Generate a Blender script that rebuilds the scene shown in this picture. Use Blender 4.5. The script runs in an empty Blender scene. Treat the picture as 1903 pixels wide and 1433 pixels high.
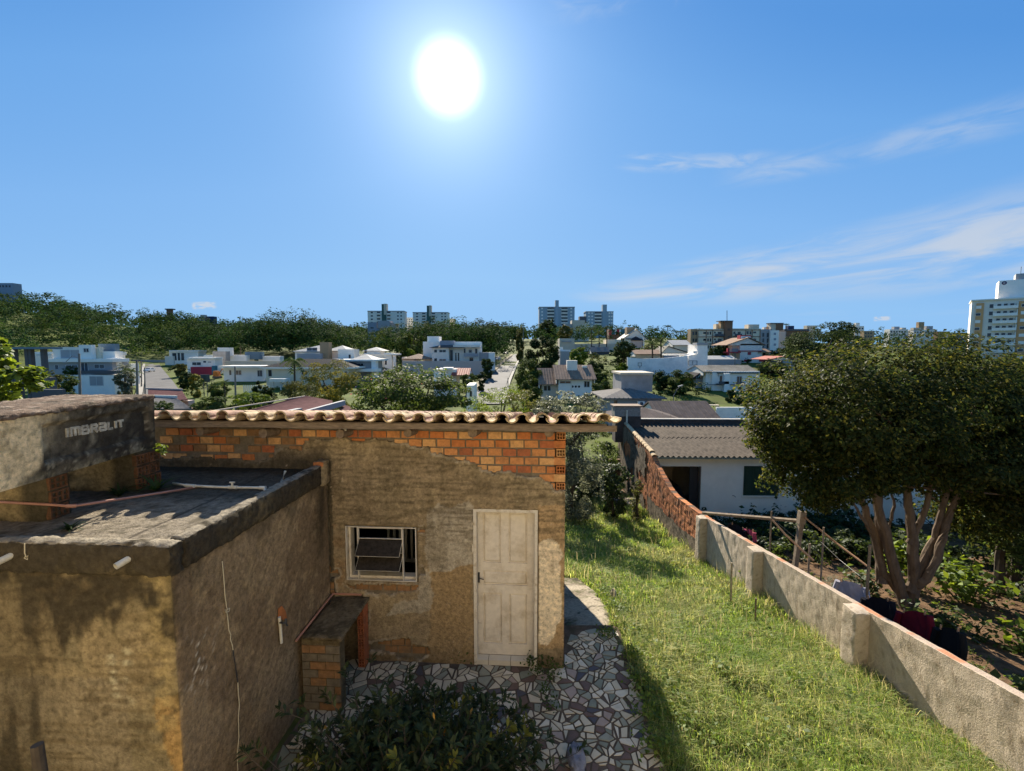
import bpy, math, random
import numpy as np
from mathutils import Vector
R = math.radians
rng = np.random.default_rng(7)
random.seed(7)
scene = bpy.context.scene
COL = scene.collection

# ------------------------------------------------------------------ camera, sky, sun, exposure
H = 4.44                      # eye height above the paved yard
FPX, CX, CY = 830.0, 951.5, 716.5
PITCH = math.atan(66 / FPX)
SP, CP = math.sin(PITCH), math.cos(PITCH)
cam_d = bpy.data.cameras.new('camera')
cam = bpy.data.objects.new('camera', cam_d)
COL.objects.link(cam)
cam.location = (0, 0, H)
cam.rotation_euler = (math.pi / 2 - PITCH, 0, 0)
cam_d.sensor_fit = 'HORIZONTAL'
cam_d.sensor_width = 36
cam_d.lens = FPX / 1903 * 36
cam_d.clip_start = 0.05
cam_d.clip_end = 9000
scene.camera = cam

SUN_AZ, SUN_EL = R(-7.7), R(29.8)      # azimuth from +Y towards +X
SUN = Vector((math.sin(SUN_AZ) * math.cos(SUN_EL), math.cos(SUN_AZ) * math.cos(SUN_EL), math.sin(SUN_EL)))
SKY_STRENGTH, SUN_STRENGTH, EXPOSURE = 0.10, 5.0, 1.30
CLOUD_STRENGTH = 1.0

world = bpy.data.worlds.new('World')
scene.world = world
world.use_nodes = True
wt = world.node_tree
wt.nodes.clear()
def wn(t, **k):
    n = wt.nodes.new(t)
    for a, b in k.items():
        setattr(n, a, b)
    return n
def wl(a, b):
    wt.links.new(a, b)
def wmath(op, a, b=None, clamp=False):
    n = wn('ShaderNodeMath', operation=op, use_clamp=clamp)
    for i, v in enumerate((a, b)):
        if v is None: continue
        if isinstance(v, (int, float)): n.inputs[i].default_value = v
        else: wl(v, n.inputs[i])
    return n.outputs[0]
def wsmooth(v, lo, hi):
    n = wn('ShaderNodeMapRange', interpolation_type='SMOOTHSTEP')
    wl(v, n.inputs['Value'])
    n.inputs['From Min'].default_value = lo
    n.inputs['From Max'].default_value = hi
    return n.outputs[0]
sky = wn('ShaderNodeTexSky', sky_type='NISHITA')
sky.sun_disc = False
sky.sun_elevation = SUN_EL
sky.sun_rotation = SUN_AZ
sky.altitude = 20
sky.air_density = 1.0
sky.dust_density = 0.05
sky.ozone_density = 1.0
bg_sky = wn('ShaderNodeBackground')
bg_sky.inputs['Strength'].default_value = SKY_STRENGTH
# grade of the clear sky: its brightness (from the Sky Texture) picks the blue, so that it never bleaches at the horizon
lum = wn('ShaderNodeRGBToBW')
wl(sky.outputs[0], lum.inputs[0])
ramp = wn('ShaderNodeValToRGB')
cr_ = ramp.color_ramp
for i, (p_, c_) in enumerate(((.18, (.076, .265, .66)), (.275, (.088, .30, .72)), (.34, (.145, .385, .80)), (.50, (.215, .465, .86)), (.80, (.28, .54, .89)))):
    e_ = cr_.elements[i] if i < 2 else cr_.elements.new(p_)
    e_.position = p_; e_.color = (*c_, 1)
wl(wmath('MULTIPLY', lum.outputs[0], SKY_STRENGTH), ramp.inputs[0])
gsc = wn('ShaderNodeVectorMath', operation='SCALE')
wl(ramp.outputs[0], gsc.inputs[0]); gsc.inputs['Scale'].default_value = 1 / SKY_STRENGTH / 2 ** EXPOSURE
wl(gsc.outputs[0], bg_sky.inputs['Color'])
# direction -> azimuth, elevation
tc = wn('ShaderNodeTexCoord')
nrm = wn('ShaderNodeVectorMath', operation='NORMALIZE')
wl(tc.outputs['Generated'], nrm.inputs[0])
sx = wn('ShaderNodeSeparateXYZ')
wl(nrm.outputs[0], sx.inputs[0])
az = wmath('ARCTAN2', sx.outputs[0], sx.outputs[1])
el = wmath('ARCSINE', sx.outputs[2])
def streak(a0, e0, a1, e1, halfw, scale_along, scale_across, seed, thr, dens, grow=0.0):
    """a band of cirrus along the line (a0,e0)-(a1,e1) in azimuth/elevation radians"""
    L = math.hypot(a1 - a0, e1 - e0)
    ca, sa = (a1 - a0) / L, (e1 - e0) / L
    da, de = wmath('SUBTRACT', az, a0), wmath('SUBTRACT', el, e0)
    along = wmath('ADD', wmath('MULTIPLY', da, ca), wmath('MULTIPLY', de, sa))
    across = wmath('SUBTRACT', wmath('MULTIPLY', de, ca), wmath('MULTIPLY', da, sa))
    cv = wn('ShaderNodeCombineXYZ')
    wl(wmath('MULTIPLY', along, scale_along), cv.inputs[0])
    wl(wmath('MULTIPLY', across, scale_across), cv.inputs[1])
    cv.inputs[2].default_value = seed
    no = wn('ShaderNodeTexNoise')
    no.inputs['Scale'].default_value = 1.0
    no.inputs['Detail'].default_value = 7
    no.inputs['Roughness'].default_value = 0.56
    no.inputs['Distortion'].default_value = 0.7
    wl(cv.outputs[0], no.inputs['Vector'])
    t = wmath('DIVIDE', along, L)
    w = wmath('ADD', wmath('MULTIPLY', t, grow), halfw)
    rel = wmath('DIVIDE', wmath('ABSOLUTE', across), w)
    band = wmath('SUBTRACT', 1.0, wsmooth(rel, 0.15, 1.0))
    ends = wmath('MULTIPLY', wsmooth(t, -0.02, 0.25), wmath('SUBTRACT', 1.0, wsmooth(t, 0.95, 1.35)))
    body = wsmooth(no.outputs['Fac'], thr, thr + 0.34)
    return wmath('MULTIPLY', wmath('MULTIPLY', wmath('MULTIPLY', band, ends), body), dens)
def azel(px, py):
    a, b = (px - CX) / FPX, -(py - CY) / FPX
    y, z = CP + b * SP, -SP + b * CP
    return math.atan2(a, y), math.atan2(z, math.hypot(a, y))
S = []
S.append(streak(*azel(1040, 555), *azel(1903, 440), 0.022, 5, 30, 1.3, .30, .80, 0.075))
S.append(streak(*azel(1190, 520), *azel(1960, 385), 0.030, 6, 38, 7.7, .34, .58, 0.03))
S.append(streak(*azel(1320, 335), *azel(1800, 235), 0.026, 7, 30, 3.1, .34, .42, 0.01))
S.append(streak(*azel(1140, 300), *azel(1380, 300), 0.022, 12, 45, 5.2, .38, .5))
S.append(streak(*azel(1400, 592), *azel(1900, 570), 0.013, 8, 60, 9.2, .45, .4))
S.append(streak(*azel(1000, 20), *azel(1250, -20), 0.03, 12, 40, 2.2, .40, .20))
S.append(streak(*azel(355, 569), *azel(392, 567), 0.0085, 55, 120, 4.4, .30, 2.4))
S.append(streak(*azel(1622, 593), *azel(1648, 592), 0.005, 70, 170, 6.4, .28, 1.8))
tot = S[0]
for s in S[1:]:
    tot = wmath('MAXIMUM', tot, s)
tot = wmath('MINIMUM', tot, 0.85)
bg_cloud = wn('ShaderNodeBackground')
bg_cloud.inputs['Color'].default_value = (0.80, 0.88, 1.0, 1)
bg_cloud.inputs['Strength'].default_value = 0.30 * CLOUD_STRENGTH
mixc = wn('ShaderNodeMixShader')
wl(tot, mixc.inputs[0]); wl(bg_sky.outputs[0], mixc.inputs[1]); wl(bg_cloud.outputs[0], mixc.inputs[2])
# the bright aureole round the sun
dt = wn('ShaderNodeVectorMath', operation='DOT_PRODUCT')
wl(nrm.outputs[0], dt.inputs[0]); dt.inputs[1].default_value = SUN
ang = wmath('ARCCOSINE', wmath('MINIMUM', dt.outputs['Value'], 0.9999999))
core = wmath('MULTIPLY', wmath('SUBTRACT', 1.0, wsmooth(ang, R(0.3), R(4.4))), 0.55)
halo = wmath('MULTIPLY', wmath('EXPONENT', wmath('MULTIPLY', wmath('POWER', wmath('DIVIDE', ang, R(4.6)), 0.95), -1.0)), 0.40)
wide = wmath('MULTIPLY', wmath('EXPONENT', wmath('DIVIDE', ang, -R(22))), 0.035)
bg_sun = wn('ShaderNodeBackground')
bg_sun.inputs['Color'].default_value = (0.93, 0.97, 1.0, 1)
wl(wmath('ADD', wmath('ADD', core, halo), wide), bg_sun.inputs['Strength'])
addw = wn('ShaderNodeAddShader')
wl(mixc.outputs[0], addw.inputs[0]); wl(bg_sun.outputs[0], addw.inputs[1])
wo = wn('ShaderNodeOutputWorld')
wl(addw.outputs[0], wo.inputs[0])

sun_d = bpy.data.lights.new('sun', 'SUN')
sun_d.energy = SUN_STRENGTH
sun_d.angle = R(0.53)
sun_d.color = (1.0, 0.91, 0.76)
sun_o = bpy.data.objects.new('sun', sun_d)
COL.objects.link(sun_o)
sun_o.rotation_euler = (-SUN).to_track_quat('-Z', 'Y').to_euler()
sun_o.location = (0, 0, 60)

vs = scene.view_settings
vs.view_transform = 'Standard'
vs.look = 'None'
vs.gamma = 1
vs.use_curve_mapping = False
vs.exposure = EXPOSURE
scene.render.engine = 'CYCLES'
scene.cycles.max_bounces = 8
scene.cycles.diffuse_bounces = 4
scene.cycles.transparent_max_bounces = 12
scene.cycles.use_denoising = True

# ------------------------------------------------------------------ helpers: rays, frames, noise
def ray(px, py):
    a, b = (px - CX) / FPX, -(py - CY) / FPX
    return a, CP + b * SP, -SP + b * CP
def at(px, py, Y):
    """the point at distance Y (along +Y) seen at a spot of the photograph"""
    a, y, z = ray(px, py)
    t = Y / y
    return np.array((a * t, Y, H + z * t))
def at_z(px, py, z):
    a, y, zz = ray(px, py)
    t = (z - H) / zz
    return np.array((a * t, y * t, z))
class Frame:
    def __init__(s, o, deg):
        s.o = np.array(o, float)
        s.a = R(deg)
        s.ex = np.array((math.cos(s.a), math.sin(s.a), 0))
        s.ey = np.array((-math.sin(s.a), math.cos(s.a), 0))
    def __call__(s, P):
        P = np.atleast_2d(np.asarray(P, float))
        return s.o + P[:, :1] * s.ex + P[:, 1:2] * s.ey + P[:, 2:3] * np.array((0, 0, 1.0))
    def inv(s, P):
        d = np.atleast_2d(np.asarray(P, float)) - s.o
        return np.stack([d @ s.ex, d @ s.ey, d[:, 2]], 1)
    def on_front(s, px, py, y=0.0):
        """(x, z) in this frame where a sight line meets the plane y"""
        a = np.array(ray(px, py))
        t = ((s.o + s.ey * y - np.array((0, 0, H))) @ s.ey) / (a @ s.ey)
        p = s.inv(np.array((0, 0, H)) + a * t)[0]
        return p[0], p[2]
WORLD = Frame((0, 0, 0), 0)

def _h(ix, iy, iz, seed):
    with np.errstate(over='ignore'):
        h = (ix.astype(np.int64) * 374761393 + iy.astype(np.int64) * 668265263 + iz.astype(np.int64) * 2147483647 + seed * 1274126177)
        h = (h ^ (h >> 13)) * 1274126177
        h = h ^ (h >> 16)
    return (h & 0xFFFFFF) / float(0xFFFFFF)
def vnoise(P, scale, seed=0):
    P = np.asarray(P, float) * scale + 1000.0
    i = np.floor(P)
    f = P - i
    f = f * f * (3 - 2 * f)
    x, y, z = i[:, 0], i[:, 1], i[:, 2]
    r = 0
    for dx in (0, 1):
        for dy in (0, 1):
            for dz in (0, 1):
                w = (f[:, 0] if dx else 1 - f[:, 0]) * (f[:, 1] if dy else 1 - f[:, 1]) * (f[:, 2] if dz else 1 - f[:, 2])
                r = r + w * _h(x + dx, y + dy, z + dz, seed)
    return r
def fbm(P, scale, octv=4, seed=0, rough=0.5):
    a, s, tot, r = 1.0, scale, 0, 0
    for k in range(octv):
        r = r + a * vnoise(P, s, seed + k * 17)
        tot += a
        a *= rough
        s *= 2.03
    return r / tot
def P3(*c):
    n = max(len(np.atleast_1d(v)) for v in c)
    return np.stack([np.broadcast_to(np.asarray(v, float), (n,)) for v in c], 1)
def sstep(x, a, b):
    t = np.clip((x - a) / (b - a), 0, 1)
    return t * t * (3 - 2 * t)
def mixc3(c, d, m):
    return c * (1 - m[:, None]) + np.asarray(d) * m[:, None]
def in_poly(x, y, poly):
    poly = np.asarray(poly, float)
    n = len(poly)
    ins = np.zeros(len(x), bool)
    j = n - 1
    for i in range(n):
        xi, yi = poly[i]; xj, yj = poly[j]
        c = ((yi > y) != (yj > y)) & (x < (xj - xi) * (y - yi) / (yj - yi + 1e-12) + xi)
        ins ^= c
        j = i
    return ins

# ------------------------------------------------------------------ helpers: objects
LOC = {}
def thing(name, label, cat, loc=(0, 0, 0), group=None):
    o = bpy.data.objects.new(name, None)
    o.empty_display_size = 0.2
    COL.objects.link(o)
    o.location = tuple(float(v) for v in loc)
    LOC[o.name] = np.array(loc, float)
    o['label'] = label; o['category'] = cat
    if group: o['group'] = group
    return o
def tag(o, label, cat, group=None):
    o['label'] = label; o['category'] = cat
    if group: o['group'] = group
    return o
def mesh_obj(name, V, F, mat, parent=None, col=None, smooth=False, kind=None, label=None, loc=None):
    V = np.asarray(V, float).reshape(-1, 3)
    L = np.zeros(3)
    if parent is not None: L = LOC[parent.name]
    elif loc is not None: L = np.array(loc, float)
    me = bpy.data.meshes.new(name)
    if isinstance(F, np.ndarray):
        nf, k = F.shape
        me.vertices.add(len(V)); me.vertices.foreach_set('co', (V - L).astype(np.float32).ravel())
        me.loops.add(nf * k); me.loops.foreach_set('vertex_index', F.astype(np.int32).ravel())
        me.polygons.add(nf)
        me.polygons.foreach_set('loop_start', np.arange(0, nf * k, k, dtype=np.int32))
        me.polygons.foreach_set('loop_total', np.full(nf, k, np.int32))
        me.update(calc_edges=True)
    else:
        me.from_pydata((V - L).tolist(), [], F)
        me.update()
    if col is not None:
        ca = me.color_attributes.new('Col', 'FLOAT_COLOR', 'POINT')
        c4 = np.ones((len(V), 4), np.float32); c4[:, :3] = col
        ca.data.foreach_set('color', c4.ravel())
    if smooth:
        me.polygons.foreach_set('use_smooth', np.ones(len(me.polygons), bool))
    me.materials.append(mat)
    o = bpy.data.objects.new(name, me)
    COL.objects.link(o)
    if parent is not None:
        o.parent = parent
        if LOC.get(parent.name) is not None and parent.type == 'EMPTY': pass
    elif loc is not None:
        o.location = tuple(L)
    LOC[o.name] = L
    if kind: o['kind'] = kind
    if label: o['label'] = label
    return o
class MB:
    """collects faces for ONE mesh object"""
    def __init__(s, fr=WORLD):
        s.V, s.F, s.fr = [], [], fr
    def add(s, pts, faces, raw=False):
        b = len(s.V)
        pts = np.atleast_2d(np.asarray(pts, float))
        if not raw: pts = s.fr(pts)
        s.V.extend(pts.tolist())
        s.F.extend([tuple(b + i for i in f) for f in faces])
        return s
    def box(s, x0, x1, y0, y1, z0, z1):
        p = [(x, y, z) for x in (x0, x1) for y in (y0, y1) for z in (z0, z1)]
        return s.add(p, [(0, 1, 3, 2), (4, 6, 7, 5), (0, 4, 5, 1), (2, 3, 7, 6), (0, 2, 6, 4), (1, 5, 7, 3)])
    def quad(s, a, b, c, d):
        return s.add([a, b, c, d], [(0, 1, 2, 3)])
    def prism(s, poly, y0, y1):
        """poly in (x,z), pushed from y0 to y1"""
        n = len(poly)
        p = [(x, y0, z) for x, z in poly] + [(x, y1, z) for x, z in poly]
        f = [tuple(range(n)), tuple(range(2 * n - 1, n - 1, -1))]
        f += [(i, n + i, n + (i + 1) % n, (i + 1) % n) for i in range(n)]
        return s.add(p, f)
    def slab(s, poly, z0, z1):
        """poly in (x,y), raised from z0 to z1"""
        n = len(poly)
        p = [(x, y, z0) for x, y in poly] + [(x, y, z1) for x, y in poly]
        f = [tuple(range(n - 1, -1, -1)), tuple(range(n, 2 * n))]
        f += [(i, (i + 1) % n, n + (i + 1) % n, n + i) for i in range(n)]
        return s.add(p, f)
    def hexa(s, bottom, top):
        p = list(bottom) + list(top)
        return s.add(p, [(3, 2, 1, 0), (4, 5, 6, 7), (0, 1, 5, 4), (1, 2, 6, 5), (2, 3, 7, 6), (3, 0, 4, 7)])
    def tube(s, pts, r, n=8, cap=True):
        pts = s.fr(np.asarray(pts, float))
        m = len(pts)
        rr = np.broadcast_to(np.asarray(r, float), (m,))
        b = len(s.V)
        up = np.array((0.3, 0.2, 0.93))
        for i in range(m):
            t = pts[min(i + 1, m - 1)] - pts[max(i - 1, 0)]
            t /= np.linalg.norm(t) + 1e-12
            u = np.cross(t, up)
            if np.linalg.norm(u) < 1e-3: u = np.cross(t, (1, 0, 0.1))
            u /= np.linalg.norm(u)
            w = np.cross(t, u)
            for k in range(n):
                a = 2 * math.pi * k / n
                s.V.append(list(pts[i] + rr[i] * (math.cos(a) * u + math.sin(a) * w)))
        for i in range(m - 1):
            for k in range(n):
                k2 = (k + 1) % n
                s.F.append((b + i * n + k, b + i * n + k2, b + (i + 1) * n + k2, b + (i + 1) * n + k))
        if cap:
            s.F.append(tuple(b + k for k in range(n - 1, -1, -1)))
            s.F.append(tuple(b + (m - 1) * n + k for k in range(n)))
        return s
    def disc(s, c, r, ny, n=16, th=0.02, fr=None):
        c = np.asarray(c, float)
        p = [(c[0] + r * math.cos(2 * math.pi * k / n), c[2] + r * math.sin(2 * math.pi * k / n)) for k in range(n)]
        return s.prism(p, c[1], c[1] + th * ny)
    def grid(s, A, cyc=False):
        """A: rows x cols x 3 local points"""
        r, c, _ = A.shape
        b = len(s.V)
        s.V.extend(s.fr(A.reshape(-1, 3)).tolist())
        for i in range(r - 1):
            for j in range(c - 1):
                s.F.append((b + i * c + j, b + i * c + j + 1, b + (i + 1) * c + j + 1, b + (i + 1) * c + j))
        return s
    def build(s, name, mat, parent=None, **k):
        return mesh_obj(name, s.V, s.F, mat, parent, **k)
def instance(src, name, parent, loc, rot=None, scale=None):
    """a copy of a part that shares its mesh"""
    o = src.copy()
    o.name = name
    COL.objects.link(o)
    o.parent = parent
    o.location = loc
    if rot is not None: o.rotation_euler = rot
    if scale is not None: o.scale = scale
    LOC[o.name] = np.array(loc, float)
    return o

def rough_box(x0, x1, y0, y1, z0, z1, step, amp, nscale, fr=WORLD, seed=0, skip=(), chip=0.0):
    """a box whose faces are gridded and worn; returns V(local), V(world), F"""
    xs = [np.linspace(a, b, max(2, int(round((b - a) / step)) + 1)) for a, b in ((x0, x1), (y0, y1), (z0, z1))]
    Vs, Fs, b = [], [], 0
    for ax in range(3):
        u, v = [i for i in range(3) if i != ax]
        for side in (0, 1):
            if (ax, side) in skip: continue
            U, W = np.meshgrid(xs[u], xs[v], indexing='ij')
            P = np.zeros(U.shape + (3,))
            P[..., u], P[..., v] = U, W
            P[..., ax] = (x0, y0, z0)[ax] if side == 0 else (x1, y1, z1)[ax]
            n, m = U.shape
            idx = (np.arange(n * m).reshape(n, m) + b)
            q = np.stack([idx[:-1, :-1], idx[1:, :-1], idx[1:, 1:], idx[:-1, 1:]], -1).reshape(-1, 4)
            flip = (side == 0) ^ (ax == 1)
            Fs.append(q[:, ::-1] if flip else q)
            Vs.append(P.reshape(-1, 3)); b += n * m
    V = np.concatenate(Vs)
    F = np.concatenate(Fs)
    D = np.stack([fbm(V + k * 31.7, nscale, 3, seed + k) - 0.5 for k in range(3)], 1) * 2 * amp
    if chip > 0:      # worn arrises
        e = np.zeros(len(V))
        lo, hi = np.array((x0, y0, z0)), np.array((x1, y1, z1))
        dist = np.sort(np.minimum(V - lo, hi - V), 1)
        e = np.clip(1 - dist[:, 1] / (chip * 2), 0, 1) * fbm(V, nscale * 1.5, 3, seed + 9)
        ctr = (lo + hi) / 2
        D += np.sign(ctr - V) * (np.minimum(V - lo, hi - V) < 1e-6) * (e * chip)[:, None]
    return V, fr(V + D), F

# ------------------------------------------------------------------ materials
def mat(name, color=(0.5, 0.5, 0.5), rough=0.85, var=0.25, scale=3.0, bump=0.0, bscale=40.0, attr=False,
        spec=0.3, metal=0.0, dirt_or_pits=None, dirt_or_pits_scale=1.5, dirt_or_pits_amt=0.5, stretch=None, fine=True):
    m = bpy.data.materials.new(name)
    m.use_nodes = True
    nt = m.node_tree
    N = nt.nodes
    L = nt.links
    p = N['Principled BSDF']
    p.inputs['Roughness'].default_value = rough
    p.inputs['Specular IOR Level'].default_value = spec
    p.inputs['Metallic'].default_value = metal
    tcn = N.new('ShaderNodeNewGeometry')
    src = tcn.outputs['Position']
    if stretch:
        mp = N.new('ShaderNodeMapping')
        mp.inputs['Scale'].default_value = stretch
        L.new(src, mp.inputs[0]); src = mp.outputs[0]
    if attr:
        a = N.new('ShaderNodeAttribute'); a.attribute_name = 'Col'
        c = a.outputs['Color']
    else:
        rgb = N.new('ShaderNodeRGB'); rgb.outputs[0].default_value = (*color, 1)
        c = rgb.outputs[0]
    if var > 0:
        no = N.new('ShaderNodeTexNoise'); no.inputs['Scale'].default_value = scale
        no.inputs['Detail'].default_value = 8; no.inputs['Roughness'].default_value = 0.65
        L.new(src, no.inputs['Vector'])
        mr = N.new('ShaderNodeMapRange')
        mr.inputs['From Min'].default_value = 0.3; mr.inputs['From Max'].default_value = 0.7
        mr.inputs['To Min'].default_value = 1 - var; mr.inputs['To Max'].default_value = 1 + var
        L.new(no.outputs['Fac'], mr.inputs['Value'])
        mx = N.new('ShaderNodeVectorMath'); mx.operation = 'SCALE'
        L.new(c, mx.inputs[0]); L.new(mr.outputs[0], mx.inputs['Scale'])
        c = mx.outputs[0]
    if dirt_or_pits is not None:
        no2 = N.new('ShaderNodeTexNoise'); no2.inputs['Scale'].default_value = dirt_or_pits_scale
        no2.inputs['Detail'].default_value = 9; no2.inputs['Roughness'].default_value = 0.7
        L.new(src, no2.inputs['Vector'])
        mr2 = N.new('ShaderNodeMapRange')
        mr2.inputs['From Min'].default_value = 0.5; mr2.inputs['From Max'].default_value = 0.68
        mr2.inputs['To Max'].default_value = dirt_or_pits_amt
        L.new(no2.outputs['Fac'], mr2.inputs['Value'])
        mxd = N.new('ShaderNodeMix'); mxd.data_type = 'RGBA'
        L.new(mr2.outputs[0], mxd.inputs['Factor'])
        L.new(c, mxd.inputs[6]); mxd.inputs[7].default_value = (*dirt_or_pits, 1)
        c = mxd.outputs[2]
    L.new(c, p.inputs['Base Color'])
    if bump > 0:
        nb = N.new('ShaderNodeTexNoise'); nb.inputs['Scale'].default_value = bscale
        nb.inputs['Detail'].default_value = 6; nb.inputs['Roughness'].default_value = 0.65
        L.new(src, nb.inputs['Vector'])
        bp = N.new('ShaderNodeBump'); bp.inputs['Strength'].default_value = 0.9
        bp.inputs['Distance'].default_value = bump
        L.new(nb.outputs['Fac'], bp.inputs['Height'])
        L.new(bp.outputs[0], p.inputs['Normal'])
    return m
def leaf_mat(name, gloss=0.55, trans=0.45, spec=0.22):
    """leaf: colour from the leaf's own attribute, light passes through it"""
    m = bpy.data.materials.new(name)
    m.use_nodes = True
    nt = m.node_tree; N = nt.nodes; L = nt.links
    p = N['Principled BSDF']
    a = N.new('ShaderNodeAttribute'); a.attribute_name = 'Col'
    L.new(a.outputs['Color'], p.inputs['Base Color'])
    p.inputs['Roughness'].default_value = gloss
    p.inputs['Specular IOR Level'].default_value = spec
    tr = N.new('ShaderNodeBsdfTranslucent')
    hsv = N.new('ShaderNodeHueSaturation'); hsv.inputs['Hue'].default_value = 0.475
    hsv.inputs['Saturation'].default_value = 1.1; hsv.inputs['Value'].default_value = 1.7
    L.new(a.outputs['Color'], hsv.inputs['Color']); L.new(hsv.outputs[0], tr.inputs['Color'])
    mx = N.new('ShaderNodeMixShader'); mx.inputs[0].default_value = trans
    L.new(p.outputs[0], mx.inputs[1]); L.new(tr.outputs[0], mx.inputs[2])
    L.new(mx.outputs[0], N['Material Output'].inputs[0])
    return m
M = {}
M['attr_stucco'] = mat('rough_render', attr=True, rough=0.95, var=0.36, scale=18, bump=0.022, bscale=46, spec=0.08, dirt_or_pits=(.05, .038, .022), dirt_or_pits_scale=26, dirt_or_pits_amt=.5)  # dirt layer doubles as painted shade in the pits of the render
M['attr_wall'] = mat('pitted_wall_render', attr=True, rough=0.95, var=0.12, scale=9, bump=0.012, bscale=46, spec=0.08, dirt_or_pits=(.22, .17, .12), dirt_or_pits_scale=40, dirt_or_pits_amt=.4)
M['attr_plain'] = mat('painted_surface', attr=True, rough=0.85, var=0.1, scale=6, bump=0.002, bscale=60, spec=0.2)
M['mortar'] = mat('grey_mortar', (0.18, 0.147, 0.10), 0.95, 0.3, 14, 0.012, 90, spec=0.1)
M['brick'] = [mat('clay_brick', c, 0.9, 0.22, 20, 0.003, 120, spec=0.15, dirt_or_pits=(0.10, 0.07, 0.045), dirt_or_pits_scale=7, dirt_or_pits_amt=0.5)
              for c in ((0.44, 0.155, 0.05), (0.50, 0.22, 0.08), (0.56, 0.31, 0.125), (0.37, 0.12, 0.05))]
M['brick_dull'] = mat('dull_clay_brick', (0.27, 0.145, 0.065), 0.95, 0.3, 14, 0.006, 80, spec=0.1, dirt_or_pits=(0.14, 0.11, 0.07), dirt_or_pits_scale=6, dirt_or_pits_amt=0.7)
M['wood_grey'] = mat('weathered_wood', (0.20, 0.15, 0.10), 0.9, 0.4, 8, 0.004, 60, stretch=(1, 6, 6), spec=0.15)
M['log'] = mat('old_log', (0.20, 0.145, 0.095), 0.95, 0.4, 18, 0.008, 50, spec=0.1)
M['dark'] = mat('painted_bore_shade', (0.03, 0.028, 0.025), 0.9, 0.2, 3)
M['white_paint'] = mat('old_white_paint', (0.62, 0.56, 0.45), 0.7, 0.14, 9, 0.0012, 60, dirt_or_pits=(0.26, 0.18, 0.10), dirt_or_pits_scale=9.0, dirt_or_pits_amt=0.7, spec=.15)
M['glass'] = mat('window_glass', (0.03, 0.035, 0.04), 0.08, 0.0, spec=0.6)
M['glass_blue'] = mat('blue_glass', (0.08, 0.16, 0.22), 0.1, 0.0, spec=0.6)
M['pvc'] = mat('white_pvc', (0.62, 0.58, 0.46), 0.45, 0.12, 8, dirt_or_pits=(0.3, 0.24, 0.15), dirt_or_pits_scale=9, dirt_or_pits_amt=0.4)
M['pvc_brown'] = mat('brown_pvc', (0.42, 0.20, 0.13), 0.35, 0.15, 6, spec=0.5)
M['metal_dark'] = mat('dark_metal', (0.03, 0.03, 0.03), 0.45, 0.1, spec=0.5)
M['leaf'] = leaf_mat('leaf')
M['leaf_gloss'] = leaf_mat('glossy_leaf', 0.55, 0.3, 0.22)
M['leaf_far'] = leaf_mat('distant_leaf', 0.8, 0.2, 0.06)
M['leaf_forest'] = leaf_mat('forest_leaf', 0.9, 0.16, 0.03)
M['grassblade'] = leaf_mat('grass_blade', 0.6, 0.5, 0.2)
M['brick_old'] = mat('mossy_clay_brick', (0.17, 0.085, 0.045), 0.95, 0.4, 14, 0.008, 70, spec=0.05, dirt_or_pits=(0.05, 0.045, 0.025), dirt_or_pits_scale=9, dirt_or_pits_amt=0.8)
M['pale_grey_wood'] = mat('dim_pale_wood', (.30, .28, .25), .8, .1, 4)
M['leaf_big'] = leaf_mat('backlit_leaf', 0.6, 0.5, 0.12)
M['bark'] = mat('pale_bark', (0.125, 0.092, 0.064), 0.9, 0.35, 10, 0.01, 30, stretch=(1, 1, 0.35), spec=0.15)
M['bark_dark'] = mat('dark_bark', (0.07, 0.055, 0.04), 0.9, 0.3, 8, spec=0.1)

# ------------------------------------------------------------------ terrain
_TD = np.array([30, 45, 60, 80, 110, 150, 200, 260, 320, 400, 520, 700, 1500], float)
_TP = np.array([-400, 0, 300, 450, 600, 800, 950, 1150, 1400, 1700, 2200], float)
_TZ = np.array([
    [-3.5, -4.2, -4.5, -4.6, -4.5, -2, 8, 24, 40, 52, 60, 60, 40],
    [-3.8, -4.2, -4.5, -4.6, -4.5, -2, 5, 19, 31, 39, 42, 40, 25],
    [-4, -4.6, -5, -5.2, -4.8, -4, -2.8, 2.5, 14, 24, 28, 28, 20],
    [-4, -4.8, -5.2, -5.4, -4.8, -3.5, -1.5, 4, 10, 16, 20, 22, 20],
    [-4, -5, -5.5, -5.6, -4.5, -2.5, 1.0, 5, 8, 10, 14, 18, 18],
    [-4, -5, -6, -6, -4, -1, 2, 5, 8, 11, 16, 20, 20],
    [-4, -5, -6, -5.6, -3.5, -1.2, 1.3, 5, 8, 12, 17, 20, 20],
    [-4, -4.8, -5.2, -4.6, -2.3, 1, 4, 8, 11, 15, 20, 24, 22],
    [-4, -4.8, -5.4, -5.4, -2.5, 1, 4, 7, 9, 12, 14, 16, 14],
    [-4, -4.8, -5.2, -5, -3, 0.5, 2.5, 4, 6, 8, 10, 12, 10],
    [-4, -4.8, -5.2, -5, -3, 0, 2, 4, 6, 8, 10, 12, 10]])
def z_path(y): return np.interp(y, (0, 6.3, 9.5, 14, 22, 30), (0, 0, -0.85, -2.1, -3.4, -4.0))
def z_wallbase(y): return np.interp(y, (-5, 3, 5.1, 7.2, 10.6, 14, 22, 30), (0.2, -0.45, -0.8, -1.2, -1.75, -2.6, -3.4, -4))
def z_garden(y): return np.interp(y, (-5, 5, 20, 30), (0.2, -1.3, -3.5, -4.0))
def wall_x(y): return 6.03 + 0.0245 * (y - 5.0)
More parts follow.
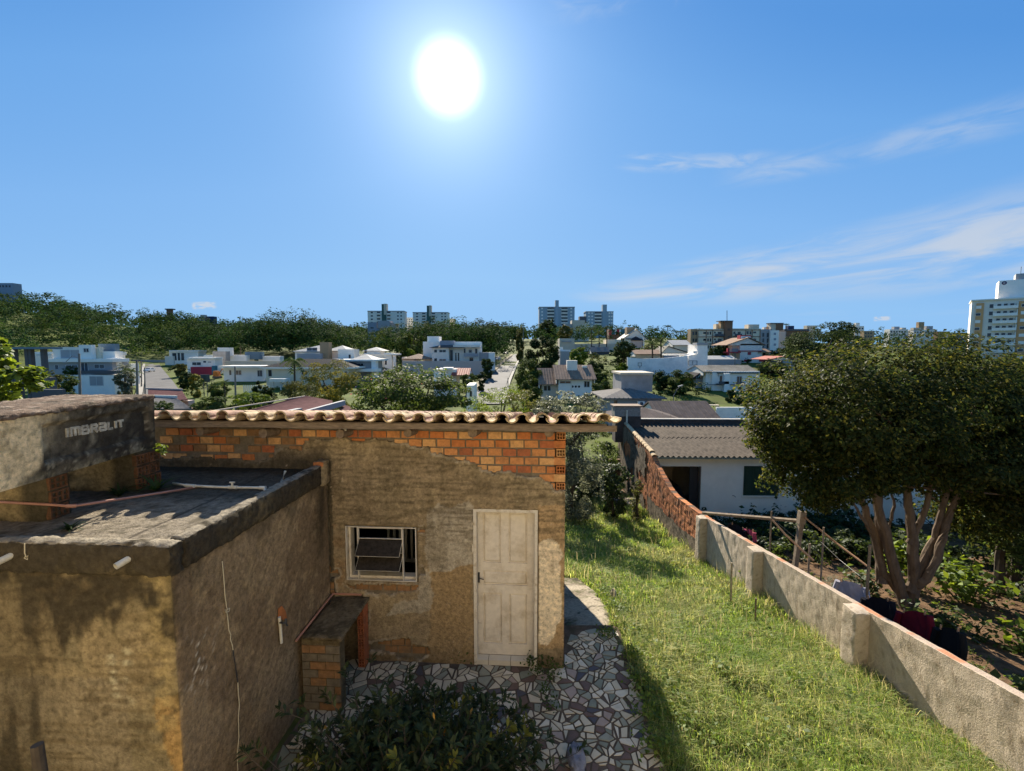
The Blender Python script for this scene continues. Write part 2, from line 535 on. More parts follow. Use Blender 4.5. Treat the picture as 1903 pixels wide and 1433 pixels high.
def near_z(x, y):
    x, y = np.asarray(x, float), np.asarray(y, float)
    wx = wall_x(y)
    t = np.clip((x - 1.8) / (wx - 1.8), 0, 1)
    a = z_path(y) * (1 - t) + z_wallbase(y) * t
    g = z_garden(y)
    s = np.clip((x - wx - 0.05) / 0.5, 0, 1)
    return a * (1 - s) + g * s
def T(x, y):
    x, y = np.atleast_1d(np.asarray(x, float)), np.atleast_1d(np.asarray(y, float))
    yy = np.maximum(y, 1.0)
    px = np.clip(CX + FPX * x / yy, _TP[0], _TP[-1])
    d = np.clip(y, _TD[0], _TD[-1])
    i = np.clip(np.searchsorted(_TP, px) - 1, 0, len(_TP) - 2)
    j = np.clip(np.searchsorted(_TD, d) - 1, 0, len(_TD) - 2)
    fu = (px - _TP[i]) / (_TP[i + 1] - _TP[i]); fv = (d - _TD[j]) / (_TD[j + 1] - _TD[j])
    fu = fu * fu * (3 - 2 * fu)
    far = (_TZ[i, j] * (1 - fu) + _TZ[i + 1, j] * fu) * (1 - fv) + (_TZ[i, j + 1] * (1 - fu) + _TZ[i + 1, j + 1] * fu) * fv
    b = np.clip((y - 22) / 8, 0, 1)
    return near_z(x, y) * (1 - b) + far * b
def onto(px, py, d0=24.0):
    """where a sight line meets the terrain"""
    a, y, z = ray(px, py)
    d = d0
    while d < 3000:
        X, Z = a * d / y, H + z * d / y
        if Z <= T(X, d)[0]: return np.array((X, d, T(X, d)[0]))
        d *= 1.004
    return np.array((a * d / y, d, 0))
# ------------------------------------------------------------------ ground sheets
def big_ground():
    ys = np.concatenate([np.linspace(-40, 24, 20), np.geomspace(26, 6000, 150)])
    t = np.linspace(-1, 1, 221); t = np.sign(t) * (0.55 * np.abs(t) + 0.45 * np.abs(t) ** 3)
    A = np.zeros((len(ys), len(t), 3))
    for i, y in enumerate(ys):
        w = 45 + 2.4 * max(y, 0)
        A[i, :, 0] = t * w; A[i, :, 1] = y
    P = A.reshape(-1, 3)
    z = T(P[:, 0], P[:, 1])
    z = z + (fbm(P, 0.03, 3, 4) - 0.5) * np.clip((P[:, 1] - 60) / 100, 0, 1) * 1.2
    z = z - 0.5 * (1 - sstep(P[:, 1], 27, 30))
    P[:, 2] = z
    n, m, _ = A.shape
    idx = np.arange(n * m).reshape(n, m)
    F = np.stack([idx[:-1, :-1], idx[:-1, 1:], idx[1:, 1:], idx[1:, :-1]], -1).reshape(-1, 4)
    m_ = mat('meadow_grass', (0.085, 0.105, 0.024), 0.95, 0.35, 0.25, dirt_or_pits=(0.09, 0.075, 0.035), dirt_or_pits_scale=0.06, dirt_or_pits_amt=0.7, spec=0.05)
    mesh_obj('terrain', P, F, m_, smooth=True, kind='structure')
big_ground()
def sheet(name, x0, x1, y0, y1, step, zf, m_, dz=0.0, rough=0.03, mask=None):
    xs = np.arange(x0, x1 + step, step); ys = np.arange(y0, y1 + step, step)
    X, Y = np.meshgrid(xs, ys, indexing='xy')
    P = np.stack([X.ravel(), Y.ravel(), 0 * X.ravel()], 1)
    P[:, 2] = zf(P[:, 0], P[:, 1]) + dz + (fbm(P, 1.3, 3, 3) - 0.5) * rough
    n, m = X.shape
    idx = np.arange(n * m).reshape(n, m)
    F = np.stack([idx[:-1, :-1], idx[:-1, 1:], idx[1:, 1:], idx[1:, :-1]], -1).reshape(-1, 4)
    if mask is not None:
        c = P[F].mean(1)
        F = F[mask(c[:, 0], c[:, 1])]
    return mesh_obj(name, P, F, m_, smooth=True, kind='structure')
M['soil_grass'] = mat('grassy_soil', (0.085, 0.10, 0.028), 0.95, 0.4, 3, 0.03, 18, dirt_or_pits=(0.10, 0.075, 0.04), dirt_or_pits_scale=1.3, dirt_or_pits_amt=0.8, spec=0.05)
M['soil'] = mat('brown_soil', (0.115, 0.07, 0.04), 0.95, 0.45, 4, 0.04, 14, dirt_or_pits=(0.20, 0.14, 0.085), dirt_or_pits_scale=5, dirt_or_pits_amt=0.6, spec=0.05)
sheet('yard_ground', -14, 6.1, -6, 29, 0.25, near_z, M['soil_grass'], -0.03)
sheet('garden_soil', 6.1, 40, -6, 29, 0.3, near_z, M['soil'], -0.03, rough=0.12)

# ------------------------------------------------------------------ the viewer's own house, unseen, added to bounce warm light onto the shed
hh = thing('unseen_bounce_house', 'unseen cream house wall added behind the viewer to bounce warm light onto the shed', 'house', (-1, -1.7, 0))
HW_ = mat('cream_bounce_render', (.55, .47, .35), .9, .08, 1.5, .003, 50, spec=.1)
b = MB(); b.box(-11, 8.5, -9.0, -1.7, -1.5, 7.2); b.build('wall', HW_, hh)
MB().box(-11.5, 9, -9.4, -1.1, 7.201, 7.4).build('roof', M['fibro_'] if 'fibro_' in M else M['mortar'], hh)
for x0 in (-8.2, -3.4, 2.2, 5.8):
    for z0 in (1.0, 4.0):
        o_ = MB().box(x0, x0 + 1.3, -1.74, -1.701, z0, z0 + 1.2).build('window', M['white_paint'], hh)
        MB().box(x0 + .08, x0 + .62, -1.755, -1.741, z0 + .08, z0 + 1.12).build('pane', M['glass'], o_); MB().box(x0 + .68, x0 + 1.22, -1.755, -1.741, z0 + .08, z0 + 1.12).build('pane', M['glass'], o_)

# ------------------------------------------------------------------ the shed
SF = Frame((0.72, 5.945, 0), -3.5)
ROOF_S = -0.135
def shed_px(px, py, y=0.0): return SF.on_front(px, py, y)
def poly_px(pts, y=0.0): return np.array([shed_px(a, b, y) for a, b in pts])
shed = thing('shed', 'rendered shed with bare orange bricks under a tiled eave, white door and small window', 'shed', SF([(-2.8, 0, 0)])[0])
XL = -5.9
ZT = shed_px(900, 798)[1]           # top of the wall
wx0, wz1 = shed_px(643, 976); wx1, wz0 = shed_px(776, 1080)
dx0, dz1 = shed_px(880, 944); dx1, dzb = shed_px(998, 1241)
dzb = 0.0
PLZ = 0.034                         # thickness of the render coat
TH = 0.15
def wall_box():
    b = MB(SF)
    for x0, x1, z0, z1 in ((XL, wx0, 0, ZT), (wx0, wx1, 0, wz0), (wx0, wx1, wz1, ZT), (wx1, dx0, 0, ZT), (dx0, dx1, dz1, ZT), (dx1, -TH, 0, ZT)):
        b.box(x0, x1, 0, TH, z0 - (0.3 if z0 == 0 else 0), z1)
    D = 5.2
    zc = shed_px(1040, 909)[1]
    b.box(-TH, 0, 0, .099, -.3, zc)
    b.add([(-TH, .1, -0.3), (-TH, D, -1.6), (0, .1, -0.3), (0, D, -1.6), (-TH, .1, ZT - .004), (-TH, D, ZT + D * ROOF_S), (0, .1, ZT - .004), (0, D, ZT + D * ROOF_S)],
          [(0, 4, 5, 1), (2, 3, 7, 6), (0, 2, 6, 4), (1, 5, 7, 3), (4, 6, 7, 5)])
    b.add([(XL, TH, -0.3), (XL, D, -1.6), (XL - TH, TH, -0.3), (XL - TH, D, -1.6), (XL, TH, ZT), (XL, D, ZT + D * ROOF_S), (XL - TH, TH, ZT), (XL - TH, D, ZT + D * ROOF_S)],
          [(0, 4, 5, 1), (2, 3, 7, 6), (0, 2, 6, 4), (1, 5, 7, 3), (4, 6, 7, 5)])
    b.box(XL, -TH, D - TH, D - .004, -1.6, ZT + D * ROOF_S)
    b.box(XL, -TH, TH, D - TH, -0.06, -0.02)
    return b.build('wall', M['mortar'], shed)
shed_wall = wall_box()
# where the render has come off (outlines in the plane of the wall)
bare = [poly_px(p) for p in (
    [(280, 780), (1060, 780), (1060, 909), (1030, 909), (1021, 899), (1005, 890), (985, 884), (948, 877), (922, 879), (895, 873), (886, 862), (868, 856), (845, 855), (828, 846), (806, 842),
     (797, 833), (772, 829), (752, 824), (728, 819), (690, 817), (655, 823), (648, 816), (640, 814), (572, 816), (562, 834), (512, 834), (507, 850), (480, 860), (440, 853), (395, 851), (280, 848)],
    [(598, 1082), (621, 1081), (624, 1110), (599, 1109)], [(645, 1084), (780, 1083), (778, 1096), (742, 1098), (702, 1107), (690, 1101), (655, 1093)],
    [(654, 1106), (678, 1105), (676, 1116), (652, 1114)], [(682, 1194), (700, 1190), (732, 1185), (762, 1184), (766, 1196), (798, 1199), (802, 1214), (782, 1222), (746, 1222), (730, 1212), (704, 1208), (684, 1205)],
    [(777, 976), (792, 977), (790, 990), (777, 990)], [(597, 992), (612, 990), (612, 1010), (597, 1012)], [(612, 1060), (628, 1058), (632, 1070), (614, 1076)],
    [(672, 1126), (684, 1128), (682, 1160), (672, 1160)], [(776, 1054), (790, 1050), (792, 1066), (778, 1070)])]
def is_bare(x, z, jag=0.045):
    P = P3(x, 0.0, z)
    jx = (fbm(P, 9, 3, 5) - 0.5) * 2 * jag; jz = (fbm(P, 9, 3, 6) - 0.5) * 2 * jag
    r = np.zeros(len(x), bool)
    for p in bare: r |= in_poly(x + jx, z + jz, p)
    return r
tan_patch = poly_px([(1001, 1008), (1012, 1000), (1026, 999), (1036, 1008), (1044, 1024), (1046, 1034), (1038, 1042), (1042, 1055), (1042, 1090), (1044, 1120), (1043, 1150), (1034, 1160), (1030, 1180), (1018, 1197), (1008, 1194), (1000, 1192)])
tan_area = poly_px([(1000, 940), (1050, 935), (1050, 1200), (1000, 1200)])
grey_area = poly_px([(792, 950), (815, 930), (838, 944), (850, 936), (878, 930), (884, 940), (884, 1046), (860, 1050), (840, 1058), (800, 1062), (792, 1020)])
ochre_area = poly_px([(800, 1062), (842, 1056), (884, 1044), (884, 1240), (690, 1240), (690, 1215), (800, 1205)])
pale_cem = poly_px([(780, 1070), (806, 1062), (806, 1130), (720, 1140), (735, 1115), (776, 1108)])
def plaster_col(P):
    x, z = P[:, 0], P[:, 2]
    Q = P3(x, 0.0, z)
    n1, n2 = fbm(Q, 1.6, 5, 21), fbm(Q, 7, 5, 22)
    jx, jz = (fbm(Q, 3, 4, 23) - .5) * .22, (fbm(Q, 3, 4, 24) - .5) * .22
    c = np.tile(np.array((0.245, 0.19, 0.112)), (len(x), 1))
    c = mixc3(c, (0.285, 0.225, 0.13), sstep(n1, .45, .65) * .8)
    c = mixc3(c, (0.165, 0.125, 0.07), sstep(n2, .52, .75) * .6)
    hb = sstep(np.sin((z + (n1 - .5) * .05) * 2 * math.pi / 0.11) * .5 + n2 * .6, .55, 1.0)
    c = mixc3(c, (0.16, 0.12, 0.065), hb * .6 * (z > 1.5))
    def A(p, col, a, j=1.0):
        nonlocal c
        c = mixc3(c, col, in_poly(x + jx * j, z + jz * j, p) * a)
    A(ochre_area, (0.27, 0.19, 0.095), .85)
    A(grey_area, (0.30, 0.265, 0.195), .9, .6)
    A(pale_cem, (0.32, 0.285, 0.21), .8)
    c = mixc3(c, (0.40, 0.36, 0.275), sstep(n1 * .6 + n2 * .4, .50, .62) * in_poly(x + jx, z + jz, grey_area) * .5)
    A(tan_area, (0.36, 0.25, 0.13), .9, .5)
    A(tan_patch, (0.66, 0.55, 0.38), 1.0, .10)
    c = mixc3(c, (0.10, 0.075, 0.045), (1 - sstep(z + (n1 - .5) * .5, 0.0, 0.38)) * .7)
    c = mixc3(c, (0.24, 0.15, 0.075), ((x < shed_px(660, 1000)[0] + jx) & (z < wz1 + jz) & (z > 1.0)) * sstep(n2, .4, .6) * .5)
    rim = np.zeros(len(x), bool)
    for ddx, ddz in ((.04, 0), (-.04, 0), (0, .04), (0, -.04), (.028, .028), (-.028, -.028)): rim |= is_bare(x + ddx, z + ddz)
    c = mixc3(c, (0.33, 0.285, 0.205), rim * sstep(n2, .38, .55) * .8)
    # dark streak beside the annex
    c = mixc3(c, (0.06, 0.05, 0.035), np.exp(-((x - shed_px(612, 950)[0] + jx * .5) / .10) ** 2) * sstep(z, 1.9, 2.6) * sstep(n2, .3, .6) * .9)
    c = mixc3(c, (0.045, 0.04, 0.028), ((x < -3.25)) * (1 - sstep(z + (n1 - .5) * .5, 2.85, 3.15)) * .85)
    s = sstep(fbm(P3(x * 9, 0, z * .7), 1.0, 4, 31), .56, .72)
    c = mixc3(c, (0.13, 0.105, 0.06), s * .35 * (z > 1.4))
    c = mixc3(c, (0.36, 0.29, 0.19), sstep(fbm(Q, 34, 2, 44), .84, .9) * .7)
    c = mixc3(c, (0.10, 0.078, 0.045), sstep(fbm(P3(x * .8, 0, z * 9), 4.0, 4, 45), .54, .64) * .6 * sstep(z, 1.5, 2.0))
    return np.clip(c * np.array((1.24, 1.20, 1.16)), 0, .8)
def plaster():
    st = 0.021
    xs = np.arange(XL, 0.002 + st, st); xs[-1] = 0.002
    zs = np.arange(-0.05, ZT, st)
    X, Z = np.meshgrid(xs, zs, indexing='ij')
    n, m = X.shape
    P = np.stack([X.ravel(), np.zeros(n * m), Z.ravel()], 1)
    inner = np.ones((n, m), bool); inner[0] = inner[-1] = False
    j = (np.stack([fbm(P, 23, 2, 1), fbm(P, 23, 2, 2)], 1) - .5) * 0.022
    for (a0, a1, b0, b1) in ((wx0, wx1, wz0, wz1), (dx0, dx1, 0, dz1)):
        near = (X > a0 - .05) & (X < a1 + .05) & (Z > b0 - .05) & (Z < b1 + .05)
        inner &= ~near
    P[:, 0] += j[:, 0] * inner.ravel(); P[:, 2] += j[:, 1] * inner.ravel()
    course = np.sin(Z.ravel() * 2 * math.pi / 0.11)
    up = sstep(P[:, 2], 1.7, 2.1)
    d = PLZ + (fbm(P, 3, 4, 8) - .5) * .018 + (fbm(P, 14, 3, 9) - .5) * .014 + np.clip(course, -.2, 1) * .004 * up * fbm(P, 3, 2, 12)
    P[:, 1] = -np.maximum(d, .012)
    cx, cz = (X[:-1, :-1] + st / 2), (Z[:-1, :-1] + st / 2)
    keep = ~is_bare(cx.ravel(), cz.ravel()).reshape(cx.shape)
    keep &= ~((cx > wx0 - .012) & (cx < wx1 + .012) & (cz > wz0 - .012) & (cz < wz1 + .012))
    keep &= ~((cx > dx0 - .006) & (cx < dx1 + .006) & (cz < dz1 + .006))
    keep &= ~((cx < -3.3) & (cz < 2.55))
    idx = np.arange(n * m).reshape(n, m)
    q = np.stack([idx[:-1, :-1], idx[1:, :-1], idx[1:, 1:], idx[:-1, 1:]], -1)
    F = q[keep]
    # turned-in edges
    B = P.copy(); B[:, 1] = 0.004
    V = np.concatenate([P, B]); o = n * m
    k = np.pad(keep, 1)
    E = []
    for (dx, dy, a, b) in ((-1, 0, 0, 3), (1, 0, 2, 1), (0, -1, 1, 0), (0, 1, 3, 2)):
        nb = k[1 + dx:k.shape[0] - 1 + dx, 1 + dy:k.shape[1] - 1 + dy]
        e = keep & ~nb
        qa, qb = q[e][:, a], q[e][:, b]
        E.append(np.stack([qa, qb, qb + o, qa + o], 1))
    F = np.concatenate([F] + E)
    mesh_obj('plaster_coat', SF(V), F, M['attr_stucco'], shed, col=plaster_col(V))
plaster()
# ---- bricks
CT = shed_px(1000, 801.8)[1]; CP_ = (shed_px(1000, 801.8)[1] - shed_px(1000, 895.2)[1]) / 6
BL = 0.2
brick_meshes = []
for v in range(6):
    V, W, F = rough_box(0, .188, -0.014, 0.03, 0, 0.094, 0.1, 0.004, 14, seed=40 + v, skip=((1, 1),))
    o_ = mesh_obj('brick', W, F, M['brick'][v % 4], None)
    brick_meshes.append(o_.data)
    bpy.data.objects.remove(o_)
def holey(b, x0, x1, z0, z1, y, cols=3, rows=2, depth=0.06, rim=0.012, web=0.010, axis='y', sgn=1):
    """end of a hollow brick: webs round recessed cells (axis: the way the cells run)"""
    def bx(a0, a1, c0, c1, d0, d1):
        lo, hi = sorted((d0, d1))
        if axis == 'y': b.box(a0, a1, lo, hi, c0, c1)
        else: b.box(lo, hi, a0, a1, c0, c1)
    cw = (x1 - x0 - 2 * rim - (cols - 1) * web) / cols
    ch = (z1 - z0 - 2 * rim - (rows - 1) * web) / rows
    xe, ze = x0 + rim, z0 + rim
    bx(x0, x0 + rim, z0, z1, y, y + sgn * depth); bx(x1 - rim, x1, z0, z1, y, y + sgn * depth)
    bx(x0 + rim, x1 - rim, z0, z0 + rim, y, y + sgn * depth); bx(x0 + rim, x1 - rim, z1 - rim, z1, y, y + sgn * depth)
    for i in range(1, cols):
        bx(xe + i * (cw + web) - web, xe + i * (cw + web), z0 + rim, z1 - rim, y + sgn * .001, y + sgn * depth)
    for i in range(1, rows):
        bx(x0 + rim, x1 - rim, ze + i * (ch + web) - web, ze + i * (ch + web), y + sgn * .002, y + sgn * depth)
    bx(x0 + rim, x1 - rim, z0 + rim, z1 - rim, y + sgn * (depth - .004), y + sgn * (depth + .01))
SR = Vector((0, 0, SF.a))
nb = 0
for r in range(-1, 30):
    z1 = CT - r * CP_
    if z1 < 0.15: break
    off = 0 if r % 2 == 0 else BL / 2
    x = XL + 0.05 - off
    while x < -0.02:
        x1 = x + BL
        cz = z1 - CP_ / 2
        hit = is_bare(np.array([x + .05, x + .1, x + .15]), np.array([cz, cz, cz]), .03)
        edge = x1 > -0.16 and r >= 0
        xa, xb = x, x1
        if edge: xb = -0.125
        if x < -2.6 and r > 0 and rng.random() < .16: x = x1; continue
        if hit.any() and xb - xa > .05 and z1 < ZT + .02 and not (x > wx0 - .18 and x < wx1 and cz > wz0 and cz < wz1) and x > -5.85:
            v = rng.integers(0, 6)
            if x > -4 and rng.random() < .12: v = 2
            o_ = bpy.data.objects.new('brick', brick_meshes[v]); COL.objects.link(o_)
            o_.parent = shed
            sx_ = (xb - xa - .017) / .188 * rng.uniform(.95, 1.0)
            hh = (CP_ - .018) / .094 * rng.uniform(.90, 1.0)
            if r >= 3 and x < -2.2 and z1 > 2: hh *= rng.uniform(.6, 1)
            px_ = SF([(xa + .006 + rng.uniform(-.003, .003), rng.uniform(-.004, .004), z1 - CP_ + .009)])[0] - LOC[shed.name]
            o_.location = tuple(px_)
            o_.rotation_euler = (rng.uniform(-.01, .01), rng.uniform(-.012, .012), SF.a)
            o_.scale = (sx_, 1, hh)
            nb += 1
            if cz < 2.0 or (x < -3.0 and rng.random() < .35):
                o_.material_slots[0].link = 'OBJECT'; o_.material_slots[0].material = M['brick_dull']
        x = x1
# corner column: hollow ends alternate with stretchers
for r in range(0, 7):
    z1 = CT - r * CP_ - .006; z0 = z1 - CP_ + .013
    b = MB(SF)
    if r % 2 == 0: holey(b, -0.118, 0.001, z0, z1, -0.016, 3, 2, .105, .011, .009)
    else: b.box(-0.15, 0.001, -0.017, .098, z0, z1)
    b.build('brick', M['brick'][(r * 2 + 1) % 3], shed)
b = MB(SF)
hx, hz = shed_px(305, 824)
holey(b, hx, hx + .12, hz, hz + .09, -.016)
b.build('brick', M['brick_dull'], shed)
# ---- log ends and eave board
for i, (px, py) in enumerate(((374, 800), (491, 805), (632, 806), (757, 805), (878, 804), (1020, 804))):
    x, z = shed_px(px, py, -.25)
    b = MB(SF)
    dz = rng.uniform(-.01, .01)
    rr = rng.uniform(.056, .066)
    b.tube([(x, -.27 + rng.uniform(-.03, .03), z), (x + .02, -.1, z - .01 + dz), (x + .05, 0.5, z - .045), (x + .05, 5.1, z + 5.1 * ROOF_S)], [rr, rr * 1.03, rr, rr], 14)
    b.build('rafter_log', M['log'], shed, smooth=False)
EY = -0.36                                  # eave line, in front of the wall
def eave(px, py): return shed_px(px, py, EY)
ez_top = eave(700, 786.5)[1]; ez_bot = eave(700, 797)[1]
b = MB(SF)
xs = np.linspace(-5.9, 0.62, 30)
A = np.zeros((4, 30, 3))
sag = (fbm(P3(xs, 0, 0), 0.7, 2, 3) - .5) * .03
for k, (yy, zz) in enumerate(((EY, ez_top), (EY, ez_bot), (EY + .03, ez_bot), (EY + .03, ez_top))):
    A[k, :, 0] = xs; A[k, :, 1] = yy; A[k, :, 2] = zz + sag
b.grid(A)
b.build('eave_board', M['wood_grey'], shed)
b = MB(SF)
b.add([(-6, EY + .032, ez_top + .006), (.5, EY + .032, ez_top + .006), (.0, 5.3, ez_top + .018 + (5.3 - EY) * ROOF_S), (-6, 5.3, ez_top + .018 + (5.3 - EY) * ROOF_S),
       (-6, EY + .032, ez_top - .03), (.5, EY + .032, ez_top - .03), (.0, 5.3, ez_top + (5.3 - EY) * ROOF_S - .03), (-6, 5.3, ez_top + (5.3 - EY) * ROOF_S - .03)],
      [(0, 1, 2, 3), (7, 6, 5, 4), (0, 4, 5, 1), (1, 5, 6, 2), (2, 6, 7, 3), (3, 7, 4, 0)])
b.build('roof_boarding', M['wood_grey'], shed)
# ---- barrel tiles
TL = 0.46
M['tile_clay'] = mat('old_clay_tile', (0.40, 0.25, 0.17), 0.9, 0.35, 9, 0.004, 70, spec=0.1, dirt_or_pits=(0.035, 0.03, 0.025), dirt_or_pits_scale=6, dirt_or_pits_amt=0.9)
M['tile_pale'] = mat('pale_clay_tile', (0.50, 0.37, 0.22), 0.9, 0.3, 9, 0.004, 70, spec=0.1, dirt_or_pits=(0.07, 0.055, 0.035), dirt_or_pits_scale=7, dirt_or_pits_amt=0.85)
M['tile_end'] = mat('tile_cut_end', (0.46, 0.33, 0.16), 0.9, 0.3, 16, 0.002, 90, spec=0.1, dirt_or_pits=(0.08, 0.06, 0.03), dirt_or_pits_scale=9, dirt_or_pits_amt=0.7)
def barrel(name, r0, r1, th, up, seed):
    n = 10
    V, F = [], []
    for (rad, s) in ((1, 0), (0, 0), (1, 1), (0, 1)):
        rr = (r0 if s == 0 else r1) - (0 if rad else th)
        for k in range(n + 1):
            a = math.pi * k / n
            V.append((-math.cos(a) * rr, s * TL, (math.sin(a) * rr * .82) * up))
    m = n + 1
    for k in range(n):
        F += [(k, k + 1, 2 * m + k + 1, 2 * m + k), (m + k + 1, m + k, 3 * m + k, 3 * m + k + 1), (k + 1, k, m + k, m + k + 1), (2 * m + k, 2 * m + k + 1, 3 * m + k + 1, 3 * m + k)]
    F += [(0, 2 * m, 3 * m, m), (n, m + n, 3 * m + n, 2 * m + n)]
    if up < 0: F = [f[::-1] for f in F]
    V = np.array(V)
    D = (np.stack([fbm(V + seed * 3.3 + i * 9, 9, 2, seed + i) for i in range(3)], 1) - .5) * .018
    o = mesh_obj(name, V + D, F, M['tile_clay'], None)
    me = o.data; me.materials.append(M['tile_pale']); me.materials.append(M['tile_end'])
    # cut ends paler
    for p in me.polygons:
        if abs(p.normal.y) > .8: p.material_index = 2
        elif seed % 2: p.material_index = 1
    bpy.data.objects.remove(o)
    return me
caps = [barrel('cap_tile', .088, .066, .019, 1, s) for s in range(5)]
pans = [barrel('channel_tile', .084, .074, .019, -1, s + 9) for s in range(4)]
shed_roof = MB(SF).box(-6, -5.9, 5.2, 5.25, 2.6, 2.65).build('tile_batten', M['wood_grey'], shed)
pitch = (eave(1084, 780)[0] - eave(745, 780)[0]) / 9.0
x_first = eave(1084, 780)[0]
rest = MB()
ncap = 0
tz = ez_top + .065
slope = math.atan(ROOF_S)
cols = [x_first + k * pitch for k in range(2, -24, -1)]
for ci, x in enumerate(cols):
    jx = rng.uniform(-.012, .012); jr = rng.uniform(-.02, .02); jy = rng.uniform(-.05, .03); jzc = rng.uniform(-.006, .012)
    if ci < 3: jzc += (.02, .012, .004)[ci]
    for kind in (0, 1):
        xo = x + (0 if kind == 0 else -pitch / 2) + jx
        me_list = caps if kind == 0 else pans
        zb = (.002 if kind == 0 else .020) + jzc
        for row in range(14):
            y = EY - .055 + jy + row * .385
            lim = .62 - .115 * max(y, 0)
            if xo + .05 > lim + .12 or y > 5.2: continue
            me = me_list[rng.integers(0, len(me_list))]
            loc = SF([(xo, y, tz + zb + (y - EY) * ROOF_S)])[0] - LOC[shed.name]
            rot = (slope + .03 * (1 if kind == 0 else 1), rng.uniform(-.04, .04), SF.a + jr)
            if row < 5:
                o_ = bpy.data.objects.new('roof_tile', me); COL.objects.link(o_); o_.parent = shed
                o_.location = tuple(loc); o_.rotation_euler = rot
            else:
                co = np.empty(len(me.vertices) * 3, np.float32); me.vertices.foreach_get('co', co)
                co = co.reshape(-1, 3)
                e = Vector; from mathutils import Euler
                mt = np.array(Euler(rot).to_matrix())
                rest.add(co @ mt.T + loc + LOC[shed.name], [tuple(p.vertices) for p in me.polygons], raw=True)
rest.build('roof_tiles', M['tile_clay'], shed, kind='stuff')
# ---- window
win = MB(SF)
fz = .032
def rect_frame(b, x0, x1, z0, z1, y0, y1, t):
    b.box(x0, x1, y0, y1, z0, z0 + t); b.box(x0, x1, y0, y1, z1 - t, z1)
    b.box(x0, x0 + t, y0, y1, z0 + t, z1 - t); b.box(x1 - t, x1, y0, y1, z0 + t, z1 - t)
rect_frame(win, wx0 + .002, wx1 - .002, wz0 + .002, wz1 - .002, -.035, .03, .011)
xm0, xm1 = shed_px(666, 1000)[0], shed_px(749, 1000)[0]
for xx in (xm0, xm1): win.box(xx - .006, xx + .006, -.030, .02, wz0 + .018, wz1 - .018)
wo_ = win.build('window', M['white_paint'], shed)
rv = MB(SF)
rv.box(wx0 + .018, wx0 + .05, .031, TH, wz0, wz1); rv.box(wx0 + .05, wx1 - .018, .031, TH, wz0 + .002, wz0 + .045)
rv.build('reveal', M['white_paint'], wo_)
zr = [wz1 - .018, shed_px(700, 1000)[1], shed_px(700, 1031)[1], shed_px(700, 1058)[1], wz0 + .018]
# three lights, the two middle ones tilted open
f = MB(SF); rect_frame(f, xm0 + .010, xm1 - .010, zr[1], zr[0], -.028, -.004, .008); f.build('window_sash', M['white_paint'], wo_)
for k in (0, 1):
    ztop = shed_px(700, 1002 + k * 26)[1]
    hgt = .245
    ang_ = R(44)
    dy, dz = -math.sin(ang_) * hgt, -math.cos(ang_) * hgt
    f = MB(SF)
    def bar(p, q, t=.007): f.tube([p, q], t, 4)
    a_, b_ = (xm0 + .012, .01, ztop), (xm1 - .012, .01, ztop)
    c_, d_ = (xm1 - .012, .01 + dy, ztop + dz), (xm0 + .012, .01 + dy, ztop + dz)
    bar(a_, b_); bar(b_, c_, .005); bar(c_, d_, .0045); bar(d_, a_, .005)
    f.build('window_sash', M['white_paint'], wo_)
    g = MB(SF); n_ = np.array((0, -math.cos(ang_), math.sin(ang_))) * .004
    pts = [np.array(p) for p in (a_, b_, c_, d_)]
    g.hexa([p - n_ for p in pts], [p + n_ for p in pts]); g.build('pane', mat('dusty_pane', (.030, .024, .017), .55, .5, 20, spec=.12), wo_)
g = MB(SF)
g.box(xm0 + .022, xm1 - .022, -.018, -.014, zr[1] + .012, zr[0] - .012)
M['clear'] = bpy.data.materials.new('clear_glass'); M['clear'].use_nodes = True
_p = M['clear'].node_tree.nodes['Principled BSDF']; _p.inputs['Transmission Weight'].default_value = 1; _p.inputs['Roughness'].default_value = .02; _p.inputs['Base Color'].default_value = (.8, .85, .85, 1); _p.inputs['IOR'].default_value = 1.02
g.build('pane', M['clear'], wo_)
# a white slatted bedhead just inside
crib = thing('slatted_rack', 'pale slatted rack seen in the dark behind the shed window', 'rack', SF([(-2.35, .5, 0)])[0])
rk = MB(SF); rk.box(-2.9, -1.75, 1.12, 1.16, 2.12, 2.18); rk.box(-2.9, -1.75, 1.12, 1.16, .9, .96); rk.build('rail', M['pale_grey_wood'], crib)
for k in range(12):
    MB(SF).box(-2.88 + k * .098, -2.84 + k * .098, 1.125, 1.155, .962, 2.118).build('slat', M['pale_grey_wood'], crib)
MB(SF).box(-2.9, -2.86, 1.1, 1.18, -.02, .9).build('leg', M['pale_grey_wood'], crib); MB(SF).box(-1.79, -1.75, 1.1, 1.18, -.02, .9).build('leg', M['pale_grey_wood'], crib)
# ---- door
df = MB(SF)
ft = .042
stz = shed_px(940, 1225)[1]; lz0 = shed_px(940, 1209, .10)[1]
df.box(dx0, dx0 + ft, -.036, TH, 0.0, dz1); df.box(dx1 - ft, dx1, -.036, TH, 0.0, dz1); df.box(dx0 + ft, dx1 - ft, -.034, TH, dz1 - ft, dz1)
dfo = df.build('door_frame', M['white_paint'], shed)
MB(SF).box(dx0 - .02, dx0 - .002, -.03, .0, 1.2, 1.95).build('splintered_jamb', M['white_paint'], dfo)
lx0, lx1, lz1 = dx0 + ft + .003, dx1 - ft - .003, dz1 - ft - .004
LY = .075
def dpx(px, py): return shed_px(px, py, LY)
M['door_paint'] = mat('door_paint', (0.63, 0.56, 0.45), 0.6, 0.10, 12, 0.0012, 40, dirt_or_pits=(0.40, 0.32, 0.215), dirt_or_pits_scale=3.6, dirt_or_pits_amt=0.75, spec=.2)
stz_ = stz + .012
lz0 = stz_
leaf_b = MB(SF)
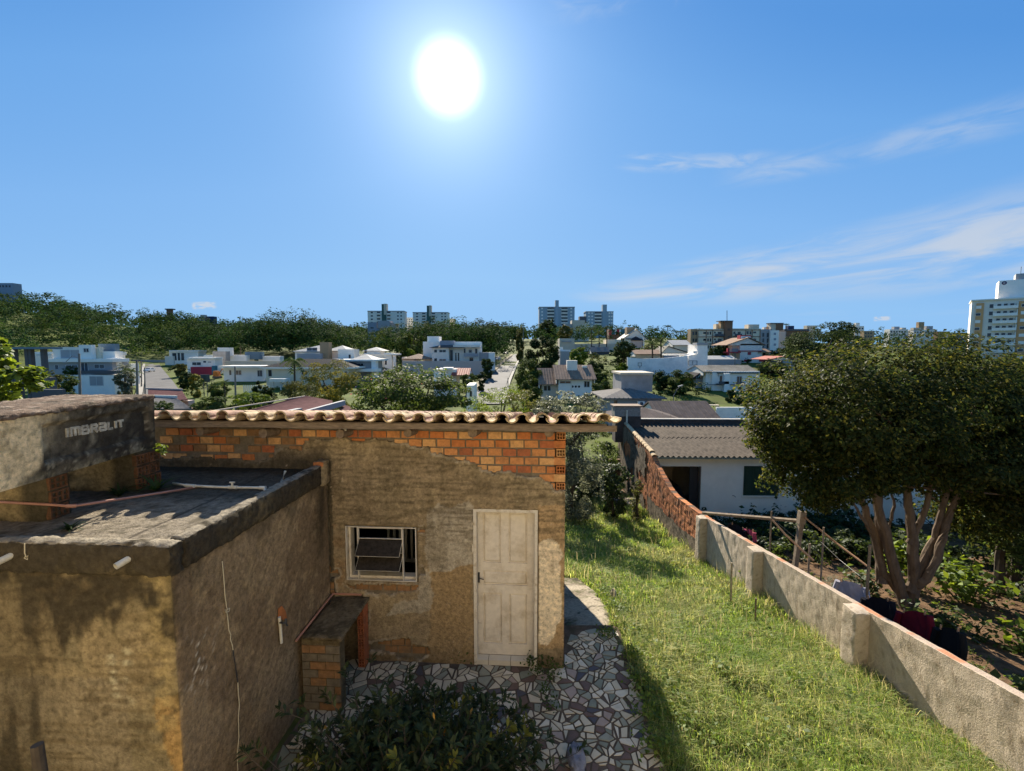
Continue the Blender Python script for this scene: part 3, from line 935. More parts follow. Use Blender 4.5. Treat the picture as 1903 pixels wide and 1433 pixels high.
pan = [(897, 931, 952, 1046), (945, 980, 952, 1046), (897, 980, 1060, 1089), (899, 933, 1102, 1196), (946, 980, 1102, 1196)]
pr = []
for a_, b_, c_, d_ in pan:
    x0, z1 = dpx(a_, c_); x1, z0 = dpx(b_, d_)
    if len(pr) in (1, 4): z0, z1 = pr[-1][2:]
    pr.append((x0, x1, z0, z1))
# stiles and rails around recessed panels
xsL, xsR = lx0, lx1
zc = [lz0, pr[3][2], pr[3][3], pr[2][2], pr[2][3], pr[0][2], pr[0][3], lz1]
leaf_b.box(lx0, pr[0][0], LY, LY + .04, lz0, lz1); leaf_b.box(pr[1][1], lx1, LY, LY + .04, lz0, lz1)
xa, xb = pr[0][0], pr[1][1]
leaf_b.box(xa, xb, LY, LY + .04, zc[0], zc[1]); leaf_b.box(xa, xb, LY, LY + .04, zc[2], zc[3]); leaf_b.box(xa, xb, LY, LY + .04, zc[4], zc[5]); leaf_b.box(xa, xb, LY, LY + .04, zc[6], zc[7])
leaf_b.box(pr[0][1], pr[1][0], LY, LY + .04, zc[5], zc[6]); leaf_b.box(pr[3][1], pr[4][0], LY, LY + .04, zc[1], zc[2])
door = leaf_b.build('door', M['door_paint'], shed)
for (x0, x1, z0, z1) in [pr[0], pr[1], (xa, xb, zc[3], zc[4]), (xa, pr[3][1], zc[1], zc[2]), (pr[4][0], xb, zc[1], zc[2])]:
    q = MB(SF)
    q.box(x0, x1, LY + .024, LY + .036, z0, z1)
    q.hexa([(x0 + .012, LY + .024, z0 + .012), (x1 - .012, LY + .024, z0 + .012), (x1 - .012, LY + .024, z1 - .012), (x0 + .012, LY + .024, z1 - .012)],
           [(x0 + .035, LY + .004, z0 + .035), (x1 - .035, LY + .004, z0 + .035), (x1 - .035, LY + .004, z1 - .035), (x0 + .035, LY + .004, z1 - .035)])
    q.build('door_panel', M['door_paint'], door)
hx_, hz_ = dpx(890, 1073)
h = MB(SF); h.box(hx_ - .014, hx_ + .014, LY - .006, LY - .0005, hz_ - .075, hz_ + .075)
h.tube([(hx_, LY - .005, hz_ + .02), (hx_, LY - .05, hz_ + .02), (hx_ + .03, LY - .055, hz_ + .012), (hx_ + .075, LY - .05, hz_ - .004)], .008, 8)
h.tube([(hx_, LY - .012, hz_ - .04), (hx_, LY - .004, hz_ - .04)], .011, 10)
h.build('handle', M['metal_dark'], door)
kx, kz = dpx(892.5, 1163)
k_ = MB(SF); k_.box(kx - .028, kx + .028, LY - .008, LY - .0005, kz - .052, kz + .052); lk = k_.build('lock_plate', M['white_paint'], door)
# step tiles
s_ = MB(SF); s_.box(dx0 + .005, dx1 - .005, -.030, LY + .05, .0, stz - .008); s_.build('door_step', M['mortar'], shed)
M['step_tile'] = mat('cream_floor_tile', (.60, .53, .40), .4, .06, 4, 0, dirt_or_pits=(.4, .33, .22), dirt_or_pits_scale=4, dirt_or_pits_amt=.4, spec=.4)
cuts = [dx0 + .006, shed_px(908, 1225)[0], shed_px(949, 1225)[0], shed_px(991, 1225)[0], dx1 - .006]
for i in range(4):
    a_, b_ = cuts[i] + .004, cuts[i + 1] - .004
    if b_ - a_ < .02: continue
    MB(SF).box(a_, b_, -.042, -.0305, .012, stz - .001).build('tile', M['step_tile'], shed)
    MB(SF).box(a_, b_, -.040, LY - .004, stz, stz + .008).build('tile', M['step_tile'], shed)
# white socket and bits under the eave
sx_, sz_ = shed_px(630, 799, -.2)
MB(SF).tube([(sx_, -.2, sz_), (sx_ + .1, -.2, sz_ + .002)], .016, 8).build('pipe_stub', M['pvc'], shed)

# ------------------------------------------------------------------ the annex with its flat roof
AF = SF
AX0, AX1, AYF = -7.2, -3.30, -2.70
PT, PB, RZ = 2.90, 2.62, 2.785            # parapet top, band bottom, roof level
annex = thing('annex', 'flat roofed annex with ochre stained rendered walls and a blackened parapet band', 'outbuilding', AF([(-4.8, -1.3, 0)])[0])
def ann_front(P):
    x, z = P[:, 0], P[:, 2]
    Q = P3(x, P[:, 1], z)
    n1, n2, n3 = fbm(Q, 1.3, 5, 51), fbm(Q, 6, 5, 52), fbm(Q, 2.6, 4, 53)
    c = np.tile(np.array((0.235, 0.182, 0.095)), (len(x), 1))
    c = mixc3(c, (0.18, 0.15, 0.09), sstep(n1, .46, .58) * .5)
    c = mixc3(c, (0.30, 0.225, 0.12), sstep(n3, .52, .62) * .6)
    c = mixc3(c, (0.24, 0.19, 0.115), ((z < 1.72 + (n2 - .5) * .1) & (x < -3.75)) * sstep(n1, .35, .5) * .8)
    hl = sstep(fbm(P3(x * 1.6, 0, z * 26), 1.0, 3, 54), .5, .68)
    c = mixc3(c, (0.12, 0.085, 0.04), hl * .55)
    # black growth running down from the band
    drip = 2.62 - np.abs(fbm(P3(x * 3.0, 0, 0), 1.0, 4, 55) - .3) * 1.3
    c = mixc3(c, (0.04, 0.032, 0.02), sstep(z, drip - .02, drip + .12) * (.45 + .55 * sstep(n2, .30, .46)) * .93)
    left = 1 - sstep(x + (n1 - .5) * .5, -4.55, -4.25)
    c = mixc3(c, (0.045, 0.036, 0.022), left * (.5 + .5 * sstep(fbm(P3(x * 7, 0, z * 1.1), 1.0, 4, 59), .38, .55)) * .9)
    c = mixc3(c, (0.36, 0.215, 0.075), ((z < 1.55 + (n2 - .5) * .5) & (x + (z - 1.2) * .16 + (n2 - .5) * .2 > -3.46)) * .8)
    c = mixc3(c, (0.36, 0.27, 0.12), sstep(n2, .45, .6) * np.exp(-((x + 3.42) / .12) ** 2) * .7)
    for cx_, w_ in ((-3.86, .035), (-3.73, .04)):
        c = mixc3(c, (0.5, 0.44, 0.28), np.exp(-((x - cx_ - (1.9 - z) * .04) / w_) ** 2) * sstep(fbm(P3(x * 6, 0, z * 30), 1, 3, 57), .42, .62) * sstep(z, 1.45, 1.6) * (1 - sstep(z, 1.95, 2.05)) * .9)
    c = mixc3(c, (0.09, 0.066, 0.035), sstep(fbm(Q, 17, 4, 58), .56, .72) * .55)
    return c * np.array((1.22, 1.22, 1.2))
def ann_side(P):
    x, z = P[:, 1], P[:, 2]
    Q = P3(P[:, 0], x, z)
    n1, n2 = fbm(Q, 1.5, 5, 61), fbm(Q, 7, 5, 62)
    c = np.tile(np.array((0.20, 0.155, 0.10)), (len(x), 1))
    c = mixc3(c, (0.135, 0.10, 0.065), sstep(n1, .45, .62) * .8)
    c = mixc3(c, (0.26, 0.205, 0.125), sstep(n2, .55, .7) * .5)
    diag = sstep(fbm(P3(0, (x * .8 + z * .9) * 2.2, (x - z) * 16), 1.0, 3, 63), .5, .75)
    c = mixc3(c, (0.10, 0.078, 0.05), diag * .45)
    c = mixc3(c, (0.035, 0.03, 0.022), np.exp(-((x + .22 + (n1 - .5) * .3) / .16) ** 2) * sstep(z + (n2 - .5), 1.2, 2.3) * .9)
    drip = 2.6 - np.abs(fbm(P3(0, x * 3.2, 0), 1.0, 4, 65) - .35) * .7
    c = mixc3(c, (0.05, 0.042, 0.03), sstep(z, drip, drip + .2) * .6)
    c = mixc3(c, (0.05, 0.042, 0.03), (1 - sstep(x, AYF, AYF + .12)) * sstep(z + (n2 - .5), 2.0, 2.5) * .8)
    c = mixc3(c, (0.5, 0.48, 0.42), sstep(fbm(P3(0, x * 34, z * 26), 1, 3, 66), .66, .72) * np.exp(-((x + 2.45) / .14) ** 2 - ((z - 1.75) / .25) ** 2))
    return c * np.array((1.62, 1.48, 1.24))
def annex_wall():
    V, W, F = rough_box(AX0, AX1, AYF, -.03, -.3, PB + .06, .024, .010, 9, AF, 71, skip=((0, 0), (2, 0), (1, 1), (2, 1)), chip=.02)
    c = np.where((V[:, 1:2] < AYF + .001), ann_front(V), ann_side(V))
    mesh_obj('wall', W, F, M['attr_stucco'], annex, col=c)
annex_wall()
def band_col(P):
    Q = P
    n1, n2 = fbm(Q, 2, 5, 81), fbm(Q, 11, 5, 82)
    c = np.tile(np.array((0.062, 0.05, 0.032)), (len(P), 1))
    c = mixc3(c, (0.15, 0.115, 0.06), sstep(n1 * .5 + n2 * .5, .5, .65) * .7)
    c = mixc3(c, (0.025, 0.022, 0.016), sstep(n2, .55, .7) * .7)
    top = sstep(P[:, 2], PT - .01, PT - .002)
    c = mixc3(c, (0.30, 0.255, 0.185), top * sstep(n2, .25, .5) * .9)
    return c
def parapet():
    for (x0, x1, y0, y1) in ((AX0, AX1 + .035, AYF - .035, AYF + .12), (AX1 - .12, AX1 + .035, AYF + .121, -.24)):
        V, W, F = rough_box(x0, x1, y0, y1, PB, PT, .022, .016, 18, AF, 83, chip=.035)
        mesh_obj('parapet', W, F, M['attr_stucco'], annex, col=band_col(V))
    V, W, F = rough_box(AX1 - .11, AX1 + .05, -.238, -.03, PB - .03, PT + .04, .028, .012, 12, AF, 88, chip=.03)
    c = np.tile(np.array((.30, .23, .13)), (len(V), 1)); c = mixc3(c, (.10, .08, .05), sstep(fbm(V, 9, 4, 89), .5, .7))
    c = mixc3(c, (.46, .16, .05), ((V[:, 2] > PT - .02) & (V[:, 1] < -.21) & (V[:, 1] > -.26)) * .9)
    mesh_obj('parapet_end', W, F, M['attr_stucco'], annex, col=c)
parapet()
def roof_col(P):
    n1, n2 = fbm(P, 2.2, 5, 91), fbm(P, 16, 5, 92)
    c = np.tile(np.array((0.24, 0.20, 0.145)), (len(P), 1))
    c = mixc3(c, (0.09, 0.075, 0.05), sstep(n2, .48, .66) * .75)
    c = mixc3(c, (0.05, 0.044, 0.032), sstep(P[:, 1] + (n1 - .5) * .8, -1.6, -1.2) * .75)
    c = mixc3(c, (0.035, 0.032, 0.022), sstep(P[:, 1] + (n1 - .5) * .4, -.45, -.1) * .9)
    for k, sx in enumerate((-4.0,)):
        c = mixc3(c, (0.05, 0.04, 0.03), (np.abs(P[:, 0] - sx + P[:, 1] * .02) < .016) * .9)
    return c
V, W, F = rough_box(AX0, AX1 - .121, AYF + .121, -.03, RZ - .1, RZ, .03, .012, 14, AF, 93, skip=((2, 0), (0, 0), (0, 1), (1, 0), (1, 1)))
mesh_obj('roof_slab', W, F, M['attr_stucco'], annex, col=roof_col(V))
# drain spouts through the band
for px, py in ((226, 1045), (5, 1039)):
    x, z = AF.on_front(px, py, AYF - .08)
    b = MB(AF)
    b.tube([(x + .05, AYF + .1, z + .035), (x - .012, AYF - .12, z - .015)], .026, 12, cap=False)
    b.tube([(x - .012, AYF - .12, z - .015), (x + .05, AYF + .1, z + .035)], .021, 12, cap=False)
    b.build('drain_spout', M['pvc'], annex)
    b = MB(AF); b.disc((x + .01, AYF - .05, z - .002), .02, 1, 12, .004); b.build('spout_shade_disc', M['dark'], annex)  # dark disc stands for the shade inside the open pipe
# ------------------------------------------------------------------ water tank on brick piers
tA, tB = at(283, 738, 5.2), at(-60, 760, 3.35)
tdir = (tA - tB)[:2]; tlen = np.linalg.norm(tdir); tang = math.degrees(math.atan2(tdir[1], tdir[0]))
tank = thing('water_tank', 'blackened fibre cement water tank with raised lettering, resting on brick piers', 'water tank', (tA[0] - .5, 4.3, 3.32))
TF = Frame((tB[0], tB[1], 0), tang)       # x along the face, -y towards the viewer
TZ0, TZ1 = 3.30, 3.875
L_ = tlen
def tank_col(P):
    x, z = P[:, 0], P[:, 2]
    n1, n2 = fbm(P, 1.8, 5, 101), fbm(P, 9, 5, 102)
    c = np.tile(np.array((0.115, 0.098, 0.066)), (len(P), 1))
    c = mixc3(c, (0.035, 0.03, 0.022), sstep(n1 * .6 + n2 * .4, .44, .56) * .9)
    c = mixc3(c, (0.17, 0.145, 0.10), sstep(n2, .56, .7) * .6)
    xc = TF.on_front(78, 830)[0]
    cream = 1 - sstep(x + (n1 - .5) * .7 + (n2 - .5) * .35 - (z - 3.6) * .25, xc - .14, xc + .10)
    c = mixc3(c, (0.80, 0.63, 0.36), cream * .94)
    c = mixc3(c, (0.30, 0.22, 0.11), cream * sstep(n2, .5, .65) * .5)
    c = mixc3(c, (0.30, 0.255, 0.15), (1 - sstep(z + (n2 - .5) * .2, 3.32, 3.42)) * sstep(n2, .5, .6) * .7)
    c = mixc3(c, (0.36, 0.32, 0.22), sstep(fbm(P, 26, 3, 103), .66, .74) * .55)
    return c
def tank_body():
    st = .022
    xs = np.arange(0, L_ + st * .5, st); xs[-1] = L_
    zs = np.linspace(TZ0, TZ1, 28)
    X, Z = np.meshgrid(xs, zs, indexing='ij')
    P = np.stack([X.ravel(), 0 * X.ravel(), Z.ravel()], 1)
    x, z = P[:, 0], P[:, 2]
    # pressed rectangle set into the side, battered walls
    px0, px1, pz0, pz1 = L_ * .30, L_ - .10, TZ0 + .15, TZ1 - .105
    ins = sstep(x, px0 - .02, px0 + .01) * (1 - sstep(x, px1 - .01, px1 + .02)) * sstep(z, pz0 - .02, pz0 + .01) * (1 - sstep(z, pz1 - .01, pz1 + .02))
    edge_r = sstep(x, L_ - .07, L_ - .02) * .02 * (1 - sstep(x, L_ - .02, L_))
    P[:, 1] = ins * .045 - edge_r + (fbm(P, 8, 3, 104) - .5) * .012 - (z - TZ0) * .03
    n, m = X.shape
    idx = np.arange(n * m).reshape(n, m)
    F = np.stack([idx[:-1, :-1], idx[1:, :-1], idx[1:, 1:], idx[:-1, 1:]], -1).reshape(-1, 4)
    mesh_obj('tank_side', TF(P), F, M['attr_stucco'], tank, col=tank_col(P))
    V, W, F = rough_box(0, L_, 0.03, .95, TZ0 + .002, TZ1, .06, .008, 7, TF, 105, chip=.02)
    mesh_obj('tank_body', W, F, M['attr_stucco'], tank, col=tank_col(V))
    V, W, F = rough_box(-.05, L_ + .012, -.045, 1.0, TZ1 - .012, TZ1 + .052, .022, .014, 16, TF, 106, chip=.03)
    n2 = fbm(V, 12, 4, 107)
    c = np.tile(np.array((0.17, 0.12, 0.085)), (len(V), 1)); c = mixc3(c, (0.30, 0.23, 0.17), sstep(n2, .5, .65)); c = mixc3(c, (.06, .05, .035), sstep(fbm(V, 5, 4, 108), .52, .65) * .7)
    mesh_obj('tank_lid', W, F, M['attr_stucco'], tank, col=c)
tank_body()
def lettering():
    # stroke letters raised from the pressed panel: IMBRALIT
    S_ = .16
    th = .024
    b = MB(TF)
    def xz(px, py):
        return TF.on_front(px, py, .018)
    x0, zb0 = xz(124, 813); x1, zb1 = xz(231, 793)
    _, zt0 = xz(124, 796); _, zt1 = xz(231, 780)
    W_ = x1 - x0
    G = {'I': [((.5, 0), (.5, 1))], 'M': [((.08, 0), (.08, 1)), ((.08, .92), (.92, .92)), ((.5, .92), (.5, 0)), ((.92, 1), (.92, 0))],
         'B': [((.12, 0), (.12, 1)), ((.12, .93), (.85, .93)), ((.85, .93), (.85, .55)), ((.12, .52), (.92, .52)), ((.92, .52), (.92, .07)), ((.12, .07), (.92, .07))],
         'R': [((.12, 0), (.12, 1)), ((.12, .93), (.88, .93)), ((.88, .93), (.88, .5)), ((.12, .48), (.88, .48)), ((.5, .48), (.92, 0))],
         'a': [((.1, .93), (.88, .93)), ((.88, .93), (.88, 0)), ((.1, .5), (.88, .5)), ((.1, .5), (.1, .07)), ((.1, .07), (.88, .07))],
         'L': [((.15, 1), (.15, 0)), ((.15, .07), (.85, .07))], 'T': [((0, .93), (1, .93)), ((.5, .93), (.5, 0))]}
    seq = [('I', .35), ('M', 1.15), ('B', 1.0), ('R', 1.0), ('a', 1.0), ('L', .85), ('I', .35), ('T', .85)]
    gap = .13
    tot_ = sum(w for _, w in seq) + gap * (len(seq) - 1)
    u = 0
    for ch, w in seq:
        for (p, q) in G[ch]:
            pts = []
            for (sx, sz) in (p, q):
                fx = (u + sx * w) / tot_
                xx = x0 + fx * W_
                zz = (zb0 + (zb1 - zb0) * fx) * (1 - sz) + (zt0 + (zt1 - zt0) * fx) * sz
                pts.append((xx, zz))
            (ax, azz), (bx_, bz) = pts
            d = np.array((bx_ - ax, bz - azz)); d = d / np.linalg.norm(d); nn = np.array((-d[1], d[0])) * th / 2
            poly = [(ax + nn[0], azz + nn[1]), (ax - nn[0], azz - nn[1]), (bx_ - nn[0], bz - nn[1]), (bx_ + nn[0], bz + nn[1])]
            b.prism(poly, .018 + rng.uniform(0, .002), .06)
        u += w + gap
    b.build('raised_lettering', mat('worn_letter', (.44, .40, .30), .9, .4, 25, .003, 90, dirt_or_pits=(.10, .085, .06), dirt_or_pits_scale=14, dirt_or_pits_amt=.8), tank)
lettering()
def pier(label, pxa, pxb, pyt, pyb, X, ndepth, seed):
    """rendered cross wall whose right-hand end shows hollow bricks"""
    u0, u1 = ray(pxa, pyb)[0] / ray(pxa, pyb)[1], ray(pxb, pyb)[0] / ray(pxb, pyb)[1]
    y0, y1 = X / u0, X / u1
    t = thing('brick_pier', label, 'pier', (X - .4, y0, RZ))
    V, W, F = rough_box(X - 1.1, X - .02, y0 - .01, y1, RZ - .02, TZ0 + .03, .04, .012, 8, WORLD, seed, chip=.03)
    n1 = fbm(V, 5, 4, seed)
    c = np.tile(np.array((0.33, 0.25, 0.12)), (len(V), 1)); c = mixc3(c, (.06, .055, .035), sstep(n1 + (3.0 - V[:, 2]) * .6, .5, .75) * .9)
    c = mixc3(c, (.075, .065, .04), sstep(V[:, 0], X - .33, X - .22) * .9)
    mesh_obj('render_face', W, F, M['attr_stucco'], t, col=c)
    k = 0
    z = RZ + .015
    while z < TZ0 - .08:
        yy = y0 + rng.uniform(-.005, .015)
        while yy < y1 - .08:
            b = MB()
            L2 = min(.185, y1 - yy)
            x_ = X + rng.uniform(-.012, .006)
            holey(b, yy, yy + L2 - .01, z, z + .125, x_, 3, 2, .05, .016, .014, axis='x', sgn=-1)
            b.build('brick', M['brick_old'], t)
            yy += L2 + .01
        z += .142
pier('hollow brick pier under the near end of the water tank', 98, 141, 880, 965, -4.45, 1, 111)
pier('mossy hollow brick pier under the far end of the water tank', 257, 302, 838, 910, -4.39, 2, 117)
# ------------------------------------------------------------------ pipes on the annex roof
def rz(px, py, z): return at_z(px, py, z)
def pipe(name, label, pts, r, m_, cat='pipe', n=10):
    b = MB(); b.tube(pts, r, n)
    return tag(b.build(name, m_, None, smooth=True), label, cat)
q = [rz(-80, 927, 3.02), rz(0, 933, 2.99), rz(95, 938, 2.955), rz(132, 941, 2.93), rz(180, 934, 2.90), rz(300, 916, 2.83), rz(376, 903, 2.80)]
bp = pipe('brown_pipe', 'thin brown water pipe crossing the annex roof in front of the tank piers', q, .0135, M['pvc_brown'])
b = MB(); b.tube([rz(123, 940.5, 2.937), rz(142, 940, 2.925)], .019, 10); b.build('pipe_coupling', M['pvc_brown'], bp)
q = [rz(322, 898, 2.82), rz(345, 902, 2.82), rz(400, 905, 2.82), rz(486, 906.5, 2.82), rz(492, 908, 2.815), rz(493, 916, 2.79)]
wp = pipe('white_pipe', 'white water pipe with a valve and elbow on the annex roof', q, .0150, M['pvc'])
for (a_, c_) in (((345, 902), (362, 903.5)), ((424, 905.4), (440, 905.8)), ((482, 906.3), (494, 906.8))):
    b = MB(); b.tube([rz(*a_, 2.822), rz(*c_, 2.822)], .021, 10); b.build('pipe_coupling', M['pvc'], wp)
p = rz(432, 905, 2.83); b = MB(); b.tube([p, p + (0, 0, .05)], .012, 8); b.tube([p + (-.03, 0, .055), p + (.03, 0, .055)], .009, 8); b.build('valve', M['pvc'], wp)
q = [rz(520, 906, RZ), rz(524, 893, 2.79), rz(530, 876, 2.92)]
pipe('grey_pipe', 'short grey pipe stub sticking up inside the far corner of the annex roof', q, .015, M['pvc'])
# ------------------------------------------------------------------ cords, tap, bench on the annex side
XW = AX1 + .012
def side(px, py, off=0.0):
    a = np.array(ray(px, py)); n = SF.ex
    p0 = SF([(XW + off, 0, 0)])[0]
    t = ((p0 - np.array((0, 0, H))) @ n) / (a @ n)
    return np.array((0, 0, H)) + a * t
cpts = [(413, 1043), (416, 1075), (418, 1105), (421, 1128), (423, 1133), (427, 1130), (426, 1136), (420, 1138), (418, 1133), (421, 1133), (424, 1155), (425, 1170), (429, 1180), (428, 1188), (432, 1200), (433, 1208), (437, 1235), (442, 1268), (443, 1290), (445, 1310), (443, 1330), (444, 1370), (441, 1400), (442, 1436), (442, 1480)]
cp3 = [side(x, y, .012) for x, y in cpts]
cord = thing('hanging_cord', 'knotted pale cord with a dark spliced length hanging down the annex side wall', 'cord', cp3[0])
M['cord'] = mat('pale_cord', (.52, .45, .30), .8, .15, 20)
MB().tube(cp3[:16], .0042, 5).build('upper_cord', M['cord'], cord); MB().tube(cp3[15:18], .0052, 5).build('dark_splice', M['metal_dark'], cord); MB().tube(cp3[17:], .0042, 5).build('lower_cord', M['cord'], cord)
fx = [AF.on_front(*p, AYF - .045) for p in ((46, 1010), (46, 1028), (49, 1036), (52, 1032), (51, 1040), (45, 1037), (48, 1033))]
tag(MB(AF).tube([(x, AYF - .045, z) for x, z in fx], .004, 5).build('wire_loop', M['cord'], None), 'short pale wire with a loop hanging from the parapet front', 'wire')
tp = thing('garden_tap', 'black garden tap on a white pipe beside a bare brick patch in the annex wall', 'tap', side(520, 1150))
MB().tube([side(519, 1147, .015), side(521, 1165, .015), side(523, 1195, .015)], .016, 10).build('riser_pipe', M['pvc'], tp)
b = MB(); b.tube([side(520, 1157, .02), side(527, 1158, .07), side(531, 1158, .09)], .012, 8); b.tube([side(531, 1150, .08), side(531, 1158, .085)], .014, 8); b.tube([side(531, 1158, .09), side(534, 1163, .1)], .010, 8)
b.build('tap', M['metal_dark'], tp)
bpq = [side(517, 1131), side(523, 1126), side(530, 1136), side(533, 1150), side(527, 1153), side(517, 1148)]
b = MB(); nrm_ = SF.ex * .006
b.add(bpq + [p + nrm_ for p in bpq], [(6, 7, 8, 9, 10, 11)] + [(i, (i + 1) % 6, 6 + (i + 1) % 6, 6 + i) for i in range(6)]); b.build('brick_patch', M['brick'][0], tp)
# bench / wash stand of brick with a concrete top
BX1, BY0, BZ = -2.76, -.97, .96
bench = thing('brick_bench', 'low brick bench with a mossy concrete top in the corner by the shed wall', 'bench', SF([(-3.0, -.5, 0)])[0])
V, W, F = rough_box(AX1 + .06, BX1 + .03, BY0, -.035, BZ - .05, BZ, .03, .009, 10, SF, 131, chip=.02)
n1 = fbm(V, 6, 4, 132); c = np.tile(np.array((.165, .125, .07)), (len(V), 1)); c = mixc3(c, (.07, .055, .03), sstep(n1, .45, .62) * .8); c = mixc3(c, (.25, .20, .12), sstep(fbm(V, 20, 3, 133), .6, .7) * .5)
mesh_obj('concrete_top', W, F, M['attr_stucco'], bench, col=c)
V, W, F = rough_box(AX1 + .06, BX1, BY0 + .02, BY0 + .14, -.02, BZ - .052, .03, .006, 10, SF, 134)
n1 = fbm(V, 6, 4, 135); c = np.tile(np.array((.15, .115, .06)), (len(V), 1)); c = mixc3(c, (.08, .06, .035), sstep(n1, .45, .62) * .6)
mesh_obj('front_wall', W, F, M['attr_stucco'], bench, col=c)
for r in range(8):
    z0 = .02 + r * .105
    xx = AX1 + .065 - (.1 if r % 2 else 0)
    while xx < BX1 - .02:
        a_, b_ = max(xx, AX1 + .065), min(xx + .19, BX1 - .004)
        if b_ - a_ > .04 and z0 + .095 < BZ - .06:
            o_ = bpy.data.objects.new('brick', brick_meshes[rng.integers(0, 6)]); COL.objects.link(o_); o_.parent = bench
            o_.location = tuple(SF([(a_, BY0 + .022, z0)])[0] - LOC[bench.name]); o_.rotation_euler = (0, rng.uniform(-.01, .01), SF.a)
            o_.scale = ((b_ - a_) / .188, 1, rng.uniform(.93, 1.0))
            o_.material_slots[0].link = 'OBJECT'; o_.material_slots[0].material = M['brick_dull'] if rng.random() < .5 else M['mortar']
        xx += .2
MB(SF).box(AX1 + .06, AX1 + .10, BY0 + .14, -.04, 0, BZ - .055).build('back_wall', M['mortar'], bench)
for r in range(6):          # rear leg of hollow bricks
    b = MB(SF); holey(b, BX1 - .10, BX1 - .01, .01 + r * .147, .145 + r * .147, -.20, 2, 3, .05, .012, .01)
    b.box(BX1 - .10, BX1 - .01, -.14, -.045, .01 + r * .147, .145 + r * .147); b.build('brick', M['brick'][3], bench)
b = MB(SF); b.tube([(AX1 + .03, BY0 - .05, BZ - .02), (AX1 + .035, -.06, BZ + .03), (BX1 - .1, -.04, BZ + .02)], .014, 8)
b.build('edge_pipe', M['pvc_brown'], bench)
pp = at_z(78, 1440, 1.9); b = MB(); b.tube([(pp[0] + .05, pp[1] + .0, -.05), (pp[0], pp[1], 1.75), at(69, 1384, pp[1] + .02)], [.035, .033, .030], 10)
tag(b.build('wooden_stake', M['bark_dark'], None), 'dark wooden stake standing in front of the annex wall', 'stake')
# ------------------------------------------------------------------ mosaic pavement of broken tiles
edge_y = np.array([0.5, 3.2, 4.39, 5.2, 5.95, 6.5, 6.9])
edge_x = np.array([1.50, 1.55, 1.64, 1.68, 1.72, 1.72, 1.69])
def pav_right(y): return np.interp(y, edge_y, edge_x)
def pav_poly():
    r = [(float(pav_right(y)), float(y)) for y in np.linspace(0.5, 6.9, 26)]
    l = SF([(AX1 + .02, -.02, 0), (AX1 + .02, -5.2, 0)])[:, :2].tolist()
    wall_ = SF([(0, 0.0, 0), (-3.2, 0.0, 0)])[:, :2].tolist()
    back = SF([(0.02, .95, 0), (0.02, 0, 0)])[:, :2].tolist()
    return r + [tuple(back[0])] + [tuple(back[1])] + [tuple(p) for p in wall_] + [tuple(l[1])]
pv = pav_poly()
M['pave_base'] = mat('dirty_mortar_bed', (0.115, 0.085, 0.06), .95, .4, 8, .01, 50, dirt_or_pits=(.06, .055, .03), dirt_or_pits_scale=3, dirt_or_pits_amt=.7, spec=.05)
def pavement():
    b = MB(); b.slab(pv, -.25, .0)
    return b.build('pavement', M['pave_base'], None, kind='structure')
pave = pavement()
M['shard'] = [mat('broken_tile', tuple(1.06 * q for q in c), .5, .10, 6, .0008, 60, spec=.2, dirt_or_pits=d, dirt_or_pits_scale=5, dirt_or_pits_amt=.45) for c, d in (
    ((.50, .425, .285), (.25, .20, .13)), ((.58, .51, .37), (.3, .26, .2)), ((.19, .195, .135), (.12, .11, .08)), ((.26, .255, .18), (.14, .12, .09)),
    ((.075, .068, .072), (.10, .08, .07)), ((.33, .25, .19), (.2, .14, .1)), ((.135, .085, .062), (.07, .05, .035)))]
SH_P = [.30, .10, .16, .14, .10, .06, .14]
def clip_half(poly, p, n):
    out = []
    m = len(poly)
    for i in range(m):
        a, b = poly[i], poly[(i + 1) % m]
        da, db = (a - p) @ n, (b - p) @ n
        if da <= 0: out.append(a)
        if (da < 0) != (db < 0) and abs(da - db) > 1e-12:
            out.append(a + (b - a) * da / (da - db))
    return out
def area(p):
    p = np.array(p); x, y = p[:, 0], p[:, 1]
    return .5 * abs(np.dot(x, np.roll(y, -1)) - np.dot(y, np.roll(x, -1)))
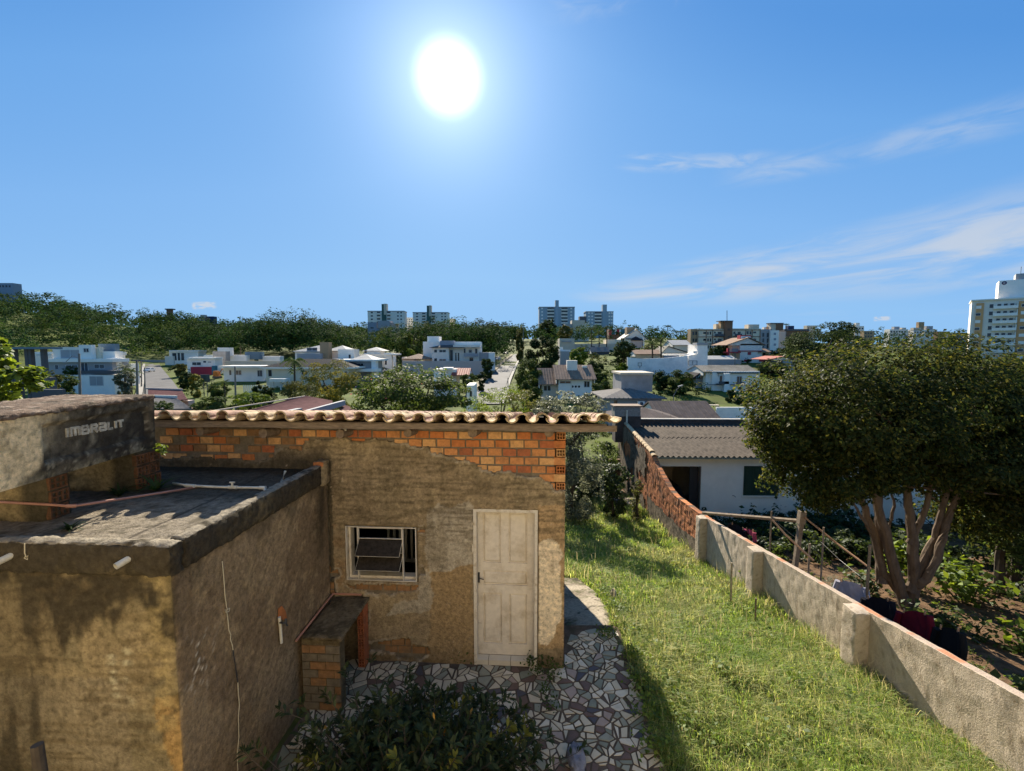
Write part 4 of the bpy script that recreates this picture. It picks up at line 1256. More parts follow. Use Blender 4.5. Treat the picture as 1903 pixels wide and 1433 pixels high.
def shards():
    r_ = np.random.default_rng(11)
    pts = []
    cell = .108
    for gx in np.arange(-3.0, 2.0, cell):
        for gy in np.arange(.6, 7.1, cell):
            pts.append((gx + r_.uniform(-.05, .05), gy + r_.uniform(-.05, .05))) if r_.random() > .42 else None
    pts = np.array(pts)
    pvp = np.array(pv)
    ok = in_poly(pts[:, 0], pts[:, 1], pvp)
    ok &= pts[:, 1] < 6.75
    inside = ok.copy()
    order = []
    res = []
    for i in np.nonzero(ok)[0]:
        p = pts[i]
        d = pts - p; dd = (d ** 2).sum(1)
        nb = np.nonzero((dd < (.42) ** 2) & (dd > 1e-9))[0]
        poly = [p + np.array(q) for q in ((-.3, -.3), (.3, -.3), (.3, .3), (-.3, .3))]
        sx_ = r_.uniform(.9, 1.1)
        for j in nb[np.argsort(dd[nb])]:
            n_ = d[j] / math.sqrt(dd[j])
            poly = clip_half(poly, p + d[j] / 2, n_)
            if len(poly) < 3: break
        if len(poly) < 3: continue
        pieces = [poly]
        if area(poly) > .010 and r_.random() < .85:      # snapped once more
            c = np.mean(poly, 0) + r_.uniform(-.03, .03, 2); a = r_.uniform(0, math.pi); n_ = np.array((math.cos(a), math.sin(a)))
            pieces = [clip_half(poly, c, n_), clip_half(poly, c, -n_)]
        for q in pieces:
            if len(q) < 3 or area(q) < .0012: continue
            q = np.array(q)
            # joint: pull every edge in
            c = q.mean(0)
            g = r_.uniform(.006, .016)
            qq = [v for v in q]
            m = len(q)
            for k in range(m):
                a, b = q[k], q[(k + 1) % m]
                e = b - a; L = np.linalg.norm(e)
                if L < 1e-6: continue
                n_ = np.array((e[1], -e[0])) / L
                if (c - a) @ n_ > 0: n_ = -n_
                qq = clip_half(qq, a - n_ * g, n_)
                if len(qq) < 3: break
            if len(qq) < 3 or area(qq) < .0008: continue
            if not in_poly(np.array([v[0] for v in qq]), np.array([v[1] for v in qq]), pvp).all(): continue
            res.append(np.array(qq))
    return res
SH = shards()
def vis_score(q):
    c = q.mean(0)
    y, x = c[1], c[0]
    u = x / y
    py = CY + FPX * math.tan(math.atan2(H, y) - PITCH)
    if py > 1440 or x < -1.9: return 1e-6 * area(q)
    if y < 4.6 and x < .15: return 1e-4 * area(q)
    return area(q) / y ** 3
SH.sort(key=lambda q: -vis_score(q))
rest = [MB() for _ in range(3)]
r_ = np.random.default_rng(5)
for i, q in enumerate(SH):
    th = .007 + r_.uniform(-.0015, .002)
    c = q.mean(0); tilt = r_.uniform(-.012, .012, 2)
    n_ = len(q)
    top = [(x, y, th + (np.array((x, y)) - c) @ tilt) for x, y in q]
    bot = [(x, y, -.002) for x, y in q]
    V = top + bot
    F = [tuple(range(n_))] + [(k, n_ + k, n_ + (k + 1) % n_, (k + 1) % n_) for k in range(n_)]
    if np.cross(q[1] - q[0], q[2] - q[1]) < 0: F = [f[::-1] for f in F]
    mi = r_.choice(7, p=SH_P)
    if i < 298:
        mesh_obj('tile', V, F, M['shard'][mi], pave)
    else:
        b = rest[(0, 2, 4)[mi % 3] // 2 if mi < 5 else 0]
        b.add(V, F)
for b, mi in zip(rest, (0, 2, 1)):
    if b.V: b.build('tile_shards', M['shard'][mi], pave, kind='stuff')
# cracked concrete strip beyond the tiles, falling with the yard
def conc():
    ys = np.linspace(6.86, 10.4, 60)
    N = 26
    A = np.zeros((60, N, 3)); 
    for i, y in enumerate(ys):
        xr = np.interp(y, (6.8, 7.56, 8.4, 9.4, 10.4), (1.62, 1.80, 1.86, 1.84, 1.66)) + (fbm(P3(0, y * 6, 0), 1, 3, 5)[0] - .5) * .16
        A[i, :, 0] = np.linspace(.70, xr, N); A[i, :, 1] = y
    P = A.reshape(-1, 3)
    z = z_path(P[:, 1]) + .035 + (fbm(P, 3, 4, 6) - .5) * .06
    t = np.tile(np.linspace(0, 1, N), 60)
    z = z - sstep(t, .93, 1) * .10
    P[:, 2] = z
    n1 = fbm(P, 2.2, 5, 7); n2 = fbm(P, 8, 5, 8)
    c = np.tile(np.array((.33, .28, .21)), (len(P), 1)); c = mixc3(c, (.15, .12, .085), sstep(n1, .47, .6) * .7); c = mixc3(c, (.07, .075, .03), sstep(n2, .52, .62) * .8 * sstep(n1, .4, .55))
    cr = np.abs(fbm(P, 1.4, 4, 10) - .5); c = mixc3(c, (.05, .045, .03), (cr < .012) * .9)
    idx = np.arange(60 * N).reshape(60, N)
    F = np.stack([idx[:-1, :-1], idx[:-1, 1:], idx[1:, 1:], idx[1:, :-1]], -1).reshape(-1, 4)
    mesh_obj('concrete_path', P, F, M['attr_stucco'], None, col=c, kind='structure')
conc()
# grey rock on the tiles
def rock(name, label, c, r, seed, col):
    import bmesh
    bm = bmesh.new(); bmesh.ops.create_icosphere(bm, subdivisions=3, radius=1)
    V = np.array([v.co[:] for v in bm.verts]); F = [tuple(v.index for v in f.verts) for f in bm.faces]; bm.free()
    V = V * (1 + (fbm(V, 1.3, 3, seed) - .5)[:, None] * .7 + (fbm(V, 4, 3, seed + 1) - .5)[:, None] * .25)
    o = mesh_obj(name, V * np.array(r) + np.array(c), F, mat('stone', col, .9, .35, 14, .01, 40, dirt_or_pits=(.06, .06, .06), dirt_or_pits_scale=9, dirt_or_pits_amt=.6), None, loc=c)
    return tag(o, label, 'rock')
p = at_z(1073, 1412, .06); rock('rock', 'oblong grey rock lying on the broken tile pavement beside the bush', p, (.10, .20, .09), 3, (.17, .17, .185))
p = at_z(1139, 1112, -.55); p = onto(1139, 1116, 6.0); rock('rock', 'pale pointed stone standing in the grass beyond the concrete path', (p[0], p[1], p[2] + .08), (.07, .07, .15), 8, (.35, .29, .22))

# ------------------------------------------------------------------ boundary wall
WF = Frame((wall_x(5.0), 5.0, 0), -1.4)          # x across the wall (towards the garden), y away along it
ytop = np.array([-3, 4.95, 7.24, 10.6, 14.0]); ztop = np.array([1.35, .34, -.01, -.48, -.94])
def wtop(y): return np.interp(y, ytop, ztop)
bw = thing('boundary_wall', 'long rendered boundary wall with buttress piers beside the grass', 'wall', (6.1, 8, -1.5))
def wall_col(P):
    n1, n2 = fbm(P, .9, 5, 141), fbm(P, 8, 5, 142)
    c = np.tile(np.array((.50, .415, .315)), (len(P), 1))
    c = mixc3(c, (.44, .36, .265), sstep(n1, .45, .6) * .8)
    c = mixc3(c, (.46, .385, .285), sstep(n2, .55, .7) * .5)
    c = mixc3(c, (.22, .165, .105), sstep(fbm(P, 24, 3, 143), .6, .72) * .55)
    return c
WT = .125
def yard_wall():
    ys = np.arange(-3, 14.0 + .04, .05); N = 18
    V, F, C = [], [], []
    lv = WF  # local
    prof = [('l', k / (N - 1)) for k in range(N)] + [('t', .15), ('t', .5), ('t', .85)] + [('r', 1 - k / 5) for k in range(6)]
    A = np.zeros((len(ys), len(prof), 3))
    for i, y in enumerate(ys):
        zt = wtop(y) ; zb = min(float(z_wallbase(y)), zt - .5) - .4
        for j, (s, f) in enumerate(prof):
            if s == 'l': p = (0, zb + (zt - zb) * f)
            elif s == 't': p = (WT * f, zt + .004)
            else: p = (WT, zb + (zt - zb) * f)
            A[i, j] = (p[0], y - 5.0, p[1])
    P = A.reshape(-1, 3)
    P = P + np.stack([(fbm(P, 5, 4, 144) - .5) * .030, 0 * P[:, 0], (fbm(P, 6, 3, 145) - .5) * .022], 1)
    n, m = len(ys), len(prof)
    idx = np.arange(n * m).reshape(n, m)
    F = np.stack([idx[:-1, :-1], idx[:-1, 1:], idx[1:, 1:], idx[1:, :-1]], -1).reshape(-1, 4)
    c = wall_col(P)
    topm = np.isin(np.tile(np.arange(m), n), (N, N + 1, N + 2))
    c = mixc3(c, (.36, .28, .22), topm * .8); c = mixc3(c, (.44, .17, .08), topm * sstep(fbm(P3(0, P[:, 1], 0), 2.2, 3, 147), .56, .62) * .8)
    caps_ = [tuple(idx[0]), tuple(idx[-1][::-1])]
    Fl = [tuple(f) for f in F] + caps_
    mesh_obj('wall_panel', WF(P), Fl, M['attr_wall'], bw, col=c, smooth=False)
yard_wall()
for yc in (3.75, 7.24, 10.6, 13.9):
    zt = float(wtop(yc)) - .012; zb = float(z_wallbase(yc)) - .5
    V, W, F = rough_box(-.24, .03, yc - 5.0, yc - 5.0 + .34, zb, zt, .05, .010, 8, WF, 150, chip=.02)
    V[:, 2] += 0
    mesh_obj('buttress_pier', W, F, M['attr_wall'], bw, col=wall_col(V + yc))
# brick stretch, then the tile-capped gable wall of the neighbour
M['brickwall'] = bpy.data.materials.new('thin_brickwork'); M['brickwall'].use_nodes = True
def brick_mat(m, mortar, c1, c2, sx=1.0):
    nt = m.node_tree; N = nt.nodes; L = nt.links; p = N['Principled BSDF']; p.inputs['Roughness'].default_value = .95; p.inputs['Specular IOR Level'].default_value = .1
    uv = N.new('ShaderNodeNewGeometry'); sp_ = N.new('ShaderNodeSeparateXYZ'); L.new(uv.outputs['Position'], sp_.inputs[0])
    cb = N.new('ShaderNodeCombineXYZ'); L.new(sp_.outputs[1], cb.inputs[0]); L.new(sp_.outputs[2], cb.inputs[1])
    br = N.new('ShaderNodeTexBrick'); L.new(cb.outputs[0], br.inputs['Vector'])
    br.inputs['Scale'].default_value = 1; br.inputs['Brick Width'].default_value = .24; br.inputs['Row Height'].default_value = .078; br.inputs['Mortar Size'].default_value = .010
    br.inputs['Color1'].default_value = (*c1, 1); br.inputs['Color2'].default_value = (*c2, 1); br.inputs['Mortar'].default_value = (*mortar, 1); br.inputs['Mortar Smooth'].default_value = .3
    no = N.new('ShaderNodeTexNoise'); no.inputs['Scale'].default_value = 1.6; no.inputs['Detail'].default_value = 8; no.inputs['Roughness'].default_value = .7
    L.new(uv.outputs['Position'], no.inputs['Vector'])
    mr = N.new('ShaderNodeMapRange'); mr.inputs['From Min'].default_value = .5; mr.inputs['From Max'].default_value = .62; mr.inputs['To Max'].default_value = .75; L.new(no.outputs['Fac'], mr.inputs['Value'])
    mx = N.new('ShaderNodeMix'); mx.data_type = 'RGBA'; L.new(mr.outputs[0], mx.inputs[0]); L.new(br.outputs['Color'], mx.inputs[6]); mx.inputs[7].default_value = (.075, .055, .04, 1)
    L.new(mx.outputs[2], p.inputs['Base Color'])
    bp_ = N.new('ShaderNodeBump'); bp_.inputs['Strength'].default_value = 1; bp_.inputs['Distance'].default_value = .03; L.new(br.outputs['Fac'], bp_.inputs['Height']); bp_.invert = True
    L.new(bp_.outputs[0], p.inputs['Normal'])
brick_mat(M['brickwall'], (.13, .09, .06), (.56, .22, .085), (.36, .12, .05))
nbw = thing('brick_wall', 'old orange brick boundary wall climbing to a tile capped gable beside the white neighbour house', 'wall', (6.3, 18, -2.5))
def nwall_top(y):
    return np.interp(y, (14.02, 16.9, 17.6, 19.6, 20.15, 27.3), (-.98, -1.2, -1.15, -.62, -.32, .28))
def nbrick():
    ys = np.linspace(14.03, 27.3, 190); N = 30
    prof = [(0, k / (N - 1)) for k in range(N)] + [(.1, 1.0), (.2, 1.0)] + [(.2, 1 - k / 6) for k in range(7)]
    A = np.zeros((len(ys), len(prof), 3))
    for i, y in enumerate(ys):
        zt = float(nwall_top(y)); zb = float(z_wallbase(y)) - .5
        for j, (xx, f) in enumerate(prof):
            A[i, j] = (xx, y - 5.0, zb + (zt - zb) * f)
    P = A.reshape(-1, 3)
    # coat of dark render below, broken away above
    n1 = fbm(P, 1.1, 4, 160)
    P = P + np.stack([(fbm(P, 9, 3, 161) - .5) * .05, 0 * P[:, 0], 0 * P[:, 0]], 1)
    n, m = len(ys), len(prof)
    idx = np.arange(n * m).reshape(n, m)
    F = np.stack([idx[:-1, :-1], idx[:-1, 1:], idx[1:, 1:], idx[1:, :-1]], -1).reshape(-1, 4)
    mesh_obj('brickwork', WF(P), [tuple(f) for f in F] + [tuple(idx[0]), tuple(idx[-1][::-1])], M['brickwall'], nbw)
    # render left on the lower part
    ys2 = np.linspace(14.03, 27.2, 260); zf = np.linspace(0, 1, 60)
    A = np.zeros((260, 60, 3))
    for i, y in enumerate(ys2):
        zb = float(z_wallbase(y)) - .3; zt = float(nwall_top(y)) - .05
        A[i, :, 1] = y - 5; A[i, :, 2] = zb + (zt - zb) * zf
    P = A.reshape(-1, 3)
    P[:, 0] = -.03 - fbm(P, 4, 4, 162) * .035
    n1 = fbm(P, 1.4, 4, 163)
    yy = P[:, 1] + 5
    # height above base up to which the coat survives
    base = z_wallbase(yy)
    lim = np.interp(yy, (14, 16.5, 18.5, 20.3, 21.4, 23, 27), (.75, .75, .8, .9, 3.9, 4, 4)) + (n1 - .5) * .5
    keepv = (P[:, 2] - base) < lim
    keepv &= ~((yy > 20.5) & (fbm(P, .9, 3, 164) > .56))
    idx = np.arange(260 * 60).reshape(260, 60)
    F = np.stack([idx[:-1, :-1], idx[:-1, 1:], idx[1:, 1:], idx[1:, :-1]], -1).reshape(-1, 4)
    F = F[keepv[F].all(1)]
    c = np.tile(np.array((.17, .135, .095)), (len(P), 1)); n2 = fbm(P, 6, 5, 165)
    c = mixc3(c, (.06, .05, .036), sstep(n2, .45, .6) * .8); c = mixc3(c, (.26, .21, .15), sstep(fbm(P, 15, 4, 166), .58, .68) * .7)
    mesh_obj('old_render', WF(P), F, M['attr_stucco'], nbw, col=c)
nbrick()
# cap tiles down the gable
for k in range(19):
    y = 20.0 + k * .39
    o_ = bpy.data.objects.new('cap_tile', caps[(k * 3) % 5]); COL.objects.link(o_); o_.parent = nbw
    o_.location = tuple(WF([(.1, y - 5, float(nwall_top(y)) + .01)])[0] - LOC[nbw.name]); o_.rotation_euler = (math.atan(.085) + .04, 0, WF.a); o_.scale = (1.55, 1, 1.3)
    o_.material_slots[0].link = 'OBJECT'; o_.material_slots[0].material = M['tile_pale']

# ------------------------------------------------------------------ white neighbour house (garage + green shutters)
NY = 20.2
NF = Frame((wall_x(NY) + .12, NY, 0), -1.4)
M['cream_wall'] = mat('cream_wall_paint', (.88, .81, .65), .8, .06, 1.2, .002, 30, dirt_or_pits=(.76, .69, .54), dirt_or_pits_scale=.8, dirt_or_pits_amt=.5, spec=.2)
nh = thing('neighbour_house', 'low cream house with corrugated roof, open garage doorway and closed dark green shutters', 'house', NF([(6, 3, -3.6)])[0])
def npx(px, py, y=0.0): return NF.on_front(px, py, y)
gx0, gx1 = .0, npx(1302, 900)[0]; gz = npx(1302, 867)[1]
sx0, sz1 = npx(1383, 866); sx1, sz0 = npx(1446, 921)
ZE = npx(1400, 849)[1]; NB = -4.2; ND = 7.0; NW = 13.5
b = MB(NF)
for x0, x1, z0, z1 in ((0, gx1, gz, ZE), (gx1, sx0, NB, ZE), (sx0, sx1, NB, sz0), (sx0, sx1, sz1, ZE), (sx1, NW, NB, ZE)):
    b.box(x0, x1, 0, .15, z0, z1)
b.box(NW - .15, NW, .151, ND, NB, ZE); b.box(0, NW - .151, ND - .15, ND, NB, ZE)
nwall = b.build('wall', M['cream_wall'], nh)
M['garage_wall'] = mat('garage_wall', (.72, .64, .50), .9, .1, 2)
b = MB(NF); b.box(gx1 + .45, gx1 + .55, .16, ND - .16, NB, ZE - .02); b.box(0.1, gx1 + .45, 5.2, 5.3, NB, ZE - .02); b.box(0.0, .1, .16, ND - .16, NB, ZE - .02); b.box(.1, gx1 + .449, .16, 5.19, -3.75, -3.65)
b.build('garage_lining', M['garage_wall'], nh)
MB(NF).box(gx1 - .05, gx1 - .001, -.02, .10, -3.6, gz).build('door_jamb', M['wood_grey'], nh)
MB(NF).box(gx1 - .45, gx1 - .06, .16, .20, -3.64, gz - .02).build('garage_door', M['metal_dark'], nh)
M['shutter'] = mat('dark_green_shutter', (.022, .045, .026), .55, .12, 4, .001, 40, spec=.3)
sh = MB(NF); rect_frame(sh, sx0, sx1, sz0, sz1, -.03, .08, .06); sho = sh.build('window', M['shutter'], nh)
n_ = 4
for k in range(n_):
    a_ = sx0 + .062 + k * (sx1 - sx0 - .124) / n_; c_ = a_ + (sx1 - sx0 - .124) / n_ - .012
    q = MB(NF); q.box(a_, c_, -.012, .03, sz0 + .062, sz1 - .062); q.box(a_ + .07, c_ - .07, -.024, -.0125, sz0 + .15, sz1 - .15); q.build('shutter', M['shutter'], sho)
MB(NF).box(sx0 - .06, sx1 + .06, -.06, .05, sz0 - .05, sz0 - .002).build('sill', M['cream_wall'], sho)
for px in (1363, 1453):
    x, z = npx(px, 922); b = MB(NF); b.tube([(x - .06, -.01, z + .03), (x, -.05, z + .04), (x + .07, -.07, z - .03)], .012, 6); b.build('shutter_hook', M['metal_dark'], nh)
# corrugated sheets
M['fibro'] = mat('weathered_corrugated_sheet', (.105, .084, .064), .9, .3, 3, .004, 40, spec=.05, dirt_or_pits=(.045, .038, .03), dirt_or_pits_scale=2.2, dirt_or_pits_amt=.8)
M['ridge'] = mat('dark_flashing', (.07, .055, .045), .9, .3, 3)
def corrugated(fr, x0, x1, y0, y1, z0, z1, pitch_, amp, name, m_, parent, rows=10, thick=.012, jag=0.0):
    n = int((x1 - x0) / pitch_ * 8)
    xs = np.linspace(x0, x1, n); ys = np.linspace(0, 1, rows)
    A = np.zeros((rows, n, 3))
    for i, t in enumerate(ys):
        A[i, :, 0] = xs; A[i, :, 1] = y0 + (y1 - y0) * t; A[i, :, 2] = z0 + (z1 - z0) * t + amp * np.cos(2 * np.pi * xs / pitch_) + (fbm(P3(xs, i * .7, 0), .9, 2, 170) - .5) * .03
    B = A.copy(); B[..., 2] -= thick
    b = MB(fr); b.grid(A); b.grid(B[:, ::-1])
    e = np.stack([A[0], B[0]]); b.grid(e[:, ::-1]); e = np.stack([A[-1], B[-1]]); b.grid(e)
    return b.build(name, m_, parent, smooth=False)
YR = 6.6
zr_ = npx(1250, 789, YR)[1]
for k in range(7):
    x0 = .12 + k * 1.92
    corrugated(NF, x0, min(x0 + 1.925, NW + .3), -.45, YR * .52, ZE + .10 + rng.uniform(-.005, .005), ZE + .10 + (zr_ - ZE - .1) * .54, .245, .042, 'roof_sheet', M['fibro'], nh)
    corrugated(NF, x0, min(x0 + 1.925, NW + .3), YR * .48, YR, ZE + .125 + (zr_ - ZE - .1) * .50, zr_ + .01, .245, .042, 'roof_sheet', M['fibro'], nh)
b = MB(NF); b.box(.1, NW + .3, -.40, -.36, ZE - .02, ZE + .065); b.box(.1, NW + .3, -.36, 0, ZE - .006, ZE + .012); b.build('eave_board', mat('green_eave_board', (.20, .25, .21), .7, .2, 3), nh)
zt_ = npx(1250, 778, YR + .1)[1]
b = MB(NF); b.box(0.1, NW + .3, YR + .02, YR + .24, zr_ - 1.5, zt_ - .05); b.build('back_parapet', M['ridge'], nh)
b = MB(NF); b.box(0.05, NW + .35, YR - .03, YR + .30, zt_ - .049, zt_); b.build('parapet_coping', mat('pale_coping', (.38, .35, .30), .9, .3, 4), nh)
# small tank on its corner
cx0, cz1 = npx(1141, 754, YR - 1.0); cx1, cz0 = npx(1192, 774, YR - 1.0)
wt2 = thing('chimney_tank', 'small grey fibre cement water tank on the blackened brick corner of the corrugated roof', 'water tank', NF([(cx0 + .6, YR - .7, zr_)])[0])
V, W, F = rough_box(cx0 + .05, cx1 - .05, YR - .98, YR - .1, cz0, cz1 - .06, .1, .01, 5, NF, 171); 
c = np.tile(np.array((.27, .26, .235)), (len(V), 1)); c = mixc3(c, (.10, .09, .08), sstep(fbm(V, 2.5, 4, 172) - V[:, 2] * .3 + .1, .5, .65))
mesh_obj('tank_body', W, F, M['attr_stucco'], wt2, col=c)
MB(NF).box(cx0 - .03, cx1 + .03, YR - 1.06, YR - .02, cz1 - .059, cz1).build('tank_lid', mat('rusty_lid', (.22, .15, .10), .9, .3, 5), wt2)
MB(NF).box(cx0 + .1, cx1 - .02, YR - 1.0, YR - .1, zr_ - .9, cz0 - .003).build('tank_base', M['ridge'], wt2)
MB(NF).tube([(cx0 + .75, YR - 1.05, cz0 - .75), (cx0 + .75, YR - 1.05, cz1 - .25)], .05, 8).build('down_pipe', M['pvc'], wt2)
# car in the garage, seen from behind the wall
car_paint = mat('dark_green_car_paint', (.018, .03, .026), .25, .05, 2, spec=.6)
def car(name, label, fr, L=4.0, W_=1.65, paint=None, group=None, parent_z=0):
    t = thing(name, label, 'car', fr([(0, 0, 0)])[0], group)
    # side outline (y along the car, z up), lofted across with tumblehome
    prof = [(-2.0, .35), (-2.0, .75), (-1.86, .92), (-1.05, 1.02), (-.45, 1.42), (.95, 1.46), (1.62, 1.05), (1.98, .98), (2.0, .4)]
    s = L / 4.0
    xs = [(-.5, 1.0), (-.5, 1.0), (-.49, 1), (-.48, 1), (-.38, 1), (-.37, 1), (-.47, 1), (-.48, 1), (-.5, 1)]
    b = MB(fr)
    m = len(prof)
    left = [(x * W_, y * s, z) for (x, _), (y, z) in zip(xs, prof)]; right = [(-x * W_, y * s, z) for (x, _), (y, z) in zip(xs, prof)]
    b.add(left + right, [tuple(range(m - 1, -1, -1)), tuple(range(m, 2 * m))] + [(i, (i + 1) % m, m + (i + 1) % m, m + i) for i in range(m)])
    b.build('body', paint or car_paint, t)
    g = MB(fr)
    for sgn in (-1, 1):
        xg = lambda x: sgn * x * W_
        g.add([(xg(.487), -.85 * s, 1.05), (xg(.486), 1.4 * s, 1.07), (xg(.387), .85 * s, 1.40), (xg(.393), -.42 * s, 1.37)], [(0, 1, 2, 3)])
    g.add([(-.42 * W_, -1.02 * s, 1.055), (.42 * W_, -1.02 * s, 1.055), (.35 * W_, -.52 * s, 1.395), (-.35 * W_, -.52 * s, 1.395)], [(0, 1, 2, 3)])
    g.add([(-.42 * W_, 1.58 * s, 1.10), (.42 * W_, 1.58 * s, 1.10), (.34 * W_, 1.05 * s, 1.425), (-.34 * W_, 1.05 * s, 1.425)], [(3, 2, 1, 0)])
    g.build('windows', M['glass'], t)
    for sx in (-1, 1):
        for yy in (-1.28, 1.22):
            w = MB(fr); w.tube([(sx * (.5 * W_ - .18), yy * s, .31), (sx * (.5 * W_ + .012), yy * s, .31)], .31, 16); wo2 = w.build('wheel', mat('tyre', (.02, .02, .02), .9, .1) if 'tyre' not in M else M['tyre'], t)
            w = MB(fr); w.tube([(sx * (.5 * W_ - .02), yy * s, .31), (sx * (.5 * W_ + .02), yy * s, .31)], .19, 12); w.build('rim', M['pvc'], wo2)
        b = MB(fr); b.box(sx * .36 * W_ - .16, sx * .36 * W_ + .16, -2.012 * s, -1.96 * s, .66, .80); b.build('headlight', mat('lamp_glass', (.6, .6, .55), .1, 0) if 'lampg' not in M else M['lampg'], t)
        b = MB(fr); b.box(sx * .40 * W_ - .1, sx * .40 * W_ + .1, 1.96 * s, 2.012 * s, .72, .92); b.build('tail_light', mat('tail_lamp', (.3, .01, .01), .2, 0) if 'tailg' not in M else M['tailg'], t)
    return t
M['tyre'] = mat('tyre', (.02, .02, .02), .9, .1); M['lampg'] = mat('lamp_glass', (.6, .6, .55), .1, 0); M['tailg'] = mat('tail_lamp', (.3, .01, .01), .2, 0)
cp_ = NF([(1.0, 2.3, -3.65)])[0]
car('parked_car', 'dark car parked in the open garage of the cream house', Frame(cp_, 180 - 1.4))
b = thing('wheelbarrow', 'dark wheelbarrow shape leaning in the garage doorway', 'wheelbarrow', NF([(2.05, 1.2, -3.65)])[0])
q = MB(NF); q.hexa([(1.75, 1.1, -3.1), (2.15, 1.1, -3.1), (2.15, 1.5, -3.1), (1.75, 1.5, -3.1)], [(1.6, 1.0, -2.75), (2.3, 1.0, -2.75), (2.3, 1.6, -2.75), (1.6, 1.6, -2.75)]); q.build('tray', M['metal_dark'], b)
q = MB(NF); q.tube([(1.8, 1.3, -3.4), (2.35, 1.3, -2.7), (2.5, 1.3, -2.35)], .03, 6); q.build('handle', M['metal_dark'], b)
q = MB(NF); q.tube([(1.7, 1.25, -3.45), (1.7, 1.32, -3.45)], .2, 14); q.build('wheel', M['tyre'], b)

# ------------------------------------------------------------------ things at the far end of the yard
sl = thing('manhole_slab', 'pale concrete slab lying on the grass at the foot of the brick wall', 'slab', at(1160, 935, 21))
p = onto(1160, 937, 15.0); V, W, F = rough_box(p[0] - .55, p[0] + .55, p[1] - .5, p[1] + .5, p[2] - .05, p[2] + .16, .12, .02, 3, WORLD, 175)
c = np.tile(np.array((.36, .29, .235)), (len(V), 1)); c = mixc3(c, (.2, .16, .12), sstep(fbm(V, 4, 4, 176), .5, .65)); mesh_obj('slab', W, F, M['attr_stucco'], sl, col=c)
p = onto(1150, 905, 16.0)
pb = thing('planter_box', 'mossy concrete planter box in the shade at the end of the yard', 'planter', p)
b = MB(); b.box(p[0] - .55, p[0] + .7, p[1], p[1] + .06, p[2] - .4, p[2] + .75); b.box(p[0] - .55, p[0] - .5, p[1] + .061, p[1] + 1.2, p[2] - .4, p[2] + .75); b.box(p[0] + .64, p[0] + .7, p[1] + .061, p[1] + 1.2, p[2] - .4, p[2] + .75); b.box(p[0] - .499, p[0] + .639, p[1] + .061, p[1] + 1.2, p[2] - .4, p[2] + .6)
b.build('box', mat('mossy_concrete', (.11, .095, .07), .95, .4, 4, dirt_or_pits=(.05, .05, .03), dirt_or_pits_scale=3, dirt_or_pits_amt=.7), pb)
p = onto(1098, 925, 16.0)
b = MB()
for k in range(7):
    b.box(p[0] - .9 + rng.uniform(-.2, 1.0), p[0] + rng.uniform(.0, 1.0), p[1] - 1 + k * .35, p[1] - .75 + k * .35, p[2] - .2, p[2] + .05 + .02 * k)
tag(b.build('flat_stones', mat('pale_flagstone', (.34, .35, .37), .8, .3, 3), None), 'pale broken flagstones in the shaded far corner of the yard', 'stones')
# back wall of the yard in the shade
b = MB(); b.add([(1.2, 25.5, -4.2), (6.3, 25.5, -4.2), (6.3, 25.5, -1.9), (1.2, 25.5, -1.9), (1.2, 25.7, -4.2), (6.3, 25.7, -4.2), (6.3, 25.7, -1.9), (1.2, 25.7, -1.9)], [(0, 1, 2, 3), (7, 6, 5, 4), (3, 2, 6, 7), (0, 3, 7, 4), (1, 5, 6, 2)])
tag(b.build('yard_end_wall', mat('dark_brick_wall', (.16, .085, .05), .95, .4, 4, dirt_or_pits=(.04, .04, .025), dirt_or_pits_scale=1.5, dirt_or_pits_amt=.8), None), 'shaded low brick wall closing the far end of the yard', 'wall')
# stakes in the grass
for (px, pt, pb_, lab, r0) in ((1358, 1046, 1122, 'pale thin wooden stake standing in the grass near the boundary wall', .022), (1403, 1112, 1160, 'short dark stake in the weeds beside the boundary wall', .018)):
    g = onto(px, pb_ + 4, 6.0); tp_ = at(px + 2, pt, g[1])
    tag(MB().tube([(g[0], g[1], g[2] - .2), (tp_[0], tp_[1], tp_[2])], r0, 8).build('stake', mat('bleached_stake', (.34, .27, .18), .9, .3, 8) if r0 > .02 else M['wood_grey'], None), lab, 'stake')

# ------------------------------------------------------------------ drying frame, washing line and clothes
M['timber'] = mat('weathered_timber', (.23, .18, .13), .9, .35, 9, .004, 60, spec=.1)
M['bamboo'] = mat('reddish_pole', (.42, .24, .13), .7, .25, 6, spec=.2)
fr_ = thing('drying_frame', 'weathered timber clothes drying frame behind the boundary wall', 'drying frame', at(1483, 1040, 11.3))
P0 = at(1306, 953, 13.7); P1 = at(1497, 969, 11.3); PT_ = at(1491, 950, 11.3); PBt = at(1478, 1050, 11.3)
b = MB(); d_ = (PBt - PT_); d_ /= np.linalg.norm(d_)
b.tube([PT_, PT_ + d_ * (2.6)], .075, 4); b.build('post', M['timber'], fr_)
b = MB(); b.tube([PT_ + (0, 0, .0), PT_ + d_ * .34], .105, 4); b.build('post_sleeve', M['timber'], fr_)
b = MB(); b.tube([P0, P1], .05, 4); b.build('cross_beam', M['timber'], fr_)
MB().tube([at(1435, 966, 10.6), at(1460, 994, 10.2), at(1512, 1042, 9.6)], .024, 8).build('slant_pole', M['bamboo'], fr_)
MB().tube([at(1496, 962, 11.2), at(1555, 1010, 10.4), at(1618, 1057, 9.6)], .024, 8).build('slant_pole', M['bamboo'], fr_)
for (px, pt, pb_, Y) in ((1531, 980, 1040, 10.6), (1505, 1010, 1060, 10), (1434, 950, 990, 12.0)):
    a_ = at(px, pt, Y); MB().tube([a_, (a_[0], a_[1], float(z_garden(Y)) - .1)], .022, 6).build('thin_post', M['timber'], fr_)
ln = thing('washing_line', 'thin wire washing line sagging behind the boundary wall', 'washing line', (7.3, 8.5, -1.5))
